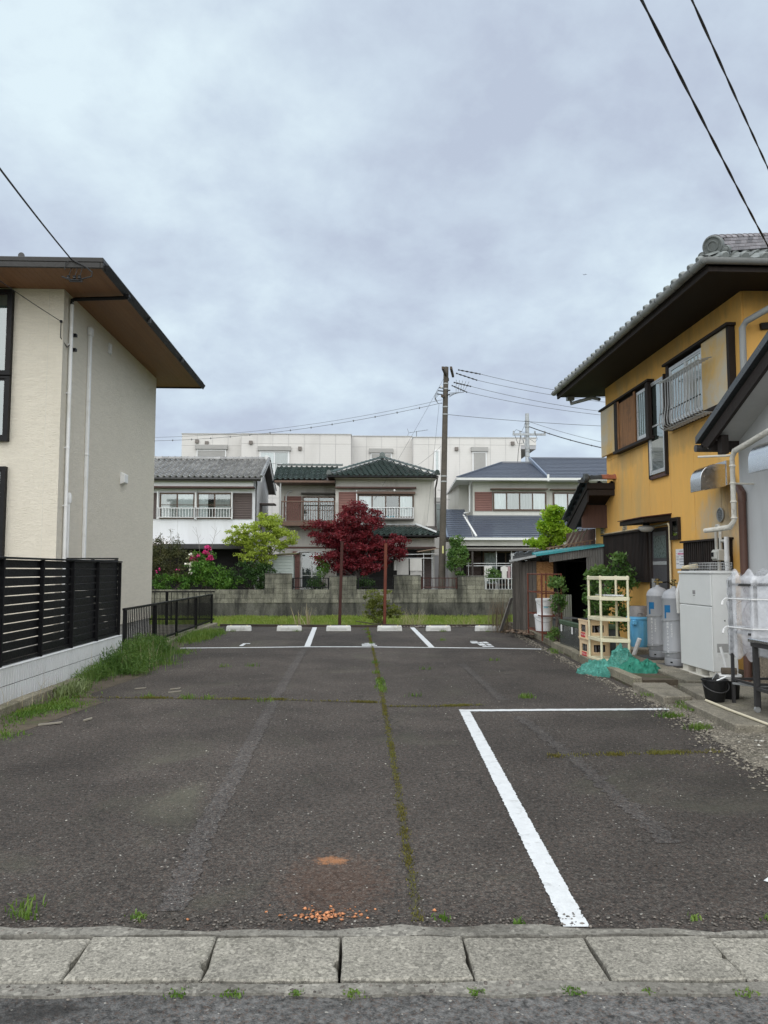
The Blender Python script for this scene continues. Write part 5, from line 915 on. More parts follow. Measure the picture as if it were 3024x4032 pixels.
b = MB(); b.prism([(5.84, EN-0.18, EZ-0.01), (6.10, EN-0.18, EZ-0.01), (6.10, EN-0.18, EZ-0.16), (6.04, EN-0.18, EZ-0.26), (5.92, EN-0.18, EZ-0.26), (5.84, EN-0.18, EZ-0.16)], (0, 0.2, 0)); b.build('hopper', PIPE_G, YH, bev=0.01)
MB().tube([(5.97, EN-0.08, EZ-0.24), (5.97, EN-0.08, EZ-0.32), (5.90, EN-0.02, EZ-0.40), (5.48, 10.34, EZ-0.62), (5.44, 10.38, EZ-0.70), (5.44, 10.38, 3.2)], 0.045, 12).build('downpipe', PIPE_G, YH, smooth=True)
MB().tube([(4.95, EF-0.05, EZ-0.05), (4.97, EF-0.1, EZ-0.28), (5.35, 16.9, EZ-0.22), (5.45, 16.7, EZ-0.3)], 0.04, 10).box(4.88, 5.04, EF-0.14, EF, EZ-0.2, EZ-0.03).build('rear_downpipe', PIPE_G, YH, smooth=True)
# upper bays.  local frame of the wall: x = -Y, y = depth, z
def lb(y0, y1): return (-y1, -y0)
D_ = -0.09
def bay(y0, y1, z0, z1): MB(F).box(-y1, -y0, D_+0.045, -0.005, z0, z1).build('bay', WOOD_D, YH)
bay(13.76, 16.44, 3.98, 4.96)
MB(F).box(-16.49, -15.60, D_-0.012, D_+0.04, 3.96, 4.965).build('shutter_case', OCHRE_F, YH, bev=0.006)
MB(F).box(-16.53, -13.70, D_-0.05, 0, 4.968, 5.01).build('bay_cap', WOOD_D, YH, bev=0.004); MB(F).box(-15.66, -13.70, D_-0.04, 0, 3.90, 3.955).build('bay_sill', WOOD_D, YH)
MB(F).box(-15.59, -15.42, D_-0.03, D_+0.04, 3.957, 4.96).build('post', WOOD_D, YH); MB(F).box(-13.87, -13.74, D_-0.03, D_+0.04, 3.957, 4.96).build('post', WOOD_D, YH)
MB(F).box(-15.41, -14.45, D_+0.0, D_+0.03, 3.97, 4.90).build('board_door', WOOD_O, YH); MB(F).box(-15.42, -15.35, D_-0.02, D_-0.001, 3.96, 4.95).build('door_stile', WOOD_O, YH); MB(F).box(-14.51, -14.43, D_-0.02, D_-0.001, 3.96, 4.95).build('door_stile', WOOD_O, YH)
window(YH, F, -14.39, -13.91, 4.0, 4.88, 1, ALU, 0.025, 0.03, 'd', GLASS_D, y=D_+0.04)
window(YH, F, -13.86, -13.23, 3.27, 4.9, 1, ALU, 0.03, 0.06, 'd', GLASS_D, bars=[4.12]); MB(F).box(-13.93, -13.16, -0.05, 0.0, 3.16, 3.22).build('window_sill', BTRIM, YH); MB(F).box(-13.94, -13.895, -0.06, 0.0, 3.18, 4.96).build('window_post', WOOD_D, YH); MB(F).box(-13.19, -13.15, -0.06, 0, 3.18, 4.96).build('window_post', WOOD_D, YH)
bay(10.72, 12.93, 3.96, 5.02)
MB(F).box(-11.58, -10.78, D_-0.012, D_+0.04, 3.96, 5.03).build('shutter_case', OCHRE_F, YH, bev=0.006); MB(F).box(-10.775, -10.70, D_-0.012, -0.004, 3.96, 5.03).build('post', WOOD_D, YH)
MB(F).box(-13.0, -10.66, D_-0.06, 0, 5.032, 5.075).build('bay_cap', WOOD_D, YH, bev=0.004); MB(F).box(-12.97, -10.70, D_-0.04, 0, 3.90, 3.955).build('bay_sill', WOOD_D, YH); MB(F).box(-12.94, -12.84, D_-0.02, D_+0.04, 3.956, 5.03).build('post', WOOD_D, YH)
window(YH, F, -12.80, -11.62, 4.02, 4.94, 2, ALU, 0.03, 0.045, 'dg', GLASS_D, y=D_+0.04)
# bowed window guard
G_ = thing('window_guard', 'bowed steel bar guard in front of the ochre house upper window', 'window guard', (5.2, 11.8, 3.8)); gbm = MB().tube([(5.36, 0, 4.70), (5.16, 0, 4.66), (5.16, 0, 4.22), (5.13, 0, 4.0), (5.14, 0, 3.90), (5.20, 0, 3.86), (5.36, 0, 3.86)], 0.010, 6).mesh('bar', GALV, smooth=True)
for i in range(15): piece('bar', gbm, G_, (0, 12.62 - 0.104*i, 0))
MB().tube([(5.16, 12.66, 4.66), (5.16, 11.12, 4.66)], 0.016, 8).build('top_rail', ALU, G_); MB().tube([(5.155, 12.66, 4.12), (5.155, 11.12, 4.12)], 0.010, 6).build('mid_rail', BLACK, G_); MB().tube([(5.24, 12.66, 3.855), (5.24, 11.12, 3.855)], 0.010, 6).build('lower_rail', GALV, G_)
# extractor hoods
def hood(root, X0, X1, y0, y1, z0, z1, nm='hood'):
    pr_ = [(X1, z0 + 0.06), (X0, z0)]
    for j in range(9): t_ = math.pi/2*j/8; pr_.append((X0 + (X1-X0)*0.62*(1-math.cos(t_)) , z0 + (z1-z0)*(0.45 + 0.55*math.sin(t_))))
    pr_.append((X1, z1)); return MB().prism([(x_, y0, z_) for x_, z_ in pr_], (0, y1-y0, 0)).build(nm, STEEL, root, smooth=True, bev=0.004)
hd_ = thing('extractor_hood', 'polished steel extractor hood on the ochre wall', 'hood', (5.3, 11.1, 2.65)); hood(hd_, 5.04, 5.42, 10.95, 11.30, 2.66, 3.05, 'shell'); MB().box(5.42, 5.5, 10.93, 11.32, 2.74, 3.10).build('back_box', STEEL, hd_)
# ground floor front: door, lattice, canopy, lamp, vents
dr = MB(F).box(-13.93, -13.23, -0.03, 0.0, 0.25, 2.20).build('door', mat('grey_door', (0.075, 0.072, 0.078), 0.4, 0.15, 2), YH); MB(F).box(-13.86, -13.30, -0.036, -0.031, 1.72, 2.12).build('pane', mat('frosted_pane', (0.10, 0.13, 0.125), 0.3), dr); MB(F).box(-13.90, -13.26, -0.040, -0.031, 1.60, 1.66).build('door_rail', ALU, dr); MB(F).box(-13.90, -13.86, -0.07, -0.031, 1.15, 1.35).build('handle', ALU, dr)
MB(F).box(-14.02, -13.93, -0.06, 0, 0.2, 2.26).build('door_jamb', WOOD_D, YH); MB(F).box(-13.23, -13.15, -0.06, 0, 0.2, 2.26).build('door_jamb', WOOD_D, YH); MB(F).box(-13.93, -13.23, -0.06, 0, 2.20, 2.26).build('door_lintel', WOOD_D, YH)
MB(F).prism([(-14.30, 0.0, 2.36), (-14.30, -0.50, 2.33), (-14.30, -0.50, 2.41), (-14.30, 0.0, 2.47)], (1.18, 0, 0)).build('door_canopy', WOOD_D, YH, bev=0.006); MB(F).prism([(-14.33, -0.53, 2.412), (-14.33, -0.53, 2.428), (-14.33, 0.0, 2.492), (-14.33, 0.0, 2.473)], (1.24, 0, 0)).build('canopy_sheet', RUST, YH)
lp = thing('porch_lamp', 'round white porch lamp hanging under the door canopy', 'lamp', (5.2, 13.5, 2.2)); MB().lathe([(0.06, 0.14), (0.06, 0.07)], (5.2, 13.5, 2.215), 16).build('mount', BLACK, lp); MB().lathe([(0.02, -0.035), (0.09, -0.025), (0.135, 0.02), (0.14, 0.05), (0.11, 0.075), (0.05, 0.085)], (5.2, 13.5, 2.215), 24).build('globe', mat('lamp_glass', (0.50, 0.49, 0.46), 0.35, 0.05), lp, smooth=True)
def lattice(y0, y1, z0, z1, pitch=0.072):
    L0 = MB(F).box(-y1, -y0, -0.03, -0.005, z0, z1).build('lattice', WOOD_D, YH); n = int((y1-y0)/pitch)
    me = MB(F).box(-0.018, 0.018, -0.075, -0.031, z0, z1).mesh('slat', WOOD_D)
    for i in range(n): o = piece('slat', me, L0, (0, y0 + (y1-y0)*(i+0.5)/n, 0))
    MB(F).box(-y1-0.04, -y0+0.04, -0.11, 0.0, z1, z1+0.03).build('lattice_cap', WOOD_D, L0); MB(F).box(-y1, -y0, -0.09, -0.0, z0-0.04, z0).build('lattice_sill', WOOD_D, L0)
lattice(14.08, 16.6, 1.32, 2.24); lattice(10.98, 12.52, 1.15, 1.95)
window(YH, F, -13.04, -12.76, 2.05, 2.37, 1, WOOD_D, 0.03, 0.06, '-', GLASS_D)
for y_, z0, z1 in ((16.79, 2.31, 2.51), (15.38, 2.30, 2.44)):
    b = MB(F).box(-y_-0.1, -y_+0.1, -0.02, 0, z0, z1)
    for i in range(4): z = z0 + (z1-z0)*(i+0.5)/4; b.prism([(-y_-0.09, -0.02, z-0.012), (-y_-0.09, -0.05, z-0.02), (-y_-0.09, -0.02, z+0.014)], (0.18, 0, 0))
    b.build('vent_grille', mat('pale_vent', (0.36, 0.32, 0.24), 0.6), YH)
b = MB(F); b.lathe([(0.105, -0.02), (0.11, -0.035), (0.095, -0.04), (0.09, -0.02)], (-11.28, 0, 2.33), 20, 'y')
for i in range(7): z = 2.33 - 0.075 + 0.025*i; w_ = math.sqrt(max(0.0, 0.09**2 - (z-2.33)**2)); b.box(-11.28-w_, -11.28+w_, -0.032, -0.02, z-0.006, z+0.006)
b.build('round_vent', GALV, YH)
MB(F).tube([(-14.2, -0.03, 2.30), (-13.14, -0.05, 2.31), (-13.10, -0.05, 2.25), (-13.10, -0.05, 0.4)], 0.018, 8).tube([(-16.6, -0.03, 2.29), (-14.2, -0.03, 2.30)], 0.014, 6).build('conduit', mat('cream_conduit', (0.55, 0.47, 0.31), 0.5), YH, smooth=True)
po = thing('notice_board', 'white laminated notice with pink heading on the ochre wall', 'notice', (5.49, 12.77, 1.53)); MB(F).box(-12.95, -12.59, -0.012, -0.0045, 1.53, 1.86).build('sheet', mat('notice_white', (0.74, 0.75, 0.77), 0.35, 0.03), po)
PK = mat('pink_print', (0.62, 0.20, 0.32), 0.6, 0.3, 90); GP = mat('grey_print', (0.28, 0.28, 0.30), 0.6, 0.3, 90)
b = MB(F); b.box(-12.87, -12.75, -0.0135, -0.0125, 1.765, 1.795).box(-12.74, -12.625, -0.0135, -0.0125, 1.765, 1.79); b.build('heading_print', PK, po)
b = MB(F)
for (a, c, z) in ((-12.82, -12.67, 1.822), (-12.93, -12.83, 1.728), (-12.74, -12.63, 1.73), (-12.93, -12.84, 1.69), (-12.82, -12.62, 1.69), (-12.81, -12.62, 1.645), (-12.93, -12.83, 1.612), (-12.80, -12.63, 1.598), (-12.925, -12.90, 1.785)):
    x_ = a
    while x_ < c: b.box(x_, min(c, x_ + 0.012), -0.0135, -0.0125, z-0.007, z+0.007); x_ += 0.017
b.build('text_print', GP, po); MB(F).box(-12.94, -12.6, -0.0135, -0.0125, 1.7495, 1.7515).box(-12.94, -12.6, -0.0135, -0.0125, 1.669, 1.671).build('rule_print', GP, po)
# low lean-to roof on the far side
lr = MB().prism([(4.9, 15.95, 3.34), (4.9, 17.55, 2.58), (4.9, 17.55, 2.50), (4.9, 15.95, 3.22)], (4.5, 0, 0)).build('low_roof', WOOD_D, YH); T_DK = mat('dark_roof_tile', (0.05, 0.055, 0.058), 0.35, 0.25, 4, rnd=0.3)
vL = Vector((0, -1.6, 0.76)).normalized(); TL = tile_mesh(T_DK, 0.27, 0.25, 0.045, 0.018, 0.03)
for r_ in range(7):
    for i in range(3): piece('roof_tile', TL, lr, Vector((4.86 + 0.27*(i+1), 17.58, 2.585)) + vL*(0.25*r_), frame((-1, 0, 0), vL))
ridge(lr, (4.86, 17.55, 2.66), (4.86, 16.0, 3.40), T_DK, 0.07, 0.25, name='verge_tile'); ridge(lr, (4.84, 15.95, 3.40), (5.2, 15.95, 3.42), T_DK, 0.09, 0.18); ridge(lr, (5.2, 15.95, 3.42), (5.5, 15.95, 3.42), mat('orange_tile', (0.36, 0.13, 0.075), 0.5, 0.2), 0.10, 0.3)
end_tile(lr, (4.82, 15.9, 3.44), T_DK, 0.09, 'x'); MB().prism([(4.92, 16.0, 3.20), (4.92, 17.5, 2.49), (4.92, 17.2, 2.42), (4.92, 16.95, 2.42), (4.92, 16.0, 2.95)], (0.03, 0, 0)).build('verge_board', WOOD_D, lr); MB().box(4.95, 5.5, 16.5, 16.56, 2.42, 2.92).build('bracket_board', WOOD_B, lr); MB().box(4.95, 5.5, 15.97, 16.05, 3.08, 3.2).build('ridge_beam', WOOD_D, lr)
x = XW-0.06; bm2 = MB().box(XW-0.03, XW-0.005, 0, 0.14, 0.1, 2.45).mesh('board', WOOD_B); y = 17.34
while y < 19.6: piece('board', bm2, YH, (0, y, 0)); y += 0.145
for k in range(4): MB().beam((4.86 + 0.10*k, 17.75, 1.98), (5.12 + 0.10*k, 17.7, 2.46), 0.035, 0.03).build('leaning_slat', mat('pale_slat', (0.30, 0.26, 0.20), 0.8, 0.3, 8), YH)

# ---------------------------------------------------------------- grey annex at the right edge
GB = thing('grey_annex', 'grey rendered annex with dark sloping eave at the right edge', 'building', (6.5, 7, 0)); XG = 5.0; GRW = mat('grey_render', (0.52, 0.53, 0.535), 0.85, 0.06, 1.5, stain=(0.40, 0.40, 0.40), ss=0.7, streak=True)
rk = lambda y: 3.18 + (9.86 - y)*0.455
MB().prism([(XG, 9.75, 0.45), (XG, 9.75, rk(9.75)-0.06), (XG, 3.0, rk(3.0)-0.06), (XG, 3.0, 0.45)], (5, 0, 0)).build('wall', GRW, GB); MB().box(XG+0.015, 10, 3.0, 9.735, 0.0, 0.45).build('foundation', concrete('stained_foundation', (0.26, 0.22, 0.17), 40, 0.15, 0.2, (0.10, 0.06, 0.04), streak=True), GB)
rf = MB().prism([(4.62, 9.98, rk(9.98)+0.06), (4.62, 3.0, rk(3.0)+0.06), (4.62, 3.0, rk(3.0)-0.04), (4.62, 9.98, rk(9.98)-0.04)], (6, 0, 0)).build('roof', DKGREY, GB); MB().prism([(4.66, 9.9, rk(9.9)-0.045), (4.66, 3.0, rk(3)-0.045), (4.66, 3.0, rk(3)-0.065), (4.66, 9.9, rk(9.9)-0.065)], (0.35, 0, 0)).build('soffit', mat('grey_soffit', (0.42, 0.42, 0.41), 0.8, 0.08), rf)
MB().prism([(4.59, 9.95, rk(9.95)+0.02), (4.59, 3.0, rk(3)+0.02), (4.59, 3.0, rk(3)-0.14), (4.59, 9.75, rk(9.75)-0.14)], (0.045, 0, 0)).build('barge_board', WOOD_D, rf); MB().prism([(4.54, 9.99, rk(9.99)+0.06), (4.54, 3.0, rk(3)+0.06), (4.54, 3.0, rk(3)+0.17), (4.54, 9.99, rk(9.99)+0.15)], (0.11, 0, 0)).build('verge_tiles', T_DK, rf)
MB().tube([(4.54, 9.99, 3.12), (8, 9.99, 3.12)], 0.05, 10).build('rain_gutter', DKGREY, rf); MB().box(4.66, 4.75, 9.5, 9.62, 2.98, 3.22).box(4.63, 5.0, 9.72, 9.80, 3.05, 3.18).build('eave_beam', WOOD_D, rf)
hd_ = thing('extractor_hood', 'larger polished steel extractor hood on the grey annex wall', 'hood', (4.8, 8.5, 2.6)); hood(hd_, 4.58, 4.94, 7.75, 8.72, 2.62, 2.98, 'shell'); MB().box(4.94, 5.0, 7.7, 8.76, 2.66, 3.02).build('back_box', STEEL, hd_)
WRAP = mat('taped_pipe', (0.58, 0.56, 0.50), 0.8, 0.2, 14, bump=0.8, bs=30, bd=0.02, stain=(0.28, 0.25, 0.21), ss=9, sth=(0.58, 0.7)); tp = thing('wrapped_pipe', 'white tape-wrapped pipe bending down beside the annex corner', 'pipe', (4.7, 9.3, 2.2))
MB().tube([(4.80, 7.9, 3.22), (4.80, 8.6, 3.12), (4.76, 9.05, 3.03), (4.72, 9.30, 2.98), (4.715, 9.36, 2.90), (4.715, 9.36, 2.45), (4.715, 9.36, 2.12), (4.69, 9.42, 2.04), (4.60, 9.6, 2.02), (4.52, 9.75, 2.01)], [0.032, 0.034, 0.038, 0.036, 0.03, 0.032, 0.03, 0.036, 0.034, 0.03], 10).build('pipe', WRAP, tp, smooth=True)
b = MB()
for z in (2.15, 2.35, 2.58, 2.8): b.lathe([(0.033, z-0.015), (0.042, z), (0.033, z+0.015)], (4.715, 9.36, 0), 10)
b.tube([(4.715, 9.36, 2.58), (5.0, 9.4, 2.58)], 0.012, 6).tube([(4.4, 9.62, 2.95), (4.75, 9.40, 2.94)], 0.014, 6); b.build('clamp', mat('cream_clamp', (0.60, 0.57, 0.50), 0.6), tp)
MB().tube([(4.945, 9.60, 0.1), (4.945, 9.60, 1.3), (4.945, 9.60, 2.42)], 0.048, 14).tube([(4.945, 9.60, 2.38), (4.945, 9.60, 2.48), (4.98, 9.72, 2.56), (5.0, 9.85, 2.58)], 0.052, 14).build('brown_downpipe', PIPE_B, label='rust brown drainpipe between ochre house and grey annex', cat='pipe', smooth=True)
b = MB(); b.tube([(4.99, 9.72, 0.4), (4.99, 9.72, 1.7), (4.985, 9.72, 2.3)], 0.014, 6); b.build('cable_run', CABLE_G, GB)
b = MB().box(4.93, 4.97, 8.30, 8.36, 1.55, 2.33).box(4.88, 5.0, 8.28, 8.38, 1.68, 1.72).box(4.88, 5.0, 8.28, 8.38, 2.14, 2.18); b.build('black_bracket', BLACK, GB)
# ---------------------------------------------------------------- kerb, slabs and soil on the right
kl = [(3.56, 9.80), (3.62, 11.5), (3.72, 13.2), (3.86, 15.5), (4.05, 18.2)]
g = MB(); g.prism([(3.66, 9.85, 0.0), (3.74, 11.5, 0.0), (3.84, 13.2, 0.0), (3.98, 15.5, 0.0), (4.17, 18.2, 0.0), (4.2, 20.6, 0.0), (5.49, 20.6, 0.0), (5.49, 9.85, 0.0)], (0, 0, 0.10)); structure(g, 'soil_bed', SOIL)
KS = thing('edge_kerb', 'old concrete kerb stones along the right edge below the shed', 'kerb', (3.7, 13, 0))
for (x0, y0), (x1, y1) in zip(kl, kl[1:]):
    n = max(1, round(math.dist((x0, y0), (x1, y1))/0.6))
    for i in range(n):
        p, q = Vector((x0 + (x1-x0)*i/n, y0 + (y1-y0)*i/n, 0.035)), Vector((x0 + (x1-x0)*(i+0.985)/n, y0 + (y1-y0)*(i+0.985)/n, 0.035)); dz = random.uniform(0, 0.015); o_ = Vector((0.06 + random.uniform(-.008, .008), 0, dz))
        MB().beam(p + o_, q + o_, 0.12, 0.19).build('kerb_stone', CON_KERB, KS, bev=0.012)
SL = thing('paving_slabs', 'worn concrete slabs in front of the heater and annex', 'paving', (4, 8.5, 0.03))
def slab(pts, z0, z1): MB().prism([(x_, y_, z0) for x_, y_ in pts], (0, 0, z1-z0)).build('slab', CON_SLAB, SL, bev=0.012)
slab([(3.50, 9.68), (3.46, 8.60), (3.79, 8.62), (3.92, 9.66)], -0.02, 0.095); slab([(4.14, 9.55), (4.50, 9.52), (4.52, 10.3), (4.18, 10.32)], 0, 0.135); slab([(4.18, 10.34), (4.52, 10.32), (4.55, 11.4), (4.24, 11.42)], 0, 0.14); slab([(4.24, 11.44), (4.55, 11.42), (4.58, 12.55), (4.3, 12.6)], 0, 0.135)
slab([(3.86, 8.45), (4.30, 8.45), (4.36, 9.48), (4.00, 9.50)], -0.02, 0.11); slab([(3.56, 8.30), (3.48, 7.02), (3.72, 6.95), (5.0, 6.9), (5.0, 8.38), (4.2, 8.40)], 0.0, 0.10); slab([(4.35, 8.42), (5.0, 8.40), (5.0, 9.5), (4.4, 9.5)], 0, 0.105); slab([(4.54, 9.55), (5.0, 9.55), (5.4, 10.6), (5.4, 12.5), (4.60, 12.55)], 0.05, 0.12)
slab([(4.40, 12.75), (5.4, 12.7), (5.4, 13.7), (4.5, 13.7)], 0.05, 0.20)
blades('slab_weeds', [(random.gauss(x_, 0.05), random.gauss(y_, 0.05), 0.04) for x_, y_ in ((3.50, 8.2), (3.55, 8.05), (3.45, 9.0), (3.75, 6.72), (3.85, 6.6), (3.62, 8.45), (4.5, 11.2), (3.66, 14.2), (3.62, 13.9), (3.55, 13.6)) for _ in range(55)], 0.04, 0.008, G_LAWN, lean=1.0, kind='stuff', label='small weeds beside the concrete slabs', cat='weeds')

# ---------------------------------------------------------------- tumbledown shed
SH = thing('wooden_shed', 'ramshackle wooden shed with weathered boards and teal sheet roof', 'shed', (4.6, 18, 0.1)); SY = 18.0
x = 3.72
for i, w_ in enumerate((0.055, 0.11, 0.05, 0.10, 0.06, 0.09)):
    MB().box(x, x+w_-0.006, SY+random.uniform(-.03, .03), SY+0.05, 0.08, 1.70 + random.uniform(-.03, .04)).build('board', WOOD_G, SH); x += w_
MB().box(x, x+0.09, SY-0.05, SY+0.04, 0.10, 1.72).build('post', WOOD_G, SH); 
for i in range(9): MB().beam((3.815 + 0.055*i, SY+0.06 + 0.2*i, 0.9), (3.815 + 0.055*(i+0.95), SY+0.25 + 0.2*i, 0.9), 0.02, 1.55).build('side_board', WOOD_G, SH)
m, t, N_, L_, Pp = nodes('plywood'); mth, noise_, mix_, rng_, bmp_ = mk(t); pos = N_.new('ShaderNodeNewGeometry').outputs['Position']
wv = mth('FRACT', mth('MULTIPLY', noise_(pos, 2.3, 2, 0.5, 1.1, (1, 1, 1.6)), 13.0)); L_.new(mix_(rng_(wv, 0.55, 0.95), (0.52, 0.28, 0.115), (0.30, 0.135, 0.045)), Pp.inputs['Base Color']); Pp.inputs['Roughness'].default_value = 0.75; PLY = m
MB().box(4.20, 4.68, SY-0.02, SY-0.004, 0.42, 1.70).build('plywood_sheet', PLY, SH); MB().box(4.20, 4.68, SY-0.002, SY+0.02, 0.1, 0.5).build('lower_board', WOOD_O, SH)
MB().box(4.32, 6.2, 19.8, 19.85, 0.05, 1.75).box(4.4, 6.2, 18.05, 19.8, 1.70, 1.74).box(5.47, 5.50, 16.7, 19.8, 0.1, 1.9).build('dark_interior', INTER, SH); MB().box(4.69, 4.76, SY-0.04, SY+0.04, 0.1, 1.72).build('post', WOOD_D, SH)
# roof front edge runs from the far left end to the ochre wall
pA, pB = Vector((3.56, 17.75, 1.735)), Vector((5.50, 16.55, 2.03)); dAB = pB - pA
up_ = Vector((0, 0, 1)); bk_ = Vector((0.35, 2.2, -0.02))
rf = MB().prism([pA + Vector((0.3, 0, 0.01)), pB, pB + bk_, pA + bk_ + Vector((0.3, 0, 0))], (0, 0, 0.03)).build('roof', mat('old_roof_sheet', (0.22, 0.215, 0.20), 0.7, 0.35, 3), SH)
TEAL = mat('teal_sheet', (0.03, 0.26, 0.28), 0.45, 0.2, 4, stain=(0.10, 0.24, 0.24), ss=3); k0, k1 = pA + dAB*0.28, pA + dAB*1.0
MB().add([k0 + Vector((0, -0.06, 0.055)), k1 + Vector((0, -0.06, 0.04)), k1 + Vector((0.05, 0.5, 0.08)), k0 + Vector((0.05, 0.5, 0.10)), k0 + Vector((0, -0.06, 0.0)), k1 + Vector((0, -0.06, 0.0)), k1 + Vector((0.05, 0.5, 0.045)), k0 + Vector((0.05, 0.5, 0.05))], [(0, 1, 2, 3), (4, 7, 6, 5), (0, 4, 5, 1), (1, 5, 6, 2), (2, 6, 7, 3), (3, 7, 4, 0)]).build('teal_sheet', TEAL, rf)
MB().beam(pA + Vector((0.05, -0.03, -0.02)), k0 + Vector((0.05, -0.03, 0.01)), 0.12, 0.05).build('gutter_piece', GALV, rf); MB().prism([pA + Vector((0, -0.1, -0.09)), pA + Vector((0.13, -0.1, 0.02)), pA + Vector((0.32, -0.08, 0.06)), pA + Vector((0.1, -0.08, -0.07))], (0.02, 0.12, 0.0)).build('torn_flashing', GALV, rf)
c0 = pA + dAB*0.43; cg = MB().corrug(c0 + Vector((0, 0, 0.02)), Vector((dAB.x, dAB.y, dAB.z)), (0, 0, -1), dAB.length*0.43, 0.20, 0.055, 0.010); cg.build('corrugated_sheet', mat('grey_corrugated', (0.13, 0.125, 0.115), 0.6, 0.25, 3, streak=True, stain=(0.16, 0.09, 0.05), ss=2), SH, flip=False)
c1 = pA + dAB*0.80; MB().corrug(c1 + Vector((0, 0.02, 0.0)), dAB, (0, 0, -1), dAB.length*0.20, 1.2, 0.055, 0.010).build('corrugated_sheet', mat('grey_corrugated', (0, 0, 0)), SH, flip=False)
# ornamental tiles and old ladder on the roof
for i, (dx, r_) in enumerate(((0.16, 0.07), (0.24, 0.075), (0.36, 0.05), (0.44, 0.09), (0.58, 0.085), (0.72, 0.05))):
    p = pA + Vector((0.12 + dx, 0.25 - dx*0.3, 0.13 + 0.03*dx)); MB().lathe([(r_*0.5, -0.03), (r_*0.9, -0.03), (r_, -0.01), (r_, 0.10), (r_*0.6, 0.12)], p, 14, 'y').box(p.x-r_*0.8, p.x+r_*0.8, p.y-0.01, p.y+0.14, p.z-0.14, p.z-r_*0.5).build('salvaged_tile', T_DK, label=['salvaged round end tile at the tip of the shed roof', 'salvaged round tile pressed against the outer one', 'smallest salvaged tile between two rounder ones', 'tall salvaged crest tile on the shed roof', 'salvaged crest tile next to the tall one', 'salvaged tile beside the ladder on the shed roof'][i], cat='roof tile', smooth=True)
MB().beam(pA + Vector((0.2, 0.3, 0.05)), pA + Vector((0.95, 0.0, 0.12)), 0.2, 0.10).build('slate_stack', T_DK, label='stack of dark slates under the salvaged tiles', cat='slates')
LD = thing('wooden_ladder', 'old wooden ladder lying on the shed roof', 'ladder', pA + Vector((1.1, 0.1, 0.15))); l0, l1 = pA + Vector((0.92, 0.0, 0.15)), pA + Vector((1.85, -0.55, 0.32)); WL = mat('ladder_wood', (0.19, 0.12, 0.075), 0.85, 0.35, 6)
for s_ in (0.0, 0.13): MB().beam(l0 + Vector((0, 0.05, s_)), l1 + Vector((0, 0.05, s_)), 0.03, 0.025).build('rail', WL, LD)
for i in range(9): p = l0.lerp(l1, (i+0.4)/9) + Vector((0, 0.05, 0)); MB().beam(p, p + Vector((0, 0, 0.13)), 0.03, 0.035, (1, 0, 0)).build('rung', WL, LD)
# rusty rack with paint buckets
RK = thing('pipe_rack', 'rusty red pipe rack in front of the plywood sheet', 'rack', (3.95, 16.1, 0.1)); ry0, ry1, rx0, rx1 = 15.45, 16.9, 3.78, 4.18
for x_, y_ in ((rx0, ry0), (rx0+0.05, ry1), (rx1, ry0), (rx1+0.05, ry1)): MB().tube([(x_, y_, 0.09), (x_, y_, 1.44)], 0.017, 8).build('post', RUST2, RK)
for z in (0.24, 0.58, 1.04, 1.42):
    b = MB().tube([(rx0, ry0, z), (rx1, ry0, z)], 0.012, 6).tube([(rx0, ry0, z), (rx0+0.05, ry1, z)], 0.012, 6).tube([(rx0+0.05, ry1, z), (rx1+0.05, ry1, z)], 0.012, 6).tube([(rx1, ry0, z), (rx1+0.05, ry1, z)], 0.012, 6)
    if z < 0.7:
        for i in range(5): yy = ry0 + 0.2 + 0.22*i; b.tube([(rx0, yy, z), (rx1+0.03, yy, z)], 0.008, 5)
    b.build('rail', RUST2, RK)
PAILM = mat('pail_white', (0.72, 0.73, 0.74), 0.4, 0.06, 4, stain=(0.55, 0.55, 0.52), ss=3)
def pail(x_, y_, z_, r_, h_, label, lab=False):
    t_ = thing('paint_pail', label, 'bucket', (x_, y_, z_)); MB().lathe([(r_*0.86, 0), (r_*0.87, 0.01), (r_*0.97, h_*0.80), (r_*1.03, h_*0.82), (r_*1.03, h_*0.86), (r_*0.98, h_*0.88)], (x_, y_, z_), 28).build('body', PAILM, t_, smooth=True)
    MB().lathe([(r_*1.0, h_*0.87), (r_*1.06, h_*0.88), (r_*1.06, h_*0.98), (r_*0.95, h_), (r_*0.2, h_*0.99)], (x_, y_, z_), 28).build('lid', PAILM, t_, smooth=True)
    MB().tube([(x_ + r_*1.02*math.cos(a), y_ + r_*1.02*math.sin(a), z_ + h_*0.82 - 0.10*math.sin(math.pi*(k/12)))for k, a in ((k, math.pi + math.pi*k/12) for k in range(13))], 0.004, 5).build('handle', GALV, t_)
    if lab: MB().add([(x_ + r_*0.965*math.cos(a), y_ + r_*0.965*math.sin(a), z_ + h_*zz_) for zz_ in (0.42, 0.52) for a in (math.radians(250 + 6*k) for k in range(6))], [(k, k+1, 7+k, 6+k) for k in range(5)]).build('label', mat('blue_print', (0.25, 0.5, 0.58), 0.6), t_, flip=False)
pail(3.93, 15.95, 0.255, 0.185, 0.34, 'white lidded pail on the bottom rails of the rusty rack'); pail(3.96, 15.95, 0.59, 0.18, 0.33, 'white lidded pail with blue print on the upper rack rails', True)
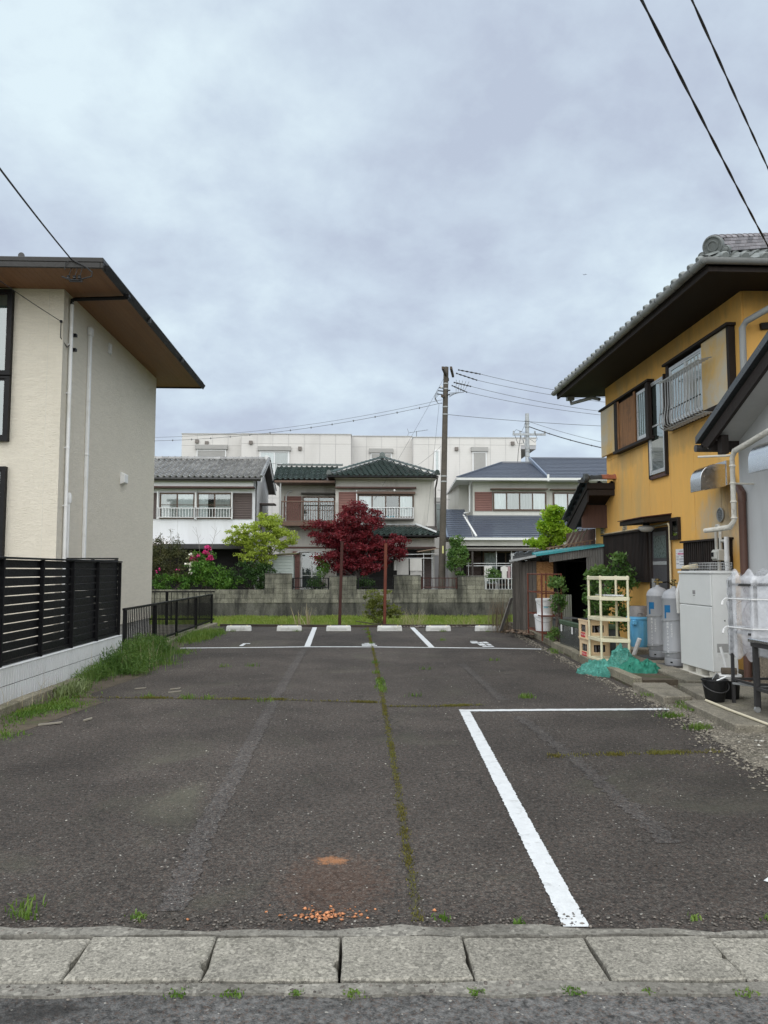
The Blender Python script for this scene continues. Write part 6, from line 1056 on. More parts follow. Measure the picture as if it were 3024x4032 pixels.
# dark tank, planters, crates
TK = thing('water_tank', 'dark glass-sided tank with green rim behind the kerb', 'tank', (4.1, 13.6, 0.1)); tm = mat('dark_tank', (0.045, 0.052, 0.05), 0.18, 0.2, 2, spec=0.6, stain=(0.08, 0.085, 0.075), ss=1.5); MB().box(3.86, 4.42, 12.95, 14.42, 0.10, 0.52).build('body', tm, TK, bev=0.01)
MB().box(3.845, 4.435, 12.935, 14.435, 0.50, 0.585).build('rim', mat('green_rim', (0.05, 0.085, 0.045), 0.5, 0.3, 3), TK, bev=0.012); MB().box(3.89, 4.39, 13.0, 14.38, 0.587, 0.592).build('water', mat('dark_water', (0.02, 0.022, 0.02), 0.08), TK)
for y_ in (13.5, 14.2): MB().box(3.835, 3.844, y_, y_+0.07, 0.38, 0.50).build('clip', WHITE, TK)
for i, (x_, y_, h_) in enumerate(((3.86, 12.82, 0.30), (3.83, 12.68, 0.24))): MB().lathe([(0.07, 0), (0.09, h_*0.93), (0.10, h_*0.93), (0.10, h_), (0.085, h_)], (x_, y_, 0.10), 4).build('plant_pot', mat('green_pot', (0.05, 0.085, 0.075), 0.5, 0.15), label=['taller dark green planter beside the dark tank', 'shorter dark green planter beside the beer crates'][i], cat='planter')
CRM = mat('crate_plastic', (0.80, 0.60, 0.38), 0.5, 0.08, 3, stain=(0.70, 0.52, 0.32), ss=3); CRR = mat('crate_red', (0.55, 0.03, 0.035), 0.5, 0.08)
def text_mesh(body, size, M_, m_, parent, name='lettering', ext=0.0008):
    cu = bpy.data.curves.new('t', 'FONT'); cu.body = body; cu.size = size; cu.align_x = 'CENTER'; cu.align_y = 'CENTER'; cu.extrude = ext; cu.resolution_u = 2
    o = bpy.data.objects.new('t', cu); C.objects.link(o); dg = bpy.context.evaluated_depsgraph_get(); me = bpy.data.meshes.new_from_object(o.evaluated_get(dg)); bpy.data.objects.remove(o); bpy.data.curves.remove(cu)
    me.transform(M_); me.materials.clear(); me.materials.append(m_); q = bpy.data.objects.new(name, me); place(q, parent, (0, 0, 0)); return q
def crate(x0, y0, z0, label, ang):
    t_ = thing('beer_crate', label, 'crate', (x0+0.17, y0+0.22, z0)); W, D, Hh = 0.34, 0.45, 0.305; T = Matrix.Translation((x0+W/2, y0+D/2, z0)) @ Matrix.Rotation(ang, 4, 'Z') @ Matrix.Translation((-W/2, -D/2, 0)); b = MB(T); th = 0.014
    def side(p, ax, L_):
        for (a, c, za, zb) in ((0, L_, 0, 0.11), (0, L_, 0.225, Hh), (0, L_*0.22, 0.11, 0.225), (L_*0.78, L_, 0.11, 0.225)):
            if ax == 'x': b.box(a, c, p, p+th, za, zb)
            else: b.box(p, p+th, a, c, za, zb)
    side(0, 'x', W); side(D-th, 'x', W); side(0, 'y', D); side(W-th, 'y', D); b.box(0.015, W-0.015, 0.015, D-0.015, 0.0, 0.015); b.build('body', CRM, t_)
    b = MB(T); 
    for zz_ in (0.0, 0.285): b.box(-0.008, W+0.008, -0.008, 0.0, zz_, zz_+0.02).box(-0.008, W+0.008, D, D+0.008, zz_, zz_+0.02).box(-0.008, 0, 0, D, zz_, zz_+0.02).box(W, W+0.008, 0, D, zz_, zz_+0.02)
    b.build('rim', CRM, t_); q = MB(T).box(-0.004, -0.0005, 0.12, 0.33, 0.025, 0.10).build('label_panel', CRR, t_); text_mesh('アサヒビール', 0.036, T @ Matrix(((0, 0, -1, -0.005), (-1, 0, 0, 0.225), (0, 1, 0, 0.064), (0, 0, 0, 1))), WHITE, t_)
    bm_ = MB().lathe([(0.03, 0.0), (0.031, 0.13), (0.013, 0.19), (0.013, 0.24)], (0, 0, 0), 10).mesh('bottle', mat('brown_glass', (0.02, 0.012, 0.008), 0.12, 0.1, spec=0.7), smooth=True)
    for i in range(4):
        for j in range(5): p = T @ Vector((0.05 + 0.08*i, 0.06 + 0.0825*j, 0.016)); o = bpy.data.objects.new('bottle', bm_); place(o, None, p); tag(o, 'brown beer bottle standing in the ' + ('upper' if z0 > 0.3 else 'lower') + ' cream crate', 'bottle', 'bottles in the ' + ('upper' if z0 > 0.3 else 'lower') + ' crate')
crate(3.70, 12.14, 0.10, 'lower cream beer crate with red label beside the shelf', 0.05); crate(3.68, 12.12, 0.408, 'upper cream beer crate stacked on the other', 0.02)
MB().box(3.69, 4.0, 12.16, 12.56, 0.716, 0.722).build('crate_cover', mat('dark_sheet', (0.02, 0.022, 0.028), 0.4), label='dark plastic sheet lying on the upper beer crate', cat='sheet')
# cream corner shelf
SHM = mat('cream_plastic', (0.70, 0.66, 0.47), 0.45, 0.06, 4, stain=(0.60, 0.55, 0.38), ss=2); CS = thing('corner_shelf', 'empty cream plastic corner shelf standing behind the green net', 'shelf', (3.92, 11.8, 0.1)); sp_ = [Vector((3.71, 12.10, 0)), Vector((3.75, 11.64, 0)), Vector((4.10, 11.44, 0)), Vector((4.10, 11.96, 0))]; cen = sum(sp_, Vector())/4
tz = [0.125, 0.435, 0.75, 1.06, 1.37]
for i, z in enumerate(tz):
    poly = [sp_[0] + (sp_[0]-cen)*0.06, sp_[1] + (sp_[1]-cen)*0.08, (sp_[1]*0.5 + sp_[2]*0.5) + Vector((-0.05, -0.10, 0))*0.3, sp_[2] + (sp_[2]-cen)*0.06, sp_[3] + (sp_[3]-cen)*0.08]
    b = MB(); o_ = [p + Vector((0, 0, z)) for p in poly]; n = len(o_)
    if i < 4: b.prism([p + (cen + Vector((0, 0, z)) - p)*0.04 + Vector((0, 0, 0.022)) for p in o_], (0, 0, 0.008))
    for j in range(n):
        p, q = o_[j], o_[(j+1) % n]; b.beam(p + Vector((0, 0, 0.012)), q + Vector((0, 0, 0.012)), 0.018, 0.052)
    b.build('tier', SHM, CS, bev=0.003)
for p in sp_: MB().tube([p + Vector((0, 0, 0.10)), p + Vector((0, 0, 1.42))], 0.019, 10).build('post', SHM, CS, smooth=True)
MB().prism([(3.78, 12.0, 1.105), (3.79, 11.66, 1.105), (4.06, 11.50, 1.105), (4.06, 11.9, 1.105)], (0, 0, 0.025)).build('metal_tray', STEEL, label='flat steel tray lying on the upper shelf tier', cat='tray', bev=0.004)
# green nets
def netmat(name, c1, c2, open_):
    m, t, N_, L_, P = nodes(name); mth, noise_, mix_, rng_, bmp_ = mk(t); gN = N_.new('ShaderNodeNewGeometry'); pos = gN.outputs['Position']; sx = N_.new('ShaderNodeSeparateXYZ'); L_.new(pos, sx.inputs[0])
    a = mth('FRACT', mth('MULTIPLY', mth('ADD', mth('ADD', sx.outputs[0], mth('MULTIPLY', sx.outputs[1], 0.6)), sx.outputs[2]), 62)); b = mth('FRACT', mth('MULTIPLY', mth('SUBTRACT', mth('ADD', sx.outputs[0], mth('MULTIPLY', sx.outputs[1], 0.6)), sx.outputs[2]), 62))
    ln = mth('MAXIMUM', mth('GREATER_THAN', a, open_), mth('GREATER_THAN', b, open_)); n = noise_(pos, 9, 5, 0.6); L_.new(mix_(rng_(n, 0.35, 0.65), c1, c2), P.inputs['Base Color']); P.inputs['Roughness'].default_value = 0.7
    tr = N_.new('ShaderNodeBsdfTransparent'); ms = N_.new('ShaderNodeMixShader'); L_.new(ln, ms.inputs[0]); L_.new(tr.outputs[0], ms.inputs[1]); L_.new(P.outputs[0], ms.inputs[2]); L_.new(ms.outputs[0], N_['Material Output'].inputs[0]); return m
def heap(name, label, c, rx, ry, rz, m, seed, ang=0.0, peak=0.0, n=64, parent=None):
    rg = np.random.default_rng(seed); V = []; ph = rg.random(8)*6.28
    for i in range(n+1):
        for j in range(n+1):
            u, v_ = i/n*2-1, j/n*2-1; d = math.hypot(u, v_); th_ = math.atan2(v_, u); k = 1 + 0.12*math.sin(3*th_+ph[0]) + 0.07*math.sin(7*th_+ph[1]); dd = min(1, max(abs(u), abs(v_)))
            r_ = dd*k; h_ = max(0, 1-dd**2)**0.55; h_ *= 1 + 0.16*math.sin(8*u+ph[2]+3*v_) + 0.12*math.sin(11*v_+ph[3]-4*u) + 0.07*abs(math.sin(19*u+ph[4]+6*v_)) ; h_ += peak*(1 + 0.12*math.sin(14*u+ph[5]) + 0.10*math.sin(17*v_+ph[6]))/(1 + (1.75*math.hypot(u-0.05, (v_-0.1)*0.8))**6)
            x_, y_ = (u/max(d, 1e-6))*r_*rx, (v_/max(d, 1e-6))*r_*ry; V.append((x_, y_, max(0.0, h_)*rz)); q_ = mnoise.noise_vector(Vector((x_*16+seed, y_*16, h_*3))) + 0.6*mnoise.noise_vector(Vector((x_*38, y_*38+seed, h_*7))); V[-1] = (x_ + q_.x*0.022, y_ + q_.y*0.022, max(0.0, V[-1][2] + q_.z*0.030*min(1, h_)))
    V = np.array(V); ca, sa = math.cos(ang), math.sin(ang); V = np.stack([V[:, 0]*ca - V[:, 1]*sa + c[0], V[:, 0]*sa + V[:, 1]*ca + c[1], V[:, 2] + c[2]], 1); I = np.arange((n+1)*(n+1)).reshape(n+1, n+1); Fq = np.stack([I[:-1, :-1], I[1:, :-1], I[1:, 1:], I[:-1, 1:]], 2).reshape(-1, 4)
    return np_mesh(name, V, Fq, m, parent, label=label, cat=None if parent else 'net', origin=c, smooth=True)
NT = thing('netting', 'pale teal crow netting draped over the foot of the cream shelf', 'net', (3.8, 11.15, 0.0)); NM1 = netmat('teal_net', (0.035, 0.21, 0.165), (0.09, 0.33, 0.27), 0.52); NM2 = netmat('green_net', (0.008, 0.13, 0.085), (0.02, 0.22, 0.15), 0.25)
heap('draped_net', None, (3.66, 11.18, 0.0), 0.34, 0.42, 0.17, NM1, 3, 0.3, 0.0, parent=NT); heap('peaked_net', None, (3.93, 11.28, 0.06), 0.26, 0.26, 0.15, NM1, 5, 0.1, 0.95, parent=NT); heap('inner_fold', None, (3.70, 11.15, 0.0), 0.28, 0.34, 0.12, NM1, 13, 0.8, 0.0, parent=NT)
heap('netting', 'dark green netting heap lying on the kerb end', (3.98, 10.72, 0.02), 0.34, 0.26, 0.20, NM2, 9, -0.35)
# blue bin with basin on top
BB = thing('blue_bin', 'light blue plastic bin with grey basin upside down on top', 'bin', (4.90, 13.15, 0.2)); BLU = mat('blue_plastic', (0.13, 0.42, 0.68), 0.45, 0.08, 3, stain=(0.18, 0.45, 0.66), ss=3); b = MB().lathe([(0.145, 0), (0.15, 0.01), (0.192, 0.46), (0.212, 0.47), (0.212, 0.51), (0.19, 0.515)], (4.90, 13.15, 0.2), 28)
for k in range(12):
    a = 2*math.pi*k/12; b.beam((4.90 + 0.150*math.cos(a), 13.15 + 0.150*math.sin(a), 0.23), (4.90 + 0.190*math.cos(a), 13.15 + 0.190*math.sin(a), 0.63), 0.025, 0.012, (math.cos(a), math.sin(a), 0))
b.build('body', BLU, BB, smooth=True); MB().box(4.72, 4.78, 12.93, 13.03, 0.58, 0.66).build('grip', BLU, BB, bev=0.008)
MB().lathe([(0.20, 0.0), (0.195, 0.02), (0.172, 0.06), (0.155, 0.15), (0.135, 0.175), (0.02, 0.18)], (4.90, 13.15, 0.715), 28).build('basin', mat('smoky_basin', (0.17, 0.16, 0.155), 0.35, 0.25, 5), label='grey basin upside down on the blue bin', cat='basin', smooth=True); MB().tube([(4.80, 12.94, 0.74), (4.80, 12.925, 0.77), (4.87, 12.92, 0.77), (4.87, 12.94, 0.74)], 0.006, 6).build('latch', DKGREY, BB)
# gas cylinders
CYL = mat('grey_cylinder', (0.335, 0.345, 0.365), 0.4, 0.05, 3, stain=(0.28, 0.285, 0.30), ss=2.5, streak=True, spec=0.5); BLUE_P = mat('blue_logo', (0.01, 0.12, 0.27), 0.5); BRASS = mat('brass_valve', (0.20, 0.15, 0.06), 0.4, 0.2, metal=0.6)
def cyl_patch(root, cx_, cy_, r_, z0, z1, a0, a1, m_, name): n = 8; MB().add([(cx_ + (r_+0.0012)*math.cos(math.radians(a0 + (a1-a0)*k/n)), cy_ + (r_+0.0012)*math.sin(math.radians(a0 + (a1-a0)*k/n)), z_) for z_ in (z0, z1) for k in range(n+1)], [(k, k+1, n+2+k, n+1+k) for k in range(n)]).build(name, m_, root, flip=False)
def vtext(root, s, cx_, cy_, r_, ang, ztop, size):
    a = math.radians(ang); nrm = Vector((math.cos(a), math.sin(a), 0)); rt = Vector((0, 0, 1)).cross(nrm)
    for i, ch in enumerate(s):
        p = Vector((cx_, cy_, ztop - (i+0.5)*size*1.12)) + nrm*(r_+0.0015); text_mesh(ch, size, Matrix(((rt.x, 0, nrm.x, p.x), (rt.y, 0, nrm.y, p.y), (rt.z, 1, nrm.z, p.z), (0, 0, 0, 1))), WHITE, root, 'lettering', 0.0003)
def cylinder(x_, y_, label, full=True):
    r_ = 0.172; z_ = 0.14; t_ = thing('gas_cylinder', label, 'gas cylinder', (x_, y_, z_)); MB().lathe([(0.13, 0), (0.150, 0.0), (0.155, 0.02), (0.155, 0.09), (0.145, 0.10)], (x_, y_, z_), 36).build('foot_ring', CYL, t_, smooth=True)
    prof = [(0.10, 0.085), (0.15, 0.10), (r_-0.004, 0.16), (r_, 0.19), (r_, 0.20), (r_+0.002, 0.205), (r_, 0.21), (r_, 0.945), (r_+0.003, 0.95), (r_+0.003, 0.965), (r_, 0.97)] + [(r_*math.cos(math.radians(k)), 0.97 + 0.13*math.sin(math.radians(k))) for k in (15, 30, 45, 60, 72)] + [(0.035, 1.105), (0.03, 1.13)]
    MB().lathe(prof, (x_, y_, z_), 40).build('body', CYL, t_, smooth=True)
    b = MB().lathe([(0.028, 1.12), (0.03, 1.14), (0.016, 1.15), (0.016, 1.20), (0.035, 1.205), (0.035, 1.225), (0.01, 1.23)], (x_, y_, z_), 12).tube([(x_, y_, z_+1.17), (x_+0.07, y_-0.03, z_+1.17)], 0.014, 8).tube([(x_, y_, z_+1.17), (x_-0.05, y_+0.02, z_+1.18)], 0.012, 8); b.build('valve', BRASS, t_, smooth=True)
    MB().tube([(x_+0.07, y_-0.03, z_+1.17), (x_+0.14, y_-0.05, z_+1.18), (x_+0.22, y_-0.02, z_+1.13), (x_+0.30, y_+0.08, z_+1.13)], 0.010, 6).build('hose', BLACK, t_, smooth=True)
    if full:
        cyl_patch(t_, x_, y_, r_, z_+0.67, z_+0.86, 196, 206, BLUE_P, 'logo_stem'); cyl_patch(t_, x_, y_, r_, z_+0.755, z_+0.86, 206, 228, BLUE_P, 'logo_flag')
        b = MB(); 
        for zc, sl in ((z_+0.655, 0.02), (z_+0.20, 0.03)): b.tube([(x_ + (r_+0.006)*math.cos(a), y_ + (r_+0.006)*math.sin(a), zc + sl*math.cos(a) + 0.004*math.sin(k*2.2)) for k, a in ((k, 2*math.pi*k/40) for k in range(41))], 0.006, 5)
        b.build('chain', GALV, t_)
        for a in (225, 285): cyl_patch(t_, x_, y_, 0.155, z_+0.035, z_+0.055, a-6, a+6, BLACK, 'foot_slot')
        vtext(t_, '東海LPガスセンター', x_, y_, r_, 212, z_+0.62, 0.045); vtext(t_, '名古屋市港区', x_, y_, r_, 232, z_+0.60, 0.03)
cylinder(4.66, 11.10, 'nearer grey gas cylinder standing beside the white water heater'); cylinder(4.83, 12.13, 'grey gas cylinder standing between the blue bin and another cylinder'); cylinder(5.12, 11.55, 'grey gas cylinder half hidden behind the front two', False)
MB().box(4.55, 5.1, 11.85, 12.4, 0.115, 0.143).box(4.46, 4.9, 10.9, 11.32, 0.115, 0.142).build('cylinder_plate', mat('dark_plate', (0.07, 0.07, 0.07), 0.8, 0.3), SL)
# water heater
WH = thing('water_heater', 'large white outdoor water heater cabinet on concrete slab', 'water heater', (4.7, 10.2, 0.12)); HW = mat('heater_white', (0.68, 0.69, 0.675), 0.45, 0.04, 2, stain=(0.58, 0.585, 0.56), ss=1.8, sth=(0.55, 0.8)); hx0, hx1, hy0, hy1 = 4.55, 4.88, 9.70, 10.66
MB().box(hx0+0.02, hx1, hy0+0.004, hy1-0.004, 0.215, 1.455).build('body', HW, WH, bev=0.006); MB().box(hx0, hx0+0.018, hy0, hy1, 1.045, 1.45).build('upper_door', HW, WH, bev=0.006); MB().box(hx0, hx0+0.018, hy0, hy1, 0.215, 1.033).build('lower_door', HW, WH, bev=0.006); MB().box(hx0-0.012, hx1+0.012, hy0-0.012, hy1+0.012, 1.457, 1.492).build('top', HW, WH, bev=0.006)
b = MB().box(hx0+0.02, hx1, hy0, hy0+0.16, 0.12, 0.212).box(hx0+0.02, hx1, hy1-0.16, hy1, 0.12, 0.212).box(hx0+0.02, hx1, 10.1, 10.26, 0.12, 0.212).box(hx0-0.03, hx1, hy0+0.1, hy1+0.05, 0.10, 0.135); b.build('plinth', mat('plinth_white', (0.55, 0.53, 0.47), 0.7, 0.15), WH, bev=0.008)
MB().box(hx0-0.003, hx0+0.0, 10.15, 10.23, 1.185, 1.235).build('badge', mat('badge_grey', (0.28, 0.27, 0.27), 0.5), WH); MB().box(hx0-0.002, hx0, 10.16, 10.22, 1.16, 1.17).build('badge_text', mat('badge_grey', (0, 0, 0)), WH)
MB().box(4.61, 4.755, hy0+0.001, hy0+0.004, 0.46, 0.57).build('rating_plate', mat('plate_grey', (0.33, 0.33, 0.32), 0.5, 0.1, 40), WH); MB().box(4.62, 4.74, hy0+0.001, hy0+0.004, 0.39, 0.44).build('label', mat('plate_white', (0.62, 0.62, 0.6), 0.5), WH); MB().lathe([(0.008, 0), (0.008, 0.006)], (4.72, hy0-0.002, 0.86), 10, 'y').build('screw', BLACK, WH)
WB = thing('wire_basket', 'low wire basket lying on top of the water heater', 'basket', (4.72, 10.1, 1.49)); b = MB()
for i in range(15): y_ = 9.75 + 0.045*i; b.tube([(4.58, y_, 1.60), (4.58, y_, 1.50), (4.86, y_, 1.50), (4.86, y_, 1.60)], 0.003, 4)
for z in (1.50, 1.53, 1.565, 1.60): b.tube([(4.58, 9.75, z), (4.58, 10.38, z), (4.86, 10.38, z), (4.86, 9.75, z), (4.58, 9.75, z)], 0.004, 4)
b.build('wire', ALU, WB); MB().tube([(4.60, 10.62, 1.53), (4.72, 10.45, 1.56)], 0.035, 10).build('pipe_end', mat('cream_conduit', (0, 0, 0)), label='short cream pipe lying on the water heater top', cat='pipe'); MB().tube([(4.57, 10.60, 1.505), (4.62, 10.3, 1.505), (4.58, 10.2, 1.503)], 0.012, 6).build('black_stick', BLACK, label='black rod lying along the water heater top edge', cat='rod')
MB().tube([(4.62, 10.85, 0.9), (4.58, 10.78, 1.2), (4.66, 10.72, 1.5)], 0.03, 10).build('flue_pipe', WHITE, WH, smooth=True)
GM = thing('gas_meter', 'small grey gas meter with pipes above the water heater', 'gas meter', (5.3, 10.95, 1.6)); GMM = mat('meter_grey', (0.50, 0.50, 0.46), 0.5, 0.08); MB().box(5.22, 5.36, 10.86, 11.06, 1.64, 1.80).box(5.20, 5.222, 10.88, 11.04, 1.66, 1.78).build('body', GMM, GM, bev=0.012); MB().box(5.19, 5.2, 10.96, 11.02, 1.70, 1.76).build('dial', BLACK, GM)
MB().tube([(5.28, 10.90, 1.80), (5.28, 10.90, 2.10), (5.28, 10.94, 2.15), (5.28, 11.0, 2.15), (5.28, 11.03, 2.10), (5.28, 11.03, 1.80)], 0.024, 10).tube([(5.28, 10.96, 1.64), (5.28, 10.96, 1.0)], 0.024, 10).tube([(5.28, 10.88, 1.92), (5.28, 10.74, 1.92), (5.28, 10.68, 1.90)], 0.022, 8).build('pipe', mat('meter_pipe', (0.45, 0.44, 0.40), 0.5, 0.2), GM, smooth=True); MB().tube([(5.2, 10.56, 0.8), (5.2, 10.56, 1.97)], 0.034, 12).lathe([(0.038, 1.62), (0.04, 1.66), (0.038, 1.7)], (5.2, 10.56, 0), 12).build('white_riser', WHITE, GM, smooth=True)
# plastic covered rack and steel table
PR = thing('covered_rack', 'dark metal rack wrapped in clear plastic sheeting beside the annex', 'rack', (4.3, 7.95, 0.1)); a0, a1, b0, b1 = 4.03, 4.62, 7.72, 8.14
for x_, y_ in ((a0, b1), (a0+0.05, b0), (a1, b1), (a1, b0)): MB().box(x_-0.014, x_+0.014, y_-0.014, y_+0.014, 0.10, 1.40).build('post', DKGREY, PR)
b = MB()
for z in (0.35, 0.85, 1.35): b.box(a0, a1, b0-0.01, b0+0.01, z-0.012, z+0.012).box(a0, a1, b1-0.01, b1+0.01, z-0.012, z+0.012).box(a0-0.01, a0+0.01, b0, b1, z-0.012, z+0.012)
b.box(a0, a1, b0, b1, 0.85, 0.856).build('rail', DKGREY, PR)
m, t, N_, L_, P = nodes('clear_plastic'); mth, noise_, mix_, rng_, bmp_ = mk(t); pos = N_.new('ShaderNodeNewGeometry').outputs['Position']; P.inputs['Base Color'].default_value = (0.90, 0.91, 0.94, 1); P.inputs['Roughness'].default_value = 0.22; P.inputs['Specular IOR Level'].default_value = 0.8; L_.new(bmp_(noise_(pos, 6, 4, 0.5, 1.2), 0.5, 0.04), P.inputs['Normal'])
tr = N_.new('ShaderNodeBsdfTransparent'); tr.inputs['Color'].default_value = (0.92, 0.93, 0.95, 1); ms = N_.new('ShaderNodeMixShader'); L_.new(rng_(noise_(pos, 5, 4, 0.6, 0.8), 0.3, 0.75, 0.16, 0.62), ms.inputs[0]); L_.new(tr.outputs[0], ms.inputs[1]); L_.new(P.outputs[0], ms.inputs[2]); L_.new(ms.outputs[0], N_['Material Output'].inputs[0]); PLAS = m
V = []; nz, na = 34, 56
for i in range(nz+1):
    z = 0.60 + (1.47-0.60)*i/nz
    for j in range(na):
        s_ = j/na*4; k = int(s_); f_ = s_-k; cx_ = [(a0-.03, b1+.02), (a0-.0, b0-.03), (a1+.02, b0-.03), (a1+.02, b1+.02)]; p = Vector(cx_[k]).lerp(Vector(cx_[(k+1) % 4]), f_); c_ = Vector(((a0+a1)/2, (b0+b1)/2)); sc = 1 + 0.05*math.sin(math.pi*f_)*math.sin(z*9+k) + 0.014*math.sin(z*17+j*0.9) + 0.010*math.sin(j*1.7-z*26); sc *= 1 - 0.05*sum(math.exp(-((z-zt)/0.03)**2) for zt in (0.90, 1.20))
        if z > 1.40: sc *= 1 - (z-1.40)*2.2
        q = c_ + (p-c_)*sc; V.append((q.x, q.y, z + (0.05*math.sin(j*0.7) if i == nz else 0) + (0.03*math.sin(j*0.9) if i == 0 else 0)))
Fq = [(i*na+j, i*na+(j+1) % na, (i+1)*na+(j+1) % na, (i+1)*na+j) for i in range(nz) for j in range(na)]; np_mesh('plastic_sheet', V, Fq, PLAS, PR, smooth=True)
for z in (0.90, 1.20):
    MB().tube([(a0-0.035, b1+0.03, z), (a0-0.01, b0-0.035, z+0.005), (a1+0.03, b0-0.03, z), (a1+0.03, b1+0.03, z), (a0-0.035, b1+0.03, z)], 0.008, 6).tube([(a0-0.035, b1+0.03, z), (a0-0.06, b1+0.05, z-0.03), (a0-0.08, b1+0.03, z-0.07)], 0.010, 5).build('tie', WHITE, PR)
TB = thing('steel_table', 'steel work table on dark legs with castors', 'table', (4.25, 7.2, 0.1)); MB().box(3.93, 4.75, 6.75, 7.62, 0.79, 0.825).build('top', STEEL, TB, bev=0.006); MB().box(3.95, 4.73, 6.77, 7.60, 0.745, 0.788).build('apron', DKGREY, TB)
for x_, y_ in ((3.98, 7.57), (3.98, 6.8), (4.68, 7.57), (4.68, 6.8)): MB().beam((x_, y_, 0.16), (x_, y_, 0.745), 0.04, 0.04).build('leg', DKGREY, TB); MB().lathe([(0.01, -0.012), (0.03, -0.012), (0.03, 0.012), (0.01, 0.012)], (x_, y_, 0.131), 14, 'y').build('castor', GALV, TB)
MB().box(3.97, 4.69, 7.545, 7.575, 0.32, 0.35).box(3.965, 3.995, 6.82, 7.55, 0.32, 0.35).box(4.0, 4.66, 6.84, 7.545, 0.325, 0.333).build('lower_shelf', DKGREY, TB)
MB().prism([(4.00, 8.10, 0.30), (4.16, 7.72, 0.31), (4.30, 7.74, 0.31), (4.12, 8.12, 0.30)], (0, 0, 0.02)).build('bundle_sheet', GALV, PR)
BK = thing('black_bucket', 'black plastic bucket with handle standing on the slab', 'bucket', (3.875, 8.24, 0.1)); MB().lathe([(0.090, 0), (0.095, 0.005), (0.128, 0.215), (0.140, 0.22), (0.140, 0.235), (0.126, 0.237), (0.115, 0.19), (0.085, 0.02), (0.01, 0.015)], (3.875, 8.24, 0.1), 28).build('body', mat('black_plastic', (0.010, 0.010, 0.011), 0.5, 0.2), BK, smooth=True); MB().tube([(3.875 + 0.142*math.cos(a), 8.24 + 0.142*math.sin(a) , 0.30 - 0.09*math.sin(a-math.pi)) for a in (math.pi + math.pi*k/14 for k in range(15))], 0.006, 6).build('handle', DKGREY, BK)
MB().prism([(3.84, 8.22, 0.33), (3.88, 8.20, 0.40), (3.93, 8.24, 0.36), (3.90, 8.28, 0.32)], (0.02, 0.04, 0.01)).tube([(3.88, 8.2, 0.32), (3.97, 8.16, 0.37)], 0.012, 6).build('scraps', ALU, label='metal scraps sticking out of the black bucket', cat='scrap')
P2 = thing('black_pot', 'black pot under a white basin beside the black bucket', 'pot', (4.13, 8.42, 0.1)); MB().lathe([(0.085, 0), (0.09, 0.01), (0.105, 0.19), (0.11, 0.2), (0.09, 0.2)], (4.13, 8.42, 0.1), 24).build('pot', mat('black_plastic', (0, 0, 0)), P2, smooth=True); MB().lathe([(0.10, 0.19), (0.115, 0.21), (0.125, 0.25), (0.13, 0.25), (0.12, 0.262), (0.03, 0.24)], (4.13, 8.42, 0.1), 24).build('basin', WHITE, P2, smooth=True); MB().tube([(4.05, 8.44, 0.395), (4.20, 8.40, 0.395)], 0.038, 9).build('log', mat('log', (0.10, 0.08, 0.06), 0.9, 0.4, 12), label='short log lying in the white basin', cat='log')
MB().tube([(4.33, 8.75, 0.105), (4.22, 8.8, 0.62)], 0.016, 8).build('white_stick', WHITE, label='white stick leaning beside the black pot', cat='stick')
MB().tube([(3.765, 8.22, 0.115), (3.74, 7.65, 0.115)], 0.014, 8).tube([(3.74, 7.65, 0.115), (3.735, 6.6, 0.115)], 0.0125, 8).build('pvc_pipe', mat('cream_pvc', (0.66, 0.60, 0.45), 0.5, 0.1), label='cream plastic pipe lying along the concrete slab', cat='pipe')
MB().tube([(4.55, 12.48, 0.13), (4.62, 12.40, 0.40)], 0.035, 10).build('white_tube', WHITE, label='white tube leaning against the gas cylinder foot', cat='pipe')
ST = thing('storage_tub', 'grey lidded tub inside the dark shed opening', 'tub', (4.6, 16.8, 0.1)); MB().box(4.42, 4.86, 16.6, 17.1, 0.10, 0.42).build('body', mat('grey_tub', (0.10, 0.105, 0.105), 0.5, 0.1), ST, bev=0.02); MB().box(4.40, 4.88, 16.58, 17.12, 0.42, 0.47).build('lid', mat('grey_tub', (0, 0, 0)), ST, bev=0.015)
MB().corrug((4.45, 17.45, 0.1), (1, 0, 0), (0, 0, 1), 0.5, 0.85, 0.05, 0.008).build('leaning_sheet', mat('pale_sheet', (0.22, 0.23, 0.19), 0.7, 0.2), label='pale corrugated sheet standing inside the shed', cat='sheet', flip=False)
MB().beam((3.50, 18.4, 0.06), (3.72, 18.15, 0.85), 0.11, 0.02).build('leaning_board', mat('grey_lattice', (0.20, 0.19, 0.175), 0.9, 0.3), label='grey board leaning against the weathered shed end', cat='board')
P = [(random.gauss(3.85, 0.16), random.uniform(16.6, 18.4), 0.12) for _ in range(120)] ; stones('wood_rubble', P, 0.05, mat('wood_rubble', (0.14, 0.10, 0.07), 0.9, 0.3, 20, island=0.5), flat=0.35, kind='stuff', label='broken wood and rubble at the shed foot', cat='rubble')
clump('dry_brush', 'dry twiggy brush against the shed end', [(3.6, 18.6, 0.10), (3.55, 19.0, 0.15)], 0.85, 0.008, leafmat('twig', (0.10, 0.075, 0.05), (0.20, 0.15, 0.10), None, 0.1), 90, z=0.0, lean=0.35)
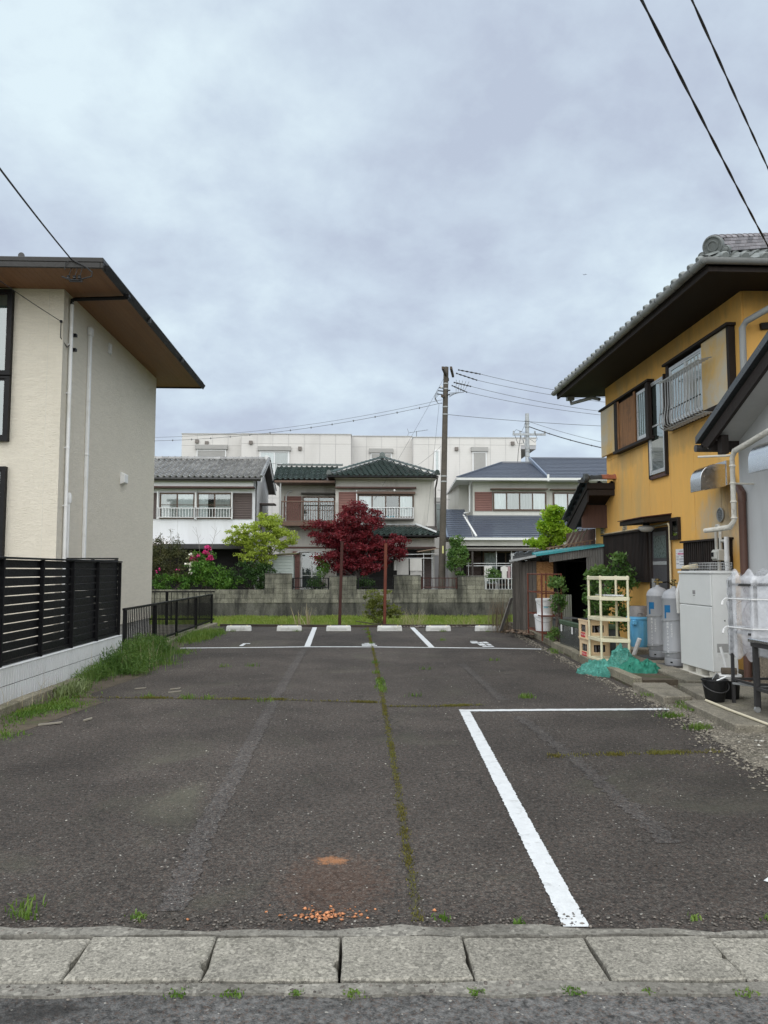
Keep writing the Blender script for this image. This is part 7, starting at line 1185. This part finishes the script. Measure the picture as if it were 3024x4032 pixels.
# ---------------------------------------------------------------- trees and shrubs
tree('maple_tree', 'dark red maple tree in front of the green-roofed house', (0.35, 35.2, 0.02), [(-1.05, 35.2, 3.15, 1.15, 0.7, 0.62), (0.15, 35.2, 3.75, 1.15, 0.75, 0.85), (1.5, 35.2, 2.65, 1.10, 0.7, 0.50), (-0.75, 35.1, 2.05, 0.95, 0.6, 0.55), (0.7, 35.1, 1.85, 1.05, 0.6, 0.5), (-0.2, 35.0, 1.65, 1.1, 0.5, 0.4), (0.0, 35.1, 2.7, 1.3, 0.6, 0.6), (-1.55, 35.2, 3.45, 0.6, 0.5, 0.4), (2.2, 35.2, 2.25, 0.5, 0.4, 0.25)], 360, 105, 0.28, 0.075, L_RED, mat('maple_bark', (0.10, 0.085, 0.08), 0.9, 0.3, 8), 0.06, 0.35, 26, aspect=0.75, flat=0.45, lo=0.2)
tree('dogwood_tree', 'bright yellow-green dogwood tree behind the block wall', (-4.25, 35.1, 0.02), [(-4.2, 35.1, 2.95, 1.25, 0.65, 0.85), (-3.3, 35.1, 2.9, 0.75, 0.5, 0.5), (-5.2, 35.1, 3.0, 0.65, 0.5, 0.55), (-4.5, 35.1, 2.05, 0.9, 0.5, 0.4), (-3.9, 35.1, 3.75, 0.7, 0.45, 0.35)], 190, 70, 0.22, 0.082, L_YG, BARK, 0.05, 0.4, 22, aspect=0.7, flat=0.35, lo=0.15, stems=3)
cs, P = crown_pts([(-5.0, 34.75, 3.2, 0.8, 0.15, 0.5, 1)], 14, 4, 0.05); leaf_mesh('dogwood_flowers', P, 0.09, L_WHITE, aspect=0.9, kind='stuff', label='white flowers on the yellow-green dogwood', cat='flowers')
SHR = 'shrubs behind the block wall'
def shrub(label, x_, y_, ell, n, per, cr, leaf, lm, z=0.02, aspect=0.5, wm=BARK, name='shrub', lo=0.2, r_=0.03, up=0.25, flat=0.7): return tree(name, label, (x_, y_, z), ell, n, per, cr, leaf, lm, wm, r_, 0.4, 8, None, aspect, lo, flat, 3, up, 'shrub')
shrub('olive brown bushy shrub with white flowers beside the cream house', -8.1, 34.75, [(-8.6, 34.75, 1.8, 0.95, 0.5, 0.85), (-7.6, 34.75, 1.6, 0.7, 0.45, 0.8), (-9.3, 34.75, 1.7, 0.7, 0.5, 0.95), (-8.4, 34.75, 2.5, 1.0, 0.3, 0.45)], 150, 70, 0.26, 0.075, L_OLIVE, lo=0.1)
shrub('low green shrub spilling over the wall beside the railing', -8.2, 34.45, [(-8.4, 34.45, 0.95, 0.9, 0.3, 0.35), (-7.5, 34.45, 0.95, 0.7, 0.3, 0.35)], 45, 60, 0.2, 0.085, L_MID)
cs, P = crown_pts([(-7.25, 34.3, 1.75, 0.2, 0.1, 0.55, 1)], 9, 6, 0.06); leaf_mesh('rose_flowers', P, 0.10, L_WHITE, aspect=0.9, kind='stuff', label='white flowers on the olive brown shrub', cat='flowers'); cs, P = crown_pts([(-8.2, 34.3, 1.55, 0.7, 0.1, 0.2, 1)], 5, 4, 0.06); leaf_mesh('small_pink_flowers', P, 0.07, L_PINK, aspect=0.8, kind='stuff', label='few pink flowers on the olive shrub', cat='flowers')
AZ = shrub('azalea with bright pink flowers below the white house', -6.75, 34.7, [(-6.75, 34.7, 2.0, 0.55, 0.35, 0.40), (-6.8, 34.7, 1.4, 0.6, 0.4, 0.5)], 50, 55, 0.18, 0.08, L_MID); cs, P = crown_pts([(-6.5, 34.5, 2.25, 0.24, 0.2, 0.36, 1), (-7.0, 34.45, 2.0, 0.25, 0.15, 0.18, 0.4)], 18, 20, 0.09); leaf_mesh('flowers', P, 0.085, L_PINK, AZ, aspect=0.9)
shrub('fresh green leafy shrub behind the wall left of the piers', -6.6, 34.5, [(-6.9, 34.5, 1.55, 0.55, 0.35, 0.45), (-6.2, 34.5, 1.2, 0.7, 0.35, 0.5), (-5.6, 34.5, 1.0, 0.6, 0.3, 0.4)], 80, 60, 0.2, 0.095, L_MID); shrub('dark green dense shrub below the dogwood tree', -4.7, 34.6, [(-4.9, 34.6, 1.3, 0.7, 0.35, 0.6), (-4.15, 34.6, 1.25, 0.6, 0.35, 0.6), (-3.75, 34.7, 1.5, 0.45, 0.3, 0.35)], 80, 60, 0.2, 0.085, L_DARK)
for i, (x_, z0, z1) in enumerate(((-9.45, 2.2, 3.6), (-8.65, 2.3, 3.2), (-8.2, 2.3, 3.35), (-7.85, 2.2, 3.15))):
    P = [(x_ + random.gauss(0, 0.05), 34.7, random.uniform(z0, z1)) for _ in range(46)]; r0 = thing('tall_shoot', ['tallest upright leafy shoot beside the cream house corner', 'leafy shoot rising left in the olive shrub', 'leafy shoot rising mid in the olive shrub against white wall', 'short leafy shoot rising right in the olive shrub'][i], 'shoot', (x_, 34.7, 0.9)); leaf_mesh('leaves', P, 0.08, L_OLIVE, r0, aspect=0.35, up=1.2); MB().tube([(x_, 34.7, 0.8), (x_+0.03, 34.7, (z0+z1)/2), (x_, 34.7, z1)], [0.015, 0.012, 0.006], 5).build('stem', BARK, r0)
for i, (x_, dx) in enumerate(((-6.85, -0.25), (-6.45, 0.3))):
    b = MB(); b.tube([(x_, 34.75, 1.6), (x_ + dx*0.3, 34.75, 2.6), (x_ + dx, 34.75, 3.45)], [0.014, 0.009, 0.004], 5)
    for k in range(5): z = 2.5 + 0.18*k; xx = x_ + dx*(0.28 + 0.16*k); b.tube([(xx, 34.75, z), (xx + random.uniform(-.25, .25), 34.72, z + 0.25)], 0.004, 4)
    b.build('bare_twig', BARK_G, label=['bare twig leaning left above the pink azalea', 'bare twig leaning right above the pink azalea'][i], cat='twig')
shrub('rounded glossy evergreen bush right beside the utility pole', 4.72, 34.75, [(4.68, 34.75, 2.1, 0.46, 0.4, 0.85), (4.6, 34.75, 2.75, 0.3, 0.3, 0.3)], 70, 60, 0.17, 0.10, L_GLOSS, lo=0.3, name='evergreen_bush'); shrub('small leafy shrub in front of the white laundry', 6.28, 34.6, [(6.28, 34.6, 1.25, 0.30, 0.2, 0.28), (6.1, 34.6, 1.55, 0.12, 0.1, 0.15)], 26, 40, 0.12, 0.08, L_GLOSS)
shrub('dark low shrub behind the iron railing under the balcony', -1.9, 34.9, [(-1.7, 34.9, 0.85, 0.5, 0.3, 0.3)], 24, 50, 0.16, 0.08, L_DARK); shrub('dark low shrub behind the railing under the maple', 0.5, 34.6, [(0.5, 34.6, 0.9, 0.4, 0.25, 0.3)], 20, 50, 0.16, 0.08, L_DARK)
shrub('olive green conifer branch shrub left of the maple', -1.5, 34.9, [(-1.45, 34.9, 1.7, 0.28, 0.2, 0.5)], 22, 45, 0.15, 0.07, L_MID)
tree('garden_tree', 'lime green layered garden tree behind the wooden shed', (5.3, 20.4, 0.0), [(5.35, 20.3, 3.0, 0.26, 0.22, 0.20), (5.15, 20.3, 2.62, 0.30, 0.25, 0.18), (5.62, 20.3, 2.5, 0.26, 0.22, 0.16), (4.88, 20.3, 2.22, 0.30, 0.25, 0.13), (5.3, 20.3, 2.32, 0.28, 0.25, 0.15), (5.3, 20.3, 2.75, 0.22, 0.2, 0.2)], 110, 55, 0.13, 0.08, L_LIME, BARK, 0.05, 0.75, 16, aspect=0.6, lo=0.1)
shrub('two-tiered clipped shrub in front of the rusty rack', 4.02, 15.15, [(4.00, 15.15, 1.27, 0.15, 0.14, 0.14), (4.04, 15.15, 0.85, 0.13, 0.13, 0.18), (4.15, 15.1, 1.13, 0.08, 0.08, 0.05)], 44, 36, 0.09, 0.055, L_GLOSS, z=0.1); shrub('tiny shrub at the kerb below the white pails', 3.86, 14.85, [(3.86, 14.85, 0.26, 0.13, 0.12, 0.12)], 12, 30, 0.06, 0.045, L_GLOSS, z=0.1, r_=0.012)
shrub('loose leafy shrub growing between the shed and the cream shelf', 4.72, 14.75, [(4.70, 14.75, 1.42, 0.22, 0.2, 0.18), (4.60, 14.75, 1.0, 0.16, 0.18, 0.22), (4.70, 14.75, 0.62, 0.2, 0.2, 0.25)], 50, 38, 0.12, 0.075, L_GLOSS, z=0.1); shrub('taller glossy shrub growing before the dark lattice wall', 4.98, 14.45, [(5.02, 14.45, 1.68, 0.20, 0.2, 0.16), (5.05, 14.45, 1.35, 0.26, 0.22, 0.25), (4.85, 14.4, 0.95, 0.25, 0.2, 0.25), (5.1, 14.4, 0.6, 0.25, 0.2, 0.25)], 70, 38, 0.12, 0.075, L_GLOSS, z=0.1)
shrub('small yellow-green shrub at the foot of the orange rusty post', 0.72, 21.45, [(0.66, 21.45, 0.72, 0.36, 0.24, 0.30), (1.0, 21.45, 0.38, 0.36, 0.2, 0.24), (0.5, 21.45, 0.35, 0.28, 0.2, 0.25), (0.72, 21.45, 0.08, 0.2, 0.15, 0.25)], 75, 46, 0.10, 0.05, L_SHRUB, z=-0.5, flat=0.35, name='seedling_shrub', aspect=0.6)
MB().tube([(0.05, 21.2, 0.12), (0.5, 21.15, 0.05), (1.2, 21.1, 0.02)], 0.012, 5).tube([(0.5, 21.15, 0.05), (0.3, 21.1, 0.10)], 0.006, 4).build('fallen_branch', BARK, label='thin fallen branch lying at the lot edge', cat='branch')
# ---------------------------------------------------------------- laundry
def cloth(name, label, x0, x1, y_, ztop, zbot, m, cat='towel', wav=0.015, taper=0.0, sleeves=False):
    n, k = 12, 10; V = []; Fq = []
    for i in range(n+1):
        for j in range(k+1):
            u, v_ = i/n, j/k; x_ = x0 + (x1-x0)*u; z = ztop + (zbot-ztop)*v_
            if sleeves: x_ = (x0+x1)/2 + (x_-(x0+x1)/2)*(1.25 if v_ < 0.35 else 0.85); z -= 0.10*abs(u-0.5)*(1 if v_ < 0.35 else 0)
            V.append((x_, y_ + wav*math.sin(u*9 + v_*2)*(0.3+v_), z))
    for i in range(n):
        for j in range(k): Fq.append((i*(k+1)+j, (i+1)*(k+1)+j, (i+1)*(k+1)+j+1, i*(k+1)+j+1))
    V2 = [(a, b+0.012, c) for a, b, c in V]; q = len(V); Fq += [(f[3]+q, f[2]+q, f[1]+q, f[0]+q) for f in Fq]
    return np_mesh(name, V + V2, Fq, m, label=label, cat=cat, origin=((x0+x1)/2, y_, zbot), smooth=True)
TOW = mat('towel_white', (0.58, 0.57, 0.54), 0.95, 0.08, 20, bump=0.3, bs=80); TOW2 = mat('towel_grey', (0.46, 0.45, 0.43), 0.95, 0.1, 20); PLM = mat('laundry_pole', (0.60, 0.61, 0.61), 0.35, 0.05)
cloth('towel', 'cream towel with dark pattern hanging right of the maple', 2.0, 2.54, 35.9, 2.06, 1.30, TOW2); cloth('towel', 'white towel hanging nearest the brown louvre shutter', 2.60, 3.16, 35.9, 2.05, 1.48, TOW); cloth('towel', 'thin grey towel hanging under the white one', 2.62, 3.16, 35.94, 1.6, 1.22, TOW2)
def lpole(label, p, q, r_=0.016): MB().tube([p, q], r_, 8).build('laundry_pole', PLM, label=label, cat='pole')
lpole('upper white laundry pole beside the maple', (1.5, 35.9, 2.22), (3.75, 35.9, 2.27)); lpole('lower white laundry pole carrying the towels', (1.4, 35.9, 2.06), (3.7, 35.9, 2.07)); lpole('upright white laundry stand near the door post', (3.25, 35.95, 0.02), (3.25, 35.95, 2.3)); lpole('second upright laundry stand behind the maple branches', (1.45, 35.95, 0.02), (1.45, 35.95, 2.3))
for i, (x_, w_, z0) in enumerate(((1.72, 0.12, 1.62), (1.85, 0.14, 1.5))): cloth('garment', ['dark sock-like garment hanging behind the orange post', 'small white garment hanging beside the cream towel'][i], x_, x_+w_, 35.85, 2.0, z0, [INTER, TOW][i], 'garment')
lpole('upper laundry pole below the blue roof', (5.2, 35.6, 1.82), (8.2, 35.6, 1.83)); lpole('lower laundry pole below the blue roof', (5.2, 35.6, 1.71), (8.2, 35.6, 1.71)); lpole('thin upright laundry stand between the shirts', (6.62, 35.55, 0.02), (6.60, 35.55, 2.45)); lpole('upright laundry stand next to the shed end', (7.26, 35.5, 0.02), (7.30, 35.5, 2.4)); lpole('upright laundry stand near the evergreen bush', (5.3, 35.6, 0.02), (5.3, 35.6, 1.9))
cloth('shirt', 'white shirt hanging behind the silver railing', 6.82, 7.08, 35.5, 1.70, 1.1, TOW, 'shirt', sleeves=True); cloth('shirt', 'pinkish shirt hanging next to the white shirt', 7.10, 7.25, 35.55, 1.70, 1.08, mat('pink_shirt', (0.36, 0.25, 0.26), 0.9), 'shirt', sleeves=True); cloth('shirt', 'dark shirt hanging next to the pinkish shirt', 7.28, 7.5, 35.52, 1.70, 1.15, mat('dark_shirt', (0.05, 0.03, 0.035), 0.9), 'shirt', sleeves=True); cloth('towel', 'white cloth hanging behind the small leafy shrub', 6.02, 6.38, 35.5, 1.70, 1.02, TOW)
# ---------------------------------------------------------------- utility poles
UP = thing('utility_pole', 'brown-grey concrete utility pole with wooden crossarms behind the wall', 'utility pole', (3.99, 35.3, 0.0)); px0, pY = 3.99, 35.3; top = Vector((4.28, pY, 11.0)); bot = Vector((px0, pY, -0.1)); MB().tube([bot, bot.lerp(top, 0.5), top], [0.165, 0.14, 0.115], 20).build('shaft', CON_POLE, UP, smooth=True)
def pp(z): return bot.lerp(top, (z-bot.z)/(top.z-bot.z))
b = MB()
for i, z in enumerate([2.5 + 0.45*k for k in range(15)]):
    c_ = pp(z); s_ = 1 if i % 2 else -1
    if z < 5.5: b.tube([c_ + Vector((s_*0.1, -0.05, 0)), c_ + Vector((s_*0.30, -0.08, 0))], 0.009, 5)
    else: b.tube([c_ + Vector((0, -0.1, 0)), c_ + Vector((0, -0.16, 0))], 0.02, 6)
b.build('step_bolt', DKGREY, UP)
MB().add([pp(2.28) + Vector((math.sin(a)*0.162, -math.cos(a)*0.162, dz)) for dz in (0.0, 0.34) for a in (-0.15, 0.08, 0.3)], [(0, 1, 4, 3), (1, 2, 5, 4)]).build('reflective_plate', mat('yellow_plate', (0.62, 0.60, 0.25), 0.5), UP, flip=False)
ARMW = mat('crossarm_wood', (0.085, 0.065, 0.05), 0.85, 0.3, 6); INS = mat('insulator', (0.035, 0.037, 0.04), 0.3, 0.2); INW = mat('insulator_white', (0.62, 0.62, 0.60), 0.3)
t1 = pp(10.62); MB().beam(t1 + Vector((-0.30, -1.3, 0.0)), t1 + Vector((0.22, 1.0, 0.02)), 0.10, 0.12).build('crossarm', ARMW, UP); t2 = pp(10.75); MB().beam(t2 + Vector((0.12, -0.9, -0.02)), t2 + Vector((0.45, 0.9, 0.05)), 0.10, 0.12).build('crossarm', ARMW, UP); t3 = pp(9.6); MB().beam(t3 + Vector((-0.26, -0.8, -0.15)), t3 + Vector((0.06, 0.7, 0.1)), 0.09, 0.1).build('crossarm', ARMW, UP)
bands = MB()
for z in (10.2, 9.95, 9.1, 8.75, 5.85, 5.6): c_ = pp(z); r_ = 0.165 - 0.05*(z+0.1)/11.1; bands.lathe([(r_+0.002, -0.03), (r_+0.012, -0.025), (r_+0.012, 0.025), (r_+0.002, 0.03)], c_, 18)
bands.build('steel_band', GALV, UP)
def insul(p, q, r_=0.045):
    p, q = Vector(p), Vector(q); d = q-p; n = 10; MB().tube([p + d*(k/n) for k in range(n+1)], [r_*(0.45 if k % 2 else 1) for k in range(n+1)], 8).build('insulator', INS, UP, smooth=True)
w_s = [(pp(10.72) + Vector((0.45, 0.5, 0.12)), Vector((1.55, 0.6, -0.28))), (pp(10.72) + Vector((0.42, -0.4, 0.05)), Vector((1.45, -0.4, -0.36))), (pp(10.2) + Vector((0.25, 0.5, 0.05)), Vector((1.15, 0.4, -0.33))), (pp(10.2) + Vector((0.22, -0.5, -0.05)), Vector((1.10, -0.5, -0.36)))]
for p, d in w_s: insul(p + Vector((0.1, 0, 0)), p + d*0.75, 0.04)
for dx, dz in ((-0.32, 0.12), (-0.36, -0.02), (-0.42, -0.18), (0.18, 0.0), (0.16, -0.2)): insul(pp(9.85) + Vector((dx, -0.2, dz)), pp(9.85) + Vector((dx*0.4, -0.1, dz)), 0.035)
b = MB()
for k in range(5): a = pp(10.1) + Vector((0.5 + 0.15*k, 0, 0.3 - 0.02*k)); e_ = pp(9.55) + Vector((0.16, -0.1, 0.05*k)); b.tube([a, a.lerp(e_, 0.4) + Vector((0.12, 0, -0.30)), a.lerp(e_, 0.75) + Vector((0.05, 0, -0.12)), e_], 0.010, 5)
for k in range(4): b.tube([pp(9.95) + Vector((-0.35, -0.1, -0.1*k)), pp(9.6) + Vector((-0.52, -0.1, -0.05*k)), pp(9.2) + Vector((-0.35, -0.1, 0.05)), pp(9.25) + Vector((-0.15, -0.1, 0))], 0.010, 5)
b.build('jumper_wire', CABLE_G, UP, smooth=True); MB().lathe([(0.03, 0), (0.05, 0.04), (0.035, 0.12), (0.02, 0.14)], pp(9.95) + Vector((-0.22, -0.15, 0.0)), 12).build('white_insulator', INW, UP, smooth=True)
P2_ = thing('utility_pole', 'slim pale grey utility pole rising behind the blue-roofed house', 'utility pole', (10.2, 44, 0)); MB().tube([(10.15, 44.6, 0), (10.2, 44.6, 10.75)], [0.16, 0.11], 18).build('shaft', CON_POLE2, P2_, smooth=True); MB().box(9.3, 11.25, 44.42, 44.50, 9.42, 9.54).build('crossarm', CON_POLE2, P2_); MB().beam((9.75, 44.46, 9.45), (10.15, 44.46, 8.6), 0.05, 0.05).build('brace', CON_POLE2, P2_)
b = MB()
for x_ in (9.36, 9.75, 10.62, 11.2): b.lathe([(0.03, -0.02), (0.06, 0.03), (0.04, 0.08), (0.06, 0.13), (0.02, 0.17)], (x_, 44.46, 9.54), 10)
b.build('insulator', CON_POLE2, P2_); b = MB().tube([(9.36, 44.4, 9.6), (9.5, 44.4, 9.75), (9.9, 44.4, 9.6), (10.15, 44.4, 9.6)], 0.012, 5).tube([(9.4, 44.4, 9.45), (9.6, 44.4, 8.9), (9.9, 44.4, 8.95), (10.0, 44.4, 9.4)], 0.014, 5).tube([(10.6, 44.4, 9.6), (10.75, 44.4, 9.2), (10.6, 44.4, 9.0), (10.3, 44.4, 9.2)], 0.012, 5).tube([(10.1, 44.4, 10.3), (9.95, 44.4, 9.9), (9.8, 44.4, 9.6)], 0.010, 5).tube([(9.75, 44.4, 9.4), (9.6, 44.4, 8.4), (9.5, 44.4, 7.0)], 0.018, 5); b.build('jumper_wire', CABLE, P2_, smooth=True)
b = MB(); 
for z in (10.3, 10.15, 9.95, 8.7, 8.5, 8.2): b.lathe([(0.125, -0.03), (0.15, -0.02), (0.15, 0.02), (0.125, 0.03)], (10.19, 44.6, z), 14)
b.build('steel_band', GALV, P2_)
# ---------------------------------------------------------------- overhead wires
def wire(label, p, q, sag, r_, m=CABLE, n=24, name='overhead_wire', beads=0, ext0=0.0, group=None):
    p, q = Vector(p), Vector(q); d = q-p; p = p - d*ext0; d = q-p; pts = [p + d*(k/n) - Vector((0, 0, sag*4*(k/n)*(1-k/n))) for k in range(n+1)]
    root = thing(name, label, 'cable', p, group); MB().tube(pts, r_, 6).build('strand', m, root, smooth=True)
    if beads:
        b = MB()
        for k in range(1, beads): t_ = k/beads; c_ = p + d*t_ - Vector((0, 0, sag*4*t_*(1-t_))); b.lathe([(0.01, -0.05), (0.03, -0.02), (0.03, 0.02), (0.01, 0.05)], c_, 8)
        b.build('spacer', m, root)
    return root
def wob_wire(label, p, q, sag, r_):       # twisted two-strand service drop
    p, q = Vector(p), Vector(q); d = q-p; n = 220; root = thing('service_wire', label, 'cable', p)
    for ph in (0, math.pi):
        pts = []
        for k in range(n+1): t_ = k/n; a = t_*d.length*5.2 + ph; pts.append(p + d*t_ - Vector((0, 0, sag*4*t_*(1-t_))) + Vector((math.cos(a)*0.6, -math.cos(a)*0.6, math.sin(a)))*r_*0.8)
        MB().tube(pts, r_, 6).build('strand', CABLE, root, smooth=True)
A0, A1 = Vector((2.035, 5, 5.463)), Vector((5.08, 9, 5.49)); dA = A1-A0; wob_wire('thick twisted service wire running to the ochre house eave', A0 - dA*1.4, A1 + dA*0.12, 0.10, 0.0072)
A0, A1 = Vector((2.37, 5, 5.473)), Vector((4.548, 8, 5.965)); dA = A1-A0; wob_wire('twin twisted service wire above the other one', A0 - dA*1.4, A1 + dA*0.9, 0.06, 0.0062)
wire('black service wire running to the eave of the cream house', Vector((-4.46, 11.98, 6.38)) - Vector((-0.70, 4.0, 0.54))*2.4, (-4.46, 11.98, 6.38), 0.10, 0.011, CABLE)
wire('thin telephone wire running to the cream house corner', (-6.9, 9.0, 7.05), (-4.99, 13.0, 5.72), 0.12, 0.006, CABLE)
pr_ = pp(10.72)
def wpt(nx, ny, Y): return Vector(((nx-1394.5)/3029.5*Y*1.0, Y, 0))
for lb_, (p, d), end, sg in (('topmost power line running right from the utility pole', w_s[0], (18.0, 37.5, 9.65), 0.35), ('second power line running right from the utility pole', w_s[1], (17.6, 36.0, 9.45), 0.35), ('third power line running right from the utility pole', w_s[2], (17.5, 36.8, 8.85), 0.35), ('fourth power line running right from the utility pole', w_s[3], (17.2, 35.8, 8.72), 0.35)): wire(lb_, p + d*0.75, end, sg, 0.010, CABLE_G)
wire('single thin line running right from mid pole', pp(8.75) + Vector((0.13, 0, 0)), (16.0, 38.0, 8.70), 0.12, 0.011, CABLE_G)
wire('upper strand of beaded line running left from the pole', pp(9.35) + Vector((-0.15, 0, 0.1)), (-13.5, 41.0, 8.55), 0.55, 0.008, CABLE_G); wire('lower beaded strand running left from the pole', pp(9.3) + Vector((-0.15, 0, 0.0)), (-13.5, 41.0, 8.36), 0.55, 0.010, CABLE_G, beads=17)
wire('thin drop wire slanting from the pole top to the hip roof', pp(10.45) + Vector((-0.1, -0.1, 0)), (0.95, 37.2, 4.9), 0.08, 0.006, CABLE_G); wire('thin wire hanging from the pole to the green house wall', pp(9.25) + Vector((-0.3, -0.1, 0)), (3.55, 37.4, 3.8), 0.0, 0.006, CABLE_G); wire('thin wire looping from the pole towards the apartment', pp(6.9) + Vector((-0.15, -0.1, 0.35)), (1.6, 38.5, 6.1), 0.25, 0.006, CABLE_G)
wire('pale line running right from the grey pole', (10.3, 44.5, 10.25), (17.5, 40.0, 7.6), 0.25, 0.012, CABLE_G); wire('dark beaded cable running right from the grey pole', (10.3, 44.5, 9.95), (17.5, 40.0, 7.45), 0.35, 0.026, CABLE, beads=7)
for i, z in enumerate((7.95, 7.75, 7.6)): wire(['upper short line left of the apartment corner', 'middle short line left of the apartment corner', 'lower short line left of the apartment corner'][i], (-10.74, 47.5, z), (-18, 49, z-0.1), 0.1, 0.012, CABLE_G)
MB().lathe([(0.03, 0), (0.05, 0.03), (0.05, 0.07), (0.03, 0.10)], (1.93, 36.75, 5.28), 12).build('wire_insulator', INW, label='white ball insulator on the slanting drop wire', cat='insulator')
# ---------------------------------------------------------------- distant aeroplane
PLN = thing('airplane', 'tiny distant airliner crossing the cloudy sky', 'airplane', (2049, 6600, 2630)); PM = mat('plane_grey', (0.16, 0.17, 0.20), 0.5); T = Matrix.Translation((2049, 6600, 2630)) @ Matrix.Rotation(R(-8), 4, 'Y') 
MB(T).tube([(-19, 0, 0), (-17, 0, 0), (-10, 0, 0), (12, 0, 0), (17, 0, 0), (19, 0, 0)], [0.4, 1.5, 2.1, 2.1, 1.2, 0.3], 12).build('fuselage', PM, PLN, smooth=True); MB(T).prism([(-1, -2, -0.5), (4, -2, -0.5), (-3, -17, 0.6), (-5, -17, 0.6)], (0, 0, 0.5)).prism([(-1, 2, -0.5), (4, 2, -0.5), (-3, 17, 0.6), (-5, 17, 0.6)], (0, 0, 0.5)).build('wing', PM, PLN); MB(T).prism([(-18, -0.2, 1), (-13, -0.2, 1), (-17, -0.2, 7), (-19.5, -0.2, 7)], (0, 0.4, 0)).prism([(-18, -6, 0.8), (-15, 0, 0.8), (-18, 6, 0.8), (-19, 0, 0.8)], (0, 0, 0.3)).build('tail', PM, PLN)
